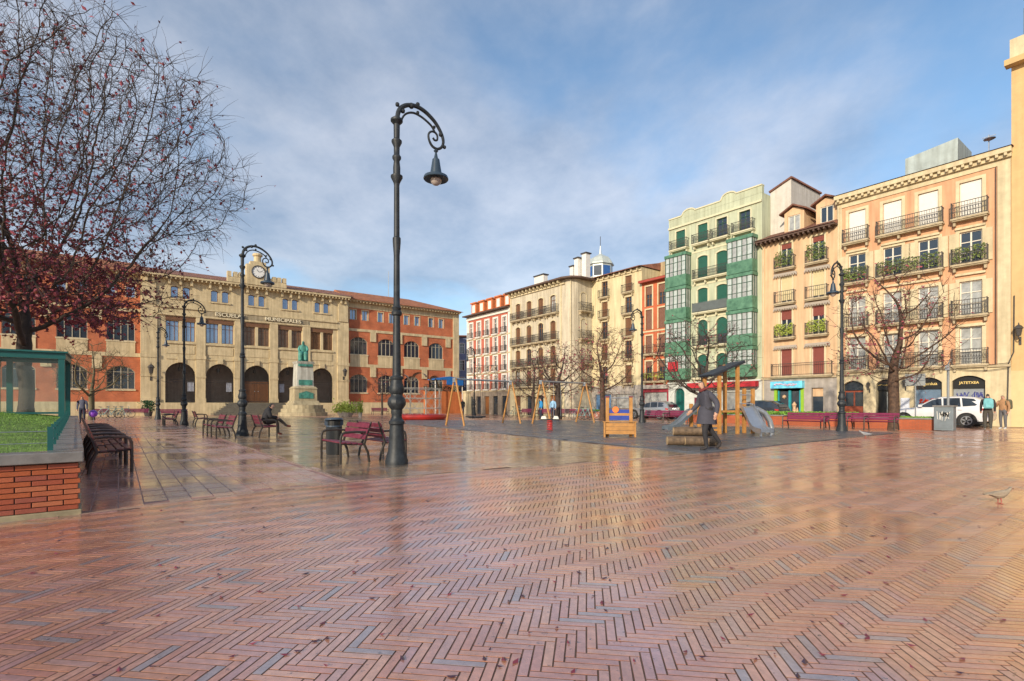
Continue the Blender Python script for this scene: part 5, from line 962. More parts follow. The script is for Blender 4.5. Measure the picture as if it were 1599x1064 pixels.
# ---------------------------------------------------------------- long planters on the right
def brick_planter(label, p0, L, D, h, ang, hedge, seed):
    t = thing('planter', label, 'planter', p0, ang); MB().box(0, L, 0, D, -0.02, h).build('wall', brickmat('planter_far_brick', (0.42, 0.10, 0.035), (0.37, 0.085, 0.03), (0.2, 0.1, 0.07)), t)
    MB().box(-0.04, L+0.04, -0.04, D+0.04, h+0.001, h+0.08).build('coping', m_cope, t, bevel=0.01); rr = random.Random(seed)
    if hedge: foliage('hedge', t, [(rr.uniform(0.05, L-0.05), rr.uniform(0.1, D-0.1), h+rr.uniform(0.06, 0.08+hedge)) for _ in range(int(L*420))], 0.09, mat('hedge_leaves', (0.07, 0.19, 0.02), 0.6, 0.4, 6, col2=(0.15, 0.30, 0.03)))
    return t
pp = gp(1461, 671.5); brick_planter('brick planter with stone coping between magenta bench and grey box', pp+A*3.4, 3.35, 1.2, 0.48, RZ_R, 0.03, 1)
pq = gp(1318, 667.5)+B*1.2; brick_planter('long brick planter with green hedge behind the magenta benches', pq+A*10.5, 10.5, 1.3, 0.5, RZ_R, 0.2, 2)
pr_ = gp(947, 652); brick_planter('far brick planter in front of the yellow house', pr_+A*4.5, 4.5, 1.2, 0.5, RZ_R, 0.12, 3)
# grey cabinet with graffiti
gpnt = gp(1475, 672.5); gbx = thing('utility_box', 'grey metal cabinet with scribbled graffiti at the planter end', 'cabinet', gpnt, RZ_R)
MB().box(-0.38, 0.34, -0.05, 0.42, 0.0, 1.1).build('cabinet_body', mat('grey_cabinet', (0.15, 0.18, 0.20), 0.5, 0.2, 3), gbx, bevel=0.015); MB().box(-0.42, 0.38, -0.09, 0.46, 1.101, 1.16).build('cabinet_top', m_cope, gbx); MB().box(-0.33, 0.29, -0.062, -0.051, 0.1, 1.0).build('cabinet_door', MATS['grey_cabinet'], gbx)
scribble(gbx, 0.0, -0.07, 0.65, 0.45, 0.5, 8, m_white, 0.012); scribble(gbx, 0.05, -0.075, 0.75, 0.3, 0.25, 9, m_black, 0.02)

# ---------------------------------------------------------------- signs and posts
sp_ = at(1430, 26.5); sg_ = thing('street_sign', 'grey back of a rectangular street sign on a thin post', 'sign', sp_, RZ_R); MB().tube([(0,0,0),(0,0,2.75)], 0.03, 8).build('post', mat('grey_post_paint', (0.2, 0.22, 0.24), 0.5), sg_); MB().box(-0.42, 0.42, -0.05, -0.032, 2.15, 2.75).build('sign_panel', mat('grey_sign_back', (0.25, 0.27, 0.28), 0.5, 0.1), sg_)
sp_ = at(1481, 26.0); sg2 = thing('signal_post', 'grey steel pole with small box on top beside the white car', 'pole', sp_, RZ_R); MB().tube([(0,0,0),(0,0,3.2)], 0.055, 10).build('post', MATS['grey_post_paint'], sg2); b = MB(); b.box(-0.09, 0.09, -0.14, 0.06, 2.9, 3.15); b.tube([(0,0,3.2),(0.12,-0.05,3.45)], 0.04, 6); b.build('signal_box', m_steel, sg2)

# ---------------------------------------------------------------- playground
m_metal = mat('slide_steel', (0.50, 0.53, 0.57), 0.28, 0.1, 4, metal=0.8); m_dkmetal = mat('dark_slide_side', (0.10, 0.12, 0.14), 0.45, 0.2); m_rope = mat('black_rope', (0.03, 0.03, 0.035), 0.8, 0.2)
def swing(label, pL, pR, hgt, seats):
    pL = np.array(pL); pR = np.array(pR); v = pR-pL; L = float(np.hypot(*v)); ang = math.atan2(v[1], v[0]); t = thing('swing_set', label, 'swing', pL, ang)
    for x in (0, L):
        for s in (-1, 1): MB().tube([(x+(0.12 if x == 0 else -0.12)*-0, s*0.75, 0.03), (x, s*0.06, hgt)], [0.055, 0.05], 8).build('leg', m_wood, t, smooth=True)
        MB().box(x-0.09, x+0.09, -0.1, 0.1, hgt-0.18, hgt+0.06).build('bracket', m_steel, t)
    MB().tube([(-0.1, 0, hgt), (L+0.1, 0, hgt)], 0.05, 8).build('top_bar', m_steel, t)
    for x, kind in seats:
        if kind == 'basket':
            b = MB(); b.tube([(x+0.55*math.cos(a), 0.55*math.sin(a), 0.5) for a in np.linspace(0, 2*math.pi, 19)], 0.045, 6)
            for q in np.linspace(-0.45, 0.45, 6):
                e = math.sqrt(0.3-q*q*0.99); b.tube([(x+q, -e, 0.5), (x+q, 0, 0.42), (x+q, e, 0.5)], 0.012, 4); b.tube([(x-e, q, 0.5), (x, q, 0.42), (x+e, q, 0.5)], 0.012, 4)
            b.build('basket_seat', m_rope, t)
            for s in (-1, 1):
                for k in (-0.5, 0.5): MB().tube([(x+k, s*0.2, 0.52), (x+k*0.9, 0, hgt)], 0.012, 4).build('rope', m_rope, t)
        else:
            MB().box(x-0.22, x+0.22, -0.09, 0.09, 0.45, 0.48).build('swing_seat', m_rope, t)
            for k in (-0.2, 0.2): MB().tube([(x+k, 0, 0.48), (x+k, 0, hgt)], 0.01, 4).build('chain', m_steel, t)
    return t
sl_ = (gp(698, 664)+gp(723, 667))/2; sr_ = (gp(788, 663)+gp(813, 664))/2
swing('wooden swing set with black basket seat before the red and white house', at(711, 29.0), at(799, 32.5), 2.62, [(1.6, 'basket')])
swing('wooden swing set with flat seats in front of the cream house', at(846, 31.5), at(914, 34.5), 2.6, [(0.9, 'flat'), (2.0, 'flat')])
sp1 = gp(859, 674); sr = thing('spring_rider', 'small red coil spring rider on the rubber floor', 'spring rider', (sp1[0], sp1[1], 0.035)); m_spring = mat('red_spring', (0.45, 0.03, 0.03), 0.4, 0.15)
MB().tube([(0.12*math.cos(a), 0.12*math.sin(a), 0.02+0.45*a/(2*math.pi*6)) for a in np.linspace(0, 2*math.pi*6, 60)], 0.022, 6).build('spring', m_spring, sr); MB().box(-0.42, 0.42, -0.12, 0.12, 0.47, 0.52).build('seat_board', m_black, sr, bevel=0.01)
for s in (-1, 1): MB().prism([(s*0.4, 0.521), (s*0.14, 0.521), (s*0.2, 0.66), (s*0.36, 0.64)][::s], -0.02, 0.02).build('grip_panel', m_white, sr)
# play stall
ps = gp(968, 684); st = thing('play_stall', 'wooden play shop counter with blue panels and orange disc', 'play stall', (ps[0], ps[1], 0.035), R(-6)); m_bluep = mat('blue_play_panel', (0.02, 0.05, 0.30), 0.4, 0.15); m_orp = mat('orange_disc', (0.75, 0.18, 0.03), 0.45, 0.1); ww = 1.12
for x in (-0.42, 0.42): MB().box(x-0.06, x+0.06, 0.14, 0.26, 0.0, 1.42).build('post', m_wood, st, bevel=0.006); MB().box(x-0.07, x+0.07, 0.13, 0.27, 1.421, 1.47).build('post_cap', m_maroon, st)
for k in range(3): MB().box(-0.56, 0.56, -0.09+0.0*k, -0.05, 0.1+0.135*k, 0.1+0.135*k+0.128).build('plank', m_wood, st, bevel=0.004)
for x in (-0.54, 0.54): MB().box(x-0.03, x+0.03, -0.13, 0.13, -0.01, 0.56).build('end_board', m_wood, st, bevel=0.004)
MB().box(-0.6, 0.6, -0.14, 0.135, 0.525, 0.56).build('counter', m_wood, st, bevel=0.006)
for z0, z1, mm in ((0.60, 0.76, m_bluep), (0.765, 0.85, m_wood), (0.855, 0.98, m_bluep), (0.985, 1.03, m_eave)): MB().box(-0.36, 0.36, 0.18, 0.21, z0, z1).build('back_panel', mm, st)
d = MB(); d.lathe([(0.115,0),(0.115,0.03)], 18); me = d.mesh('disc', m_orp); me.transform(Matrix.Rotation(R(90), 4, 'X')); ob('orange_disc', me, st, (-0.13, 0.175, 0.98))
MB().tube([(-0.36, 0.2, 1.40), (0.36, 0.2, 1.40)], 0.02, 6).build('top_bar', m_steel, st)
# tower with three slides
TWc = gp(1128, 679); tw = thing('slide_tower', 'wooden climbing tower with dark slanted roof and steel slides', 'climbing tower', (TWc[0], TWc[1], 0.035), R(12)); fz = 1.15
posts = {'a': (-0.42, 0.55, 2.32), 'b': (-0.22, -0.15, 2.30), 'c': (0.5, 0.55, 2.80), 'd': (0.62, -0.1, 2.78), 'e': (1.25, 0.35, 1.82), 'f': (1.35, -0.05, 1.80), 'g': (-1.0, 0.6, 1.2), 'h': (-0.95, 0.1, 1.2)}
for k, (x, y, h) in posts.items(): MB().box(x-0.06, x+0.06, y-0.06, y+0.06, -0.02, h).build('post', m_wood, tw, bevel=0.008)
MB().box(-1.0, 1.35, -0.05, 0.55, fz-0.3, fz-0.22).build('platform', m_wood, tw)
rf = MB(); rf.bar((-0.6, 0.2, 2.30), (0.85, 0.2, 2.88), 0.95, 0.10, up=(0,0,1)); rf.build('roof', mat('dark_roof_panel', (0.02, 0.022, 0.028), 0.5, 0.2), tw, bevel=0.02)
for z in (fz+0.05, fz+0.4): MB().tube([(-0.95, 0.1, z), (-0.22, -0.15, z)], 0.02, 6).build('rail', m_steel, tw); MB().tube([(0.62, -0.1, z), (1.35, -0.05, z)], 0.02, 6).build('rail', m_steel, tw)
for k in range(5): MB().box(-0.9, -0.28, -0.12+0.02*k, -0.06+0.02*k, 0.12+0.15*k, 0.2+0.15*k).build('climbing_board', m_wood, tw)
MB().box(-0.9, -0.3, 0.5, 0.53, fz-0.2, fz+0.3).build('side_panel', m_maroon, tw)
def slide(path, wd, side, label, mside=None):
    n = len(path); b = MB(); P = [Vector(p) for p in path]
    for i in range(n-1):
        d = (P[i+1]-P[i]); h = Vector((d.x, d.y, 0)).normalized(); nrm = Vector((-h.y, h.x, 0))*wd/2; b.poly([P[i]-nrm, P[i]+nrm, P[i+1]+nrm, P[i+1]-nrm][::-1])
    o = b.build('slide_chute', m_metal, tw, smooth='all')
    for s in (-1, 1):
        r = MB()
        for i in range(n-1):
            d = (P[i+1]-P[i]); h = Vector((d.x, d.y, 0)).normalized(); nrm = Vector((-h.y, h.x, 0))*wd/2*s; k = nrm*1.06; r.poly([P[i]+nrm+Vector((0,0,-0.05)), P[i+1]+nrm+Vector((0,0,-0.05)), P[i+1]+nrm+Vector((0,0,side)), P[i]+nrm+Vector((0,0,side))]); r.poly([P[i]+k+Vector((0,0,-0.05)), P[i+1]+k+Vector((0,0,-0.05)), P[i+1]+k+Vector((0,0,side)), P[i]+k+Vector((0,0,side))]); r.poly([P[i]+nrm+Vector((0,0,side)), P[i+1]+nrm+Vector((0,0,side)), P[i+1]+k+Vector((0,0,side)), P[i]+k+Vector((0,0,side))])
        r.build('slide_side', mside or m_metal, o)
    return o
slide([(0.92,-0.1,fz-0.05),(0.90,-0.35,fz-0.1),(0.82,-0.75,fz-0.45),(0.74,-1.1,0.36),(0.70,-1.3,0.22),(0.66,-1.55,0.16),(0.62,-1.85,0.14)], 0.5, 0.14, 'front')
for s in (-0.2, 0.2): MB().box(0.64+s-0.03, 0.64+s+0.03, -1.75, -1.69, -0.03, 0.13).build('slide_foot', m_metal, tw)
slide([(-1.0,0.35,0.92),(-1.2,0.35,0.86),(-1.75,0.3,0.40),(-2.0,0.28,0.25),(-2.35,0.26,0.19)], 0.42, 0.12, 'left', m_dkmetal)
MB().tube([(1.4,0.2,1.02),(1.7,0.15,0.98),(2.0,0.1,0.82),(2.22,0.06,0.5),(2.3,0.05,0.2),(2.3,0.05,-0.02)], 0.11, 10).build('curved_pole', m_steel, tw, smooth=True); MB().tube([(1.4,0.45,1.02),(1.7,0.42,0.98),(2.0,0.38,0.82),(2.2,0.35,0.5),(2.27,0.34,-0.02)], 0.04, 8).build('curved_pole', m_steel, tw, smooth=True)
# logs
m_log = mat('log_bark', (0.07, 0.045, 0.028), 0.7, 0.35, 7, bump=0.4, bscale=20, col2=(0.15, 0.1, 0.06))
for i, (p, z, L, a, l) in enumerate([(gp(1063, 699), 0.15, 0.72, R(-4), 'lower log lying on the rubber floor, left piece'), (gp(1089, 699.5)+np.array([0.12,0]), 0.15, 0.9, R(-5), 'lower log lying on the rubber floor, right piece behind the walker'), (gp(1082, 698), 0.40, 1.05, R(-8), 'upper log lying across the two lower logs')]):
    t = thing('log', l, 'log', (p[0], p[1], 0.035+z), a, 'logs to balance on'); MB().tube([(-L/2,0,0),(-L/4,0.01,0.005),(L/4,-0.01,0),(L/2,0,0.0)], [0.125,0.13,0.135,0.128], 12).build('log_bark', m_log, t, smooth=True)
    for s in (-1, 1): d = MB().lathe([(0.118,0),(0.118,0.012)], 12).mesh('log_end', mat('cut_wood', (0.38, 0.27, 0.15), 0.7, 0.25, 12)); d.transform(Matrix.Rotation(R(90), 4, 'Y')); ob('log_end', d, t, (s*L/2-(0.0 if s > 0 else 0.012), 0, 0))
# climbing net ring
nc = at(655, 43); ne = thing('climbing_net', 'pale rope climbing net on red ring with curled brown bands', 'climbing net', (nc[0], nc[1], 0)); rr = 2.0; m_ring = mat('red_ring', (0.48, 0.03, 0.02), 0.4, 0.1); m_net = mat('pale_rope', (0.5, 0.47, 0.4), 0.7, 0.1); m_band = mat('brown_band', (0.12, 0.085, 0.04), 0.35, 0.3)
MB().tube([(rr*math.cos(a), rr*math.sin(a), 0.2) for a in np.linspace(0, 2*math.pi, 33)], 0.22, 8).build('base_ring', m_ring, ne, smooth=True)
for a in (0.4, 2.2, 3.6, 5.2): MB().tube([(1.7*math.cos(a), 1.7*math.sin(a), 0), (1.7*math.cos(a), 1.7*math.sin(a), 2.6)], 0.05, 8).build('mast', m_net, ne)
b = MB()
for k in range(16):
    for s in (-1, 1): b.tube([(1.8*math.cos(a), 1.8*math.sin(a), z) for a, z in ((2*math.pi*k/16+s*u*1.1, 0.2+2.3*u) for u in np.linspace(0, 1, 8))], 0.014, 3, cap=False)
for z in (0.9, 1.7, 2.5): b.tube([(1.8*math.cos(a), 1.8*math.sin(a), z) for a in np.linspace(0, 2*math.pi, 25)], 0.03, 4)
b.build('net', m_net, ne)
for x0, zz, wd, a0 in ((-1.5, 3.2, 0.7, 0), (0.1, 3.4, 0.55, 0.6), (1.4, 3.2, 0.45, 1.2)):
    P = [(x0+wd*math.cos(t), -0.2, zz+wd*0.75*math.sin(t)) for t in np.linspace(a0-0.4, a0+3.6, 14)]; b = MB()
    for i in range(13): b.poly([(P[i][0], -0.7, P[i][2]), (P[i+1][0], -0.7, P[i+1][2]), (P[i+1][0], 0.3, P[i+1][2]), (P[i][0], 0.3, P[i][2])]); b.poly([(P[i][0]*0.985, -0.7, P[i][2]-0.05), (P[i][0]*0.985, 0.3, P[i][2]-0.05), (P[i+1][0]*0.985, 0.3, P[i+1][2]-0.05), (P[i+1][0]*0.985, -0.7, P[i+1][2]-0.05)])
    b.build('curled_band', m_band, ne, smooth='all')
for a in (0.4, 2.2): MB().tube([(1.7*math.cos(a), 1.7*math.sin(a), 2.6), (1.5*math.cos(a), -0.2, 3.3)], 0.06, 6).build('band_arm', m_band, ne)

# yard wall by the school, with gate post and awning
yw = at(664, 70); yd = thing('yard_wall', 'orange yard wall with railing and cream gate pillar beside the school', 'wall', yw, RZ_S); MB().box(0, 7.0, 0, 0.35, -0.02, 3.0).build('wall', mat('orange_wall_paint', (0.52, 0.16, 0.05), 0.8, 0.12, streak=0.15), yd)
b = MB(); b.box(0, 7, 0.1, 0.16, 3.9, 3.96)
for i in range(48): b.box(0.1+0.145*i, 0.13+0.145*i, 0.1, 0.13, 3.0, 3.9)
b.build('railing', m_iron, yd); foliage('creeper', yd, [(random.uniform(0, 7), random.uniform(0.0, 0.4), random.uniform(3.0, 3.7)) for _ in range(600)], 0.2, mat('dark_creeper', (0.04, 0.06, 0.03), 0.7, 0.4))
gpil = at(731, 66); gpl = thing('gate_pillar', 'cream stone gate pillar at the side street entrance', 'pillar', gpil, RZ_S); MB().box(-0.45, 0.45, -0.3, 0.4, -0.02, 2.7).build('shaft', m_cream, gpl); MB().box(-0.55, 0.55, -0.4, 0.5, 2.701, 2.9).build('cap', m_cream, gpl)
awp = at(686, 69); awn = thing('blue_canopy', 'bright blue canopy stretched above the orange yard wall', 'canopy', awp, RZ_S)
MB().tube([(0,1.0,0),(0,1.0,4.6)], 0.06, 6).build('post', m_white, awn); MB().tube([(4.2,1.0,0),(4.2,1.0,4.6)], 0.06, 6).build('post', m_white, awn); b = MB(); b.prism([(-0.4, 4.5), (4.5, 4.6), (4.5, 4.7), (2.0, 5.0), (-0.4, 4.6)], 0.7, 2.4); b.prism([(1.6, 3.9), (4.2, 3.8), (4.2, 4.58), (1.6, 4.53)], 0.72, 0.78); b.build('canopy_sheet', mat('blue_canvas', (0.02, 0.16, 0.5), 0.5, 0.15), awn)

# ---------------------------------------------------------------- monument
mo = at(474, 57.0); mon = thing('monument', 'white stone pedestal with carved panels in front of the school arches', 'monument', mo, RZ_S); m_marble = mat('weathered_marble', (0.50, 0.50, 0.45), 0.7, 0.15, 1.5, streak=0.35); m_oldst = mat('old_stone', (0.40, 0.34, 0.22), 0.85, 0.2, 2, streak=0.3)
MB().lathe([(2.5,-0.02),(2.5,0.35),(2.25,0.36),(2.25,0.75),(2.05,0.76),(2.05,1.15)], 24).build('stepped_base', m_oldst, mon)
def frust(name, w0, w1, z0, z1, m): MB().poly([]) if False else None; b = MB(); b.lathe([(w0*0.7071, z0), (w1*0.7071, z1)], 4); me = b.mesh(name, m); me.transform(Matrix.Rotation(R(45), 4, 'Z')); return ob(name, me, mon)
frust('plinth', 2.9, 2.5, 1.151, 1.6, m_oldst); frust('plinth', 2.3, 2.25, 1.601, 2.9, m_oldst); frust('moulding', 2.4, 2.0, 2.901, 3.15, m_oldst); frust('shaft', 1.75, 1.6, 3.151, 5.6, m_marble); frust('shaft_cap', 1.65, 1.85, 5.601, 5.85, m_marble)
m_verd = mat('verdigris_bronze', (0.035, 0.19, 0.16), 0.6, 0.35, 4, col2=(0.07, 0.27, 0.22), streak=0.3)
MB().prism([(-0.75, 1.85), (0.75, 1.85), (0.75, 2.4), (0.0, 2.65), (-0.75, 2.4)], -1.2, -1.14).build('bronze_relief', m_verd, mon); MB().box(-0.7, 0.7, -0.93, -0.88, 3.3, 3.85).build('garland', m_verd, mon); MB().box(-0.75, 0.75, -0.95, -0.88, 5.3, 5.55).build('garland', m_verd, mon)

# yellow-green plants
for p, l, hgt, nn, rad in ((at(540, 52), 'bush of yellow green leaves right of the monument', 1.0, 1500, 1.1), (at(563, 48), 'small yellow green potted plant beside the leafy bush', 1.1, 320, 0.25)):
    t = thing('planted_tub', l, 'plant', p); MB().lathe([(rad*0.55,0),(rad*0.75,0.45),(rad*0.78,0.5)], 14).build('tub', m_greystone, t); foliage('leaves', t, [(random.gauss(0, rad*0.45), random.gauss(0, rad*0.45), 0.4+abs(random.gauss(0.35, 0.3))*hgt) for _ in range(nn)], 0.16, m_limeleaf)
pt_ = at(232, 53); t = thing('planted_tub', 'small dark green clipped bush at the school corner', 'plant', pt_); MB().lathe([(0.3,0),(0.4,0.5)], 12).build('tub', m_iron, t); foliage('leaves', t, [(random.gauss(0, 0.25), random.gauss(0, 0.25), 0.5+random.uniform(0, 1.1)) for _ in range(500)], 0.15, mat('dark_bush', (0.02, 0.07, 0.02), 0.7, 0.4))

# ---------------------------------------------------------------- trees
m_bark = mat('dark_bark', (0.05, 0.035, 0.028), 0.8, 0.35, 8, bump=0.4, bscale=25); m_bark2 = mat('mossy_bark', (0.14, 0.12, 0.045), 0.8, 0.4, 5, bump=0.4, bscale=25, col2=(0.10, 0.08, 0.05)); m_brbark = mat('red_brown_bark', (0.045, 0.025, 0.017), 0.8, 0.35, 8, bump=0.4, bscale=25, col2=(0.09, 0.05, 0.03))
m_leafs = [mat('plum_leaf_dark', (0.19, 0.03, 0.05), 0.5, 0.35, 4), mat('plum_leaf_red', (0.34, 0.07, 0.09), 0.5, 0.35, 4), mat('plum_leaf_rust', (0.28, 0.08, 0.05), 0.5, 0.3, 4)]
def colonize(trunk, attr, step, infl, kill, iters, seed, droop=0.0, jit=0.12):
    q = np.random.default_rng(seed); nodes = [np.array(p, float) for p in trunk]; par = list(range(-1, len(trunk)-1)); Atr = np.array(attr)
    near = np.full(len(Atr), -1); nd = np.full(len(Atr), 1e9)
    for i, p in enumerate(nodes):
        d = np.linalg.norm(Atr-p, axis=1); m = d < nd; nd[m] = d[m]; near[m] = i
    alive = np.ones(len(Atr), bool); kids = {}
    for _ in range(iters):
        sel = alive & (nd < infl)
        if not sel.any(): break
        idx = np.unique(near[sel]); new = []
        for i in idx:
            v = Atr[sel & (near == i)]-nodes[i]; v = v/np.linalg.norm(v, axis=1, keepdims=True); d = v.sum(0); l = np.linalg.norm(d)
            if l < 1e-6: continue
            d = d/l+q.normal(0, jit, 3); d[2] -= droop; d /= np.linalg.norm(d); p = nodes[i]+d*step
            if any(np.linalg.norm(nodes[c]-p) < step*0.25 for c in kids.get(i, [])): continue
            new.append((i, p))
        if not new: break
        for i, p in new:
            k = len(nodes); nodes.append(p); par.append(i); kids.setdefault(i, []).append(k); d = np.linalg.norm(Atr-p, axis=1); m = d < nd; nd[m] = d[m]; near[m] = k
        alive &= nd > kill
    return np.array(nodes), np.array(par)
def tree(label, loc, trunk, attr, step, infl, kill, iters, seed, r_tip, expo, bark, twig_n, twig_l, twig_r, leaf_fn, leaf_size, droop=0.0, tw_droop=0.05, group='plum trees of the square', rmax=None, split=0.05):
    N, par = colonize(trunk, attr, step, infl, kill, iters, seed, droop); n = len(N); rad = np.zeros(n); q = np.random.default_rng(seed+1); ch = [[] for _ in range(n)]
    for i in range(n):
        if par[i] >= 0: ch[par[i]].append(i)
    for i in range(n-1, -1, -1): rad[i] = r_tip if not ch[i] else sum(rad[c]**expo for c in ch[i])**(1/expo)
    if rmax: rad *= 1.0; rad = np.where(rad > r_tip, r_tip+(rmax-r_tip)*np.clip((rad-r_tip)/max(1e-6, rad[0]-r_tip), 0, 1)**1.25, rad)
    rad[0] *= 1.3
    t = thing('tree', label, 'tree', loc, 0, group); tb, cb = MB(), MB()
    # chains
    stack = [0]; seen = set()
    starts = [(None, 0)]
    while starts:
        p, i = starts.pop(); path = [p] if p is not None else []; path.append(i)
        while ch[i]:
            c = sorted(ch[i], key=lambda k: -rad[k]); starts.extend((i, k) for k in c[1:]); i = c[0]; path.append(i)
        rr = [rad[k] for k in path]
        if p is not None: rr[0] = min(rr[0], rr[1]*1.15)
        # cut the chain where it becomes thin
        k = next((j for j, r in enumerate(rr) if r < split), len(rr))
        if k >= 2: tb.tube([N[a] for a in path[:k+1]], rr[:k+1], 7, cap=False)
        if k < len(rr): a = max(0, k-1) if k >= 2 else 0; cb.tube([N[x] for x in path[a:]], rr[a:], 4, cap=False) if len(path)-a >= 2 else None
    tips = [i for i in range(n) if rad[i] < r_tip*2.2]; leaves = [[], [], []]
    for i in tips:
        d0 = N[i]-N[par[i]] if par[i] >= 0 else np.array([0, 0, 1.0]); d0 = d0/max(1e-6, np.linalg.norm(d0))
        for _ in range(q.poisson(twig_n)):
            d = d0+q.normal(0, 0.55, 3); d /= np.linalg.norm(d); p = N[i].copy(); L = twig_l*q.uniform(0.4, 1.3); P = [p.copy()]
            for s in range(4):
                d = d+q.normal(0, 0.16, 3); d[2] -= tw_droop; d /= np.linalg.norm(d); p = p+d*L/4; P.append(p.copy())
            cb.tube(P, [twig_r, twig_r*0.9, twig_r*0.75, twig_r*0.6, twig_r*0.4], 3, cap=False)
            dens = leaf_fn(P[2])
            for _ in range(q.poisson(dens)):
                a = P[q.integers(1, 5)]+q.normal(0, 0.05, 3); leaves[q.choice(3, p=(0.45, 0.4, 0.15))].append(a)
    tb.build('trunk', bark, t, smooth='all'); o = cb.build('crown', bark, t); tag(o, kind='stuff')
    for k in range(3):
        if leaves[k]: foliage('foliage', t, leaves[k], leaf_size, m_leafs[k])
    return t
def ell(n, c, r, seed, zmin=-9, f=None):
    q = np.random.default_rng(seed); out = []
    while len(out) < n:
        p = q.uniform(-1, 1, 3); d = np.linalg.norm(p)
        if d > 1 or (d < 0.35 and q.random() < 0.7): continue
        w_ = np.array(c)+p*np.array(r)
        if w_[2] < zmin or (f and not f(w_)): continue
        out.append(w_)
    return out
# the great plum tree on the left
tl = at(40, 25.5)
big = ell(5200, (0.8, -1.5, 10.6), (10.4, 7.5, 8.8), 5, 4.5, lambda p: not (p[0] > 6 and p[2] < 8.2+0.35*(p[0]-6)))
def leaf_big(p):
    k = (4.5-p[0])/7.0; z = (15.0-p[2])/8.0; d = 3.4*max(0.0, min(1.0, k+0.25))*max(0.0, min(1.4, z)) + (0.5 if p[0] < 1.5 else 0.14)
    return d*(3.0 if p[2] < 8.5 and p[0] < 4 else 1.2)
tree('great dark red plum tree spreading over the left side', (tl[0], tl[1], 0.75), [(0,0,-0.3),(0.02,0,0.4),(0.05,0.02,1.0),(0.0,0.05,1.6),(-0.1,0.0,2.3)], big, 0.36, 5.0, 0.60, 140, 11, 0.015, 2.35, m_bark, 2.6, 1.25, 0.010, leaf_big, 0.165, 0.0, 0.07, rmax=0.31, split=0.05)
def small_tree(label, p, H, Wd, seed, bark, leafiness, fork=1.3, n=420, rmax=0.17, lean=0.0, leaf_side=None, tr=0.011):
    a = ell(int(n*1.3), (lean, 0, H*0.62), (Wd, Wd*0.85, H*0.40), seed, H*0.28)
    f = (lambda P: leafiness*(leaf_side(P) if leaf_side else 1.0))
    return tree(label, (p[0], p[1], 0.0), [(0,0,-0.1),(0.02,0.0,fork*0.4),(0.04*lean,0.02,fork*0.8),(0.06*lean,0.0,fork)], a, H*0.04, H*0.5, H*0.062, 70, seed, 0.013, 2.2, bark, 1.5, H*0.11, tr, f, 0.13, 0.0, 0.0, rmax=rmax, split=0.035)
small_tree('small pale mossy tree before the left brick wing', at(143, 41), 6.2, 2.9, 21, m_bark2, 0.05, 1.9, rmax=0.2)
small_tree('bare brown tree with clinging red leaves before the orange house', at(1396, 26.3), 8.0, 2.9, 24, m_brbark, 1.3, 2.9, 640, rmax=0.25, leaf_side=lambda P: 2.2 if P[0] < -0.6 else 0.8)
small_tree('dark bare tree in front of the green house', at(1097, 31.5), 6.4, 3.3, 33, m_bark, 0.3, 2.2, rmax=0.2)
small_tree('bare tree with purple leaves before the cream house', at(872, 44), 6.5, 2.8, 41, m_bark, 1.4, 2.7, rmax=0.26, leaf_side=lambda P: 1.4 if 0 < P[0] else 0.5)
small_tree('slim bare tree left of the purple leaved one', at(833, 47), 5.6, 2.1, 44, m_bark, 0.5, 2.2, 300, rmax=0.17)
small_tree('tall reddish bare tree before the yellow house', at(941, 40), 7.2, 2.7, 47, m_brbark, 1.0, 3.0, rmax=0.2)
small_tree('thin young tree before the right brick wing', at(597, 61), 5.2, 1.6, 51, m_bark, 0.1, 2.2, 200, rmax=0.12)

# ---------------------------------------------------------------- people (one continuous skinned body each)
BONES = [('pelvis','spine','top'),('spine','chest','top'),('chest','neck','top'),('neck','head','skin'),('head','crown','hair')]
for s in 'LR': BONES += [('chest','sho'+s,'top'),('sho'+s,'elb'+s,'top'),('elb'+s,'wri'+s,'top'),('wri'+s,'hand'+s,'skin'),('pelvis','hip'+s,'leg'),('hip'+s,'kne'+s,'leg'),('kne'+s,'ank'+s,'leg'),('ank'+s,'toe'+s,'shoe')]
RAD = dict(pelvis=0.15, spine=0.145, chest=0.165, neck=0.06, head=0.088, crown=0.08, sho=0.082, elb=0.058, wri=0.042, hand=0.04, hip=0.105, kne=0.068, ank=0.048, toe=0.042)
STAND = dict(pelvis=(0,0,.95), spine=(0,0,1.12), chest=(0,0,1.36), neck=(0.01,0,1.52), head=(0.03,0,1.63), crown=(0.02,0,1.73), shoL=(0,.19,1.42), elbL=(-.03,.24,1.13), wriL=(.05,.24,.88), handL=(.08,.235,.79), shoR=(0,-.19,1.42), elbR=(-.03,-.24,1.13), wriR=(.05,-.24,.88), handR=(.08,-.235,.79), hipL=(0,.1,.9), kneL=(.02,.1,.5), ankL=(-.02,.1,.08), toeL=(.14,.11,.045), hipR=(0,-.1,.9), kneR=(.02,-.1,.5), ankR=(-.02,-.1,.08), toeR=(.14,-.11,.045))
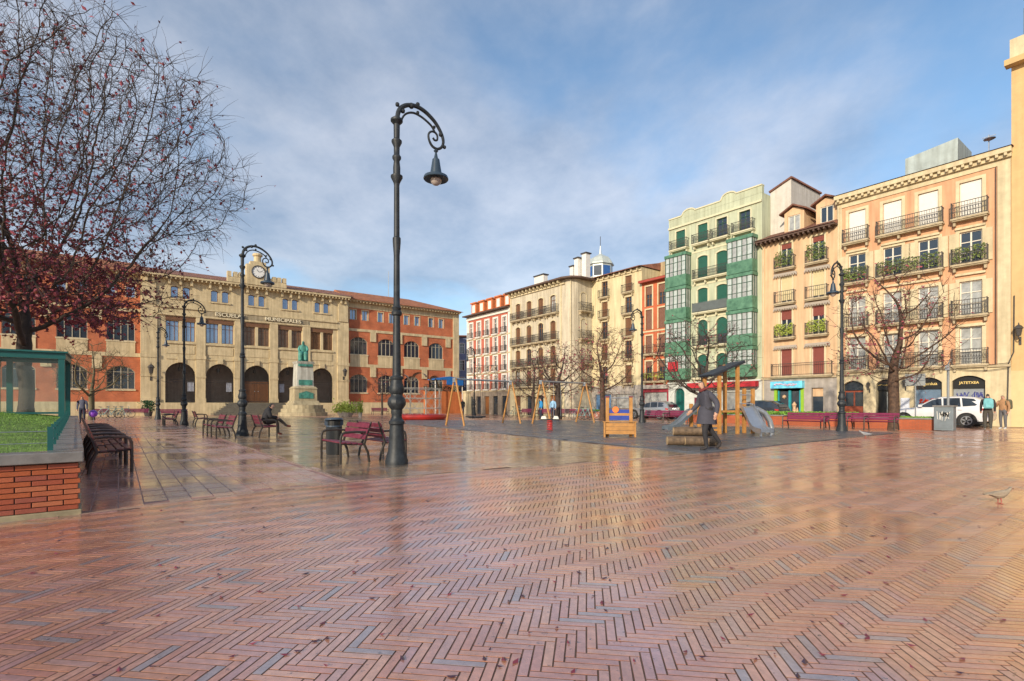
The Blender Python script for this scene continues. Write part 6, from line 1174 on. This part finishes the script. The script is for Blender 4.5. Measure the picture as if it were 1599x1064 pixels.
def person(label, loc, rz, mats, pose=None, scale=1.0, fat=None, name='person', cat='person', group=None, fingers=False, face=True):
    J = dict(STAND); J.update(pose or {}); bm = bmesh.new(); lay = bm.verts.layers.skin.verify(); vv = {}; F = dict(fat or {})
    for k, p in J.items():
        v = bm.verts.new(p); r = F.get(k, F.get(k[:-1], RAD.get(k, RAD.get(k[:-1], 0.05)))); v[lay].radius = (r, r*(0.8 if k in ('pelvis', 'spine', 'chest') else 1.0)); vv[k] = v
    vv['pelvis'][lay].use_root = True; segs = []
    for a, b_, c in BONES: bm.edges.new((vv[a], vv[b_])); segs.append((np.array(J[a]), np.array(J[b_]), c))
    hd = np.array(J['head']); nk = np.array(J['neck']); fwd = np.array(F.get('look', (1.0, 0, 0)))
    if face: nv = bm.verts.new(tuple(hd+fwd*0.10+np.array([0,0,-0.005]))); nv[lay].radius = (0.03, 0.035); bm.edges.new((vv['head'], nv)); segs.append((hd, hd+fwd*0.13, 'skin'))
    if fingers:
        for s in 'LR':
            h = np.array(J['hand'+s]); w_ = np.array(J['wri'+s]); d = (h-w_)/np.linalg.norm(h-w_); sd = np.cross(d, [0, 1, 0]); sd /= max(1e-6, np.linalg.norm(sd))
            for k in range(5):
                o_ = sd*(k-1.5)*0.019 if k < 4 else sd*0.05; st_ = h+o_*0.9-(d*0.05 if k == 4 else 0); L = (0.06, 0.072, 0.068, 0.055, 0.045)[k]
                a = bm.verts.new(tuple(st_+d*0.02)); c = bm.verts.new(tuple(st_+d*L+np.array([0.012, 0, 0]))); a[lay].radius = (0.009,)*2; c[lay].radius = (0.008,)*2; bm.edges.new((vv['hand'+s], a)); bm.edges.new((a, c)); segs.append((st_, st_+d*L, 'skin'))
    me = bpy.data.meshes.new('sk'); bm.to_mesh(me); bm.free(); o = bpy.data.objects.new('sk', me); COL.objects.link(o); m1 = o.modifiers.new('s', 'SKIN'); m1.use_smooth_shade = True; m1.branch_smoothing = 0.6; o.modifiers.new('u', 'SUBSURF').levels = 2; o.modifiers['u'].render_levels = 2
    dg = bpy.context.evaluated_depsgraph_get(); nm = bpy.data.meshes.new_from_object(o.evaluated_get(dg)); bpy.data.objects.remove(o); bpy.data.meshes.remove(me)
    nm.materials.clear(); order = ['top', 'leg', 'skin', 'shoe', 'hair']
    for k in order: nm.materials.append(mats[k])
    n = len(nm.polygons); C = np.zeros(n*3); nm.polygons.foreach_get('center', C); C = C.reshape(-1, 3); best = np.full(n, 1e9); mi = np.zeros(n, int)
    for a, b_, c in segs:
        ab = b_-a; t = np.clip(((C-a) @ ab)/max(1e-9, ab @ ab), 0, 1); d = np.linalg.norm(C-(a+t[:, None]*ab), axis=1); m = d < best; best[m] = d[m]; mi[m] = order.index(c)
    hairz = hd[2]+0.035; isHead = np.linalg.norm(C-hd, axis=1) < 0.16; hairy = isHead & ((C[:, 2] > hairz) | (((C-hd) @ fwd < -0.02) & (C[:, 2] > hd[2]-0.08))); mi[hairy & (C[:, 2] > nk[2]+0.04)] = 4; mi[isHead & ~hairy & (mi == 4)] = 2
    nm.polygons.foreach_set('material_index', mi.astype(np.int32)); nm.polygons.foreach_set('use_smooth', [True]*n)
    t = thing(name, label, cat, loc, rz, group); t.scale = (scale,)*3; bo = ob('body', nm, t)
    if face:
        eb = MB(); sdv = np.cross([0, 0, 1], fwd)
        for s in (-1, 1): c = hd+fwd*0.084+sdv*s*0.032+np.array([0, 0, 0.02]); eb.lathe([(0.004,-0.008),(0.011,0),(0.004,0.008)], 6, c)
        eb.build('eyes', m_black, bo); mb_ = MB(); c = hd+fwd*0.086+np.array([0, 0, -0.045]); mb_.bar(tuple(c-sdv*0.022), tuple(c+sdv*0.022), 0.012, 0.008); mb_.build('mouth', mat('lips', (0.3, 0.09, 0.07), 0.5), bo)
    return t
m_skin = mat('skin', (0.46, 0.26, 0.18), 0.5, 0.08); m_hairg = mat('grey_hair', (0.075, 0.065, 0.06), 0.7, 0.2); m_haird = mat('dark_hair', (0.03, 0.02, 0.015), 0.6, 0.2)
def cl(name, c): return mat('cloth_'+name, c, 0.85, 0.2, 6, bump=0.2, bscale=40)
shoe = cl('shoe', (0.03, 0.025, 0.025))
# the walker by the playground: front leg planted, back leg trailing to the right, striding left
wk = gp(1101, 704.5)
person('grey haired man in dark coat striding left past the playground logs', (wk[0], wk[1], 0.005), math.pi+R(8), dict(top=cl('slate_coat', (0.05, 0.05, 0.068)), leg=cl('black_trousers', (0.024, 0.023, 0.027)), skin=m_skin, shoe=shoe, hair=m_hairg),
       dict(pelvis=(-.05,0,.93), spine=(-.03,0,1.1), chest=(0,0,1.35), neck=(.04,0,1.51), head=(.075,0,1.62), crown=(.07,0,1.72), hipL=(-.05,.1,.9), kneL=(.06,.1,.5), ankL=(.0,.09,.08), toeL=(.17,.09,.045), hipR=(-.05,-.1,.9), kneR=(-.2,-.1,.52), ankR=(-.47,-.1,.17), toeR=(-.36,-.1,.05), shoL=(0,.19,1.41), elbL=(-.16,.31,1.16), wriL=(-.1,.36,.92), handL=(-.07,.37,.83), shoR=(0,-.19,1.41), elbR=(.0,-.31,1.15), wriR=(.16,-.35,.97), handR=(.23,-.35,.91)), 1.06, dict(pelvis=0.19, spine=0.185, chest=0.19, sho=0.095, elb=0.072, wri=0.055, hip=0.12, look=(0.98, 0, -0.15)), fingers=True)
wkr = bpy.data.objects[[o.name for o in bpy.data.objects if o.get('label', '').startswith('grey haired man')][0]]
MB().lathe([(0.17,1.08),(0.205,0.98),(0.225,0.84),(0.25,0.66),(0.24,0.655),(0.2,0.8)], 18, (-0.05, 0, 0), sx=1.0, sy=0.86).build('coat_skirt', MATS['cloth_slate_coat'], wkr, smooth=True)
MB().tube([(0.075,-0.115,1.5),(0.1,-0.05,1.47),(0.115,0.0,1.46),(0.1,0.05,1.47),(0.075,0.115,1.5),(-0.02,0.1,1.53),(-0.06,0,1.54),(-0.02,-0.1,1.53),(0.075,-0.115,1.5)], 0.035, 6).build('scarf', cl('maroon_scarf', (0.16, 0.03, 0.03)), wkr, smooth=True)
# man seated on the bench by the second lamp
sb_ = lm2+mA*1.15+B*0.3
person('man in black hooded coat sitting on a maroon bench, legs crossed', (sb_[0]+B[0]*0.22, sb_[1]+B[1]*0.22, 0.004), rB, dict(top=cl('black_coat', (0.018, 0.018, 0.022)), leg=cl('dark_brown_trousers', (0.05, 0.04, 0.035)), skin=m_skin, shoe=cl('brown_shoe', (0.13, 0.03, 0.02)), hair=cl('black_cap', (0.015, 0.015, 0.018))),
       dict(pelvis=(0,0,.54), spine=(.04,0,.72), chest=(.12,0,.93), neck=(.22,0,1.07), head=(.29,0,1.16), crown=(.29,0,1.26), hipL=(.06,.1,.52), kneL=(.5,.1,.55), ankL=(.52,.1,.12), toeL=(.68,.1,.06), hipR=(.06,-.1,.54), kneR=(.52,-.02,.66), ankR=(.82,.04,.38), toeR=(.98,.04,.36), shoL=(.12,.2,.99), elbL=(.16,.25,.74), wriL=(.4,.14,.68), handL=(.48,.1,.66), shoR=(.12,-.2,.99), elbR=(.18,-.25,.74), wriR=(.42,-.1,.72), handR=(.5,-.05,.7)), 1.0, dict(pelvis=0.19, spine=0.2, chest=0.2, neck=0.095, sho=0.1, elb=0.08, wri=0.06, look=(0.94, 0, -0.34)))
# couple at the right
pa = gp(1543, 672); pb = gp(1567, 671)
t1 = person('person in dark clothes with pale blue backpack seen from behind at right', pa, math.atan2(0.75, 0.6), dict(top=cl('dark_jacket', (0.035, 0.03, 0.03)), leg=cl('olive_trousers', (0.06, 0.055, 0.045)), skin=m_skin, shoe=cl('white_trainer', (0.5, 0.5, 0.48)), hair=m_haird), None, 1.0, dict(pelvis=0.17, spine=0.17, chest=0.185, hip=0.115, kne=0.09))
t2 = person('person in tan jacket with small backpack standing against the ochre wall', pb, math.pi+R(15), dict(top=cl('tan_jacket', (0.36, 0.20, 0.10)), leg=cl('grey_jeans', (0.11, 0.11, 0.12)), skin=m_skin, shoe=cl('white_trainer', (0.5, 0.5, 0.48)), hair=cl('brown_hat', (0.08, 0.05, 0.03))), dict(elbR=(.1,-.24,1.15), wriR=(.22,-.12,1.3), handR=(.24,-.08,1.4)), 0.96, dict(pelvis=0.165, spine=0.165, chest=0.18))
def backpack(label, p, rz, m, sc_):
    o = thing('backpack', label, 'backpack', (p[0], p[1], 1.02*sc_), rz); b = MB(); b.prism([(-0.16, 0), (0.16, 0), (0.18, 0.1), (0.17, 0.38), (0.12, 0.47), (-0.12, 0.47), (-0.17, 0.38), (-0.18, 0.1)], -0.1, 0.1); b.build('bag', m, o, bevel=0.03); b = MB(); b.box(-0.12, 0.12, 0.101, 0.15, 0.06, 0.24); b.build('front_pocket', m, o, bevel=0.015)
    for s in (-1, 1): MB().tube([(s*0.1,-0.1,0.44),(s*0.12,-0.2,0.46),(s*0.13,-0.33,0.36),(s*0.13,-0.32,0.2)], 0.018, 5).build('strap', m, o)
    return o
da = np.array([0.6, 0.75])/math.hypot(0.6, 0.75); backpack('pale blue backpack on the back of the dark dressed person', pa-da*0.29, math.atan2(da[1], da[0])+R(90), cl('pale_blue', (0.16, 0.42, 0.46)), 1.0)
db = np.array([math.cos(math.pi+R(15)), math.sin(math.pi+R(15))]); backpack('small olive backpack of the person in the tan jacket', pb-db*0.27, math.atan2(db[1], db[0])+R(90), cl('olive_bag', (0.10, 0.10, 0.06)), 0.96)
sim = dict(leg=cl('navy_trousers', (0.02, 0.025, 0.05)), skin=m_skin, shoe=shoe, hair=m_haird)
person('person in bright blue jacket by the far benches, left one', at(845, 43), R(200), dict(sim, top=cl('bright_blue', (0.02, 0.22, 0.5))), None, 1.0, dict(spine=0.17, chest=0.18))
person('person in pale blue jacket by the far benches, right one', at(864, 42.5), R(240), dict(sim, top=cl('light_blue', (0.25, 0.45, 0.65))), None, 1.0, dict(spine=0.17, chest=0.18))
person('person in black walking past the orange yard wall', at(723, 60), R(250), dict(sim, top=cl('black_top', (0.015, 0.015, 0.018))), None, 1.05, dict(spine=0.17, chest=0.18))
person('person in grey jacket beside the far end of the planter', at(129, 33), R(-60), dict(sim, top=cl('grey_blue_jacket', (0.08, 0.09, 0.14))), None, 1.0, dict(spine=0.17, chest=0.18))
bg_ = at(146, 33.5); bl_ = thing('purple_balloon', 'purple round ball floating by the person at the planter end', 'balloon', (bg_[0], bg_[1], 0.62)); MB().lathe([(0.24*math.sin(a), -0.24*math.cos(a)) for a in np.linspace(0.1, math.pi-0.05, 10)], 14).build('ball', mat('purple_rubber', (0.22, 0.06, 0.5), 0.35), bl_, smooth='all'); MB().tube([(0,0,-0.24),(0.03,0,-0.62)], 0.012, 4).build('string', m_white, bl_)
# bronze seated figure on the monument
fig = dict(top=m_verd, leg=m_verd, skin=m_verd, shoe=m_verd, hair=m_verd)
stt = person('green bronze statue of a seated robed figure on the pedestal', (mo[0], mo[1], 5.86), RZ_S-R(90)-R(15), fig, dict(pelvis=(-.05,0,.52), spine=(-.03,0,.72), chest=(.02,0,.95), neck=(.06,0,1.1), head=(.1,0,1.21), crown=(.1,0,1.31), hipL=(.05,.12,.5), kneL=(.42,.16,.5), ankL=(.44,.15,.1), toeL=(.58,.17,.05), hipR=(.05,-.12,.5), kneR=(.42,-.16,.5), ankR=(.38,-.15,.1), toeR=(.54,-.17,.05), shoL=(.02,.2,1.0), elbL=(.08,.26,.74), wriL=(.3,.18,.62), handL=(.38,.16,.6), shoR=(.02,-.2,1.0), elbR=(.06,-.27,.76), wriR=(.28,-.2,.62), handR=(.36,-.18,.58)), 1.7, dict(pelvis=0.25, spine=0.23, chest=0.22, kne=0.15, ank=0.13, hip=0.16, elb=0.08, neck=0.08), name='statue', cat='statue', face=False)
b = MB(); b.box(-0.32, 0.2, -0.3, 0.3, 0, 0.36); b.box(-0.36, -0.22, -0.3, 0.3, 0.36, 0.8); b.build('chair', m_verd, stt, bevel=0.03)

# ---------------------------------------------------------------- vehicles
def car(label, loc, rz, paint, L=4.5, Wd=1.86, H=1.66, suv=True):
    t = thing('parked_car', label, 'car', loc, rz, 'cars beside the square'); hw = Wd/2; s = L/4.5; hs = H/1.66    # nose towards -X
    st = [(-2.25,.42,.60,.66,.0,.62),(-2.18,.28,.72,.78,.0,.74),(-1.9,.22,.84,.90,.0,.86),(-1.2,.20,.93,1.0,.0,.92),(-0.85,.20,.96,1.04,.02,.93),(-0.15,.20,.98,1.50,.22,.93),(0.25,.20,1.0,1.62,.25,.93),(1.0,.20,1.04,1.64,.25,.93),(1.6,.22,1.08,1.58,.24,.92),(1.95,.28,1.1,1.36,.2,.90),(2.18,.36,1.05,1.12,.05,.86),(2.25,.46,.8,.84,.0,.78)]
    b = MB(); rings = []
    for x, zb, zm, zt, tum, wf in st:
        k = wf; W2 = hw*k; r = [(W2*0.92, zb), (W2, zb+0.14), (W2, zm*0.8), (W2*0.985, zm), (W2*0.985-tum*0.62, zt-0.06), (W2*0.9-tum*0.75, zt)]
        rings.append([(x*s, y, z*hs) for y, z in r]+[(x*s, -y, z*hs) for y, z in reversed(r)])
    i0 = 0
    for r in rings: b.v.extend(r)
    m = 12
    for i in range(len(rings)-1):
        for q in range(m):
            q2 = (q+1) % m; b.f.append((i*m+q, (i+1)*m+q, (i+1)*m+q2, i*m+q2)); b.m.append(0)
    b.f.append(tuple(range(m))); b.m.append(0); b.f.append(tuple(reversed(range((len(rings)-1)*m, len(rings)*m)))); b.m.append(0)
    body = b.build('body', paint, t, smooth=True)
    gl = m_glass
    for sd in (-1, 1):
        for P in ([(-0.72,1.05),(-0.12,1.44),(0.28,1.53),(0.33,1.07)], [(0.40,1.07),(0.36,1.54),(1.05,1.55),(1.12,1.09)], [(1.2,1.10),(1.13,1.55),(1.62,1.50),(1.85,1.24),(1.7,1.14)]):
            V = []
            for x, z in P:
                zt = np.interp(x, [q[0] for q in st], [q[3] for q in st]); zm = np.interp(x, [q[0] for q in st], [q[2] for q in st]); tm = np.interp(x, [q[0] for q in st], [q[4] for q in st]); wf = np.interp(x, [q[0] for q in st], [q[5] for q in st])
                f = np.clip((z-zm)/max(0.05, zt-0.06-zm), 0, 1); y = hw*wf*0.985-tm*0.62*f+0.012; V.append((x*s, sd*y, z*hs))
            MB().poly(V if sd < 0 else V[::-1]).build('side_window', gl, t)
        tr = MB(); tr.bar((-2.0*s, sd*(hw*0.935), 0.26*hs), (2.0*s, sd*(hw*0.935), 0.26*hs), 0.06, 0.13); tr.build('sill_trim', m_black, t)
        mr = MB(); mr.box(-0.68*s, -0.5*s, sd*(hw+0.02)-0.09, sd*(hw+0.02)+0.09, 1.06*hs, 1.2*hs); mr.build('mirror', paint, t, bevel=0.03)
        for dx in (-0.05, 0.75): MB().box(dx*s+0.25, dx*s+0.43, sd*hw*0.932-0.012, sd*hw*0.932+0.012, 0.9*hs, 0.93*hs).build('door_handle', m_steel, t)
        hl = MB(); hl.prism([(-2.15*s, 0.68*hs), (-1.75*s, 0.80*hs), (-1.72*s, 0.70*hs), (-2.12*s, 0.60*hs)], sd*hw*0.80, sd*hw*0.85); hl.build('headlight', m_steel, t); tl_ = MB(); tl_.prism([(1.92*s, 1.02*hs), (2.2*s, 0.98*hs), (2.2*s, 0.84*hs), (1.95*s, 0.9*hs)], sd*hw*0.84, sd*hw*0.9); tl_.build('tail_light', m_spring, t)
        for x in (-1.38*s, 1.36*s):
            ar = MB(); P = [(x+0.42*math.cos(a), 0.36+0.42*math.sin(a)) for a in np.linspace(-0.35, math.pi+0.35, 14)]; Q = [(x+0.35*math.cos(a), 0.36+0.35*math.sin(a)) for a in np.linspace(math.pi+0.35, -0.35, 14)]
            ar.prism(P+Q, sd*hw*0.94-0.025, sd*hw*0.94+0.025); ar.build('wheel_arch', m_black, t)
            wl = MB(); wl.lathe([(0.22,-0.11),(0.345,-0.10),(0.36,-0.06),(0.36,0.06),(0.345,0.10),(0.22,0.11)], 24); me = wl.mesh('tyre', mat('tyre_rubber', (0.02, 0.02, 0.02), 0.7), smooth=True); me.transform(Matrix.Rotation(R(90), 4, 'X')); wo_ = ob('wheel', me, t, (x, sd*(hw*0.93-0.06), 0.36))
            rm = MB(); rm.tube([(0.22*math.cos(a), sd*0.115, 0.22*math.sin(a)) for a in np.linspace(0, 2*math.pi, 21)], 0.022, 5)
            for k in range(5):
                a = 2*math.pi*k/5+0.3
                for da_ in (-0.12, 0.12): rm.bar((0.04*math.cos(a), sd*0.118, 0.04*math.sin(a)), (0.22*math.cos(a+da_), sd*0.112, 0.22*math.sin(a+da_)), 0.035, 0.02, up=(0,1,0))
            rm.build('rim', m_steel, wo_); 
    V = [(-0.80*s, -0.62, 1.07*hs), (-0.80*s, 0.62, 1.07*hs), (-0.2*s, 0.52, 1.475*hs), (-0.2*s, -0.52, 1.475*hs)]; MB().poly([(x, y, z+0.018) for x, y, z in V]).build('windscreen', gl, t)
    V = [(2.0*s, 0.58, 1.33*hs), (2.0*s, -0.58, 1.33*hs), (2.2*s, -0.62, 1.1*hs), (2.2*s, 0.62, 1.1*hs)]; MB().poly([(x+0.015, y, z+0.015) for x, y, z in V]).build('rear_window', gl, t)
    return t
m_wcar = mat('white_car_paint', (0.66, 0.67, 0.70), 0.22, 0.04, 3, coat=0.6); m_scar = mat('silver_car_paint', (0.36, 0.38, 0.41), 0.25, 0.05, 3, metal=0.5, coat=0.6); m_dcar = mat('dark_car_paint', (0.03, 0.035, 0.045), 0.22, 0.1, 3, coat=0.6)
cc_ = (gp(1510, 668)+A*1.36)+B*0.85                              # near rear wheel measured at its contact with the ground
car('white five door car parked before the orange house', cc_, RZ_R, m_wcar)
car('silver car parked before the red house', at(1020, 43.5), RZ_R, m_scar, 4.2, 1.76, 1.5)
car('dark car parked before the sweet shop', at(1178, 36), RZ_R, m_dcar, 4.2, 1.78, 1.5)

# ---------------------------------------------------------------- bicycles
def bike():
    t = thing('bicycle', 'x', 'bicycle', group='bicycles parked at the edges of the square')
    for x in (-0.52, 0.52):
        w_ = MB(); w_.tube([(x+0.33*math.cos(a), 0, 0.34+0.33*math.sin(a)) for a in np.linspace(0, 2*math.pi, 19)], 0.022, 5); o = w_.build('wheel', m_rope, t)
        sp = MB()
        for k in range(8): a = math.pi*k/8; sp.bar((x-0.32*math.cos(a), 0, 0.34-0.32*math.sin(a)), (x+0.32*math.cos(a), 0, 0.34+0.32*math.sin(a)), 0.006)
        sp.build('spokes', m_steel, o)
    f = MB(); S_, H_, Bk, Pd = (-0.2,0,0.82), (0.34,0,0.84), (-0.52,0,0.34), (-0.05,0,0.3)
    for a, b_ in ((S_, H_), (H_, Pd), (Pd, S_), (S_, Bk), (Bk, Pd), (H_, (0.52,0,0.34))): f.tube([a, b_], 0.02, 6)
    f.tube([S_, (-0.24,0,0.95)], 0.014, 6); f.tube([H_, (0.31,0,1.02)], 0.016, 6); f.build('frame', mat('bike_paint', (0.10, 0.22, 0.22), 0.35), t)
    MB().tube([(0.26,-0.27,1.05),(0.36,-0.2,1.04),(0.32,0,1.02),(0.36,0.2,1.04),(0.26,0.27,1.05)], 0.014, 6).build('handlebar', m_steel, t); MB().prism([(-0.38, 0.96), (-0.12, 0.95), (-0.14, 0.99), (-0.38, 1.02)], -0.06, 0.06).build('saddle', m_black, t)
    p = MB(); p.bar((-0.05,-0.12,0.18),(-0.05,0.12,0.42), 0.03); p.build('pedals', m_black, t); return t
bk = bike(); k = 0
for i, (px, Y, a, l) in enumerate([(163, 46.5, 0.5, 'leftmost bicycle leaning before the left brick wing'), (175, 47, 0.8, 'bicycle before the left brick wing, second from left'), (185, 47.3, 0.3, 'bicycle before the left brick wing, third from left'), (195, 47.8, 1.0, 'bicycle before the left brick wing, nearest the red bench on its right'),
                                     (806, 50, 0.2, 'bicycle by the far benches before the red and white house'), (905, 42, -0.5, 'bicycle before the cream corner, left one'), (914, 41.5, -0.9, 'bicycle before the cream corner, middle one'), (922, 41.8, -0.4, 'bicycle before the cream corner, right one')]):
    p = at(px, Y)
    if i == 0: bk.location = (p[0], p[1], 0); bk.rotation_euler = (0, 0, a); bk['label'] = l
    else: dup(bk, l, (p[0], p[1], 0.0), a)

# ---------------------------------------------------------------- pigeons
def pigeon(label, loc, rz, sc_, m1, m2):
    t = thing('pigeon', label, 'pigeon', loc, rz, 'pigeons on the paving'); t.scale = (sc_,)*3; b = MB()
    S = [(-0.21,.135,.008,.03),(-0.15,.14,.014,.04),(-0.09,.135,.035,.05),(-0.03,.13,.058,.062),(0.04,.14,.06,.06),(0.09,.165,.045,.046),(0.125,.195,.03,.03),(0.15,.222,.026,.026),(0.172,.228,.02,.018),(0.186,.225,.008,.008)]
    i0 = 0; n = 12
    for x, z, rz_, ry in S:
        for q in range(n): a = 2*math.pi*q/n; b.v.append((x, ry*math.cos(a), z+rz_*math.sin(a)))
    for i in range(len(S)-1):
        for q in range(n): q2 = (q+1) % n; b.f.append((i*n+q, i*n+q2, (i+1)*n+q2, (i+1)*n+q)); b.m.append(0)
    b.f.append(tuple(reversed(range(n)))); b.m.append(0); b.f.append(tuple(range((len(S)-1)*n, len(S)*n))); b.m.append(0); o = b.build('body', m1, t, smooth='all')
    for s in (-1, 1):
        wg = MB(); wg.v = []; P = [(0.06,.155),(0.03,.18),(-0.06,.172),(-0.19,.145),(-0.1,.118),(0.0,.115)]; wg.prism(P, s*0.057, s*0.066); wg.build('wing', m2, t, bevel=0.003)
        lg = MB(); lg.tube([(0.0,s*0.025,.09),(0.005,s*0.028,.04),(0.0,s*0.028,.006)], [0.011,0.006,0.005], 6)
        for a in (-0.5, 0, 0.5, math.pi): lg.tube([(0.0,s*0.028,.006),(0.032*math.cos(a),s*0.028+0.032*math.sin(a),.004)], 0.004, 4)
        lg.build('leg', mat('pigeon_legs', (0.35, 0.08, 0.06), 0.6), t); MB().lathe([(0.002,-0.004),(0.005,0),(0.002,0.004)], 6, (0.163, s*0.021, 0.231)).build('eye', m_spring, t)
    MB().tube([(0.183,0,.226),(0.196,0,.223),(0.207,0,.217)], [0.007,0.005,0.002], 6).build('beak', m_black, t); return t
pg_ = gp(1561, 787); pigeon('brown grey pigeon walking on the bricks at right', (pg_[0], pg_[1], 0.002), R(-4), 0.82, mat('pigeon_grey', (0.30, 0.24, 0.17), 0.6, 0.3, 30), mat('pigeon_wing', (0.28, 0.22, 0.16), 0.6, 0.3, 30))
pg_ = gp(1352, 684.5); pigeon('pale far pigeon near the playground corner', (pg_[0], pg_[1], 0.002), R(160), 1.1, mat('pigeon_pale', (0.26, 0.26, 0.27), 0.6, 0.2, 30), mat('pigeon_pale_wing', (0.2, 0.21, 0.23), 0.6, 0.2, 30))

# ---------------------------------------------------------------- fallen leaves
b = MB(); 
for i in range(330):
    Y = 2.3+random.random()**1.6*15; x = random.uniform(-0.95, 0.95)*Y; 
    if Y > np.interp(x, [-16, -4.75, -2.55, 4.6, 15.9, 24], [-2.7, 5.73, 8.17, 12.8, 21.8, 25.5])-0.1: continue
    a = random.uniform(0, 6.28); l = random.uniform(0.010, 0.024)*(1+Y/14); c, s = math.cos(a)*l, math.sin(a)*l
    b.poly([(x-c, Y-s, 0.006), (x+s*0.5, Y-c*0.5, 0.004), (x+c, Y+s, 0.012), (x-s*0.5, Y+c*0.5, 0.004)], random.randrange(2))
tag(b.build('fallen_leaves', [m_leafs[0], mat('wet_purple_leaf', (0.05, 0.02, 0.035), 0.3, 0.3)]), 'small dark fallen leaves scattered over the wet bricks', 'leaves', kind='stuff')
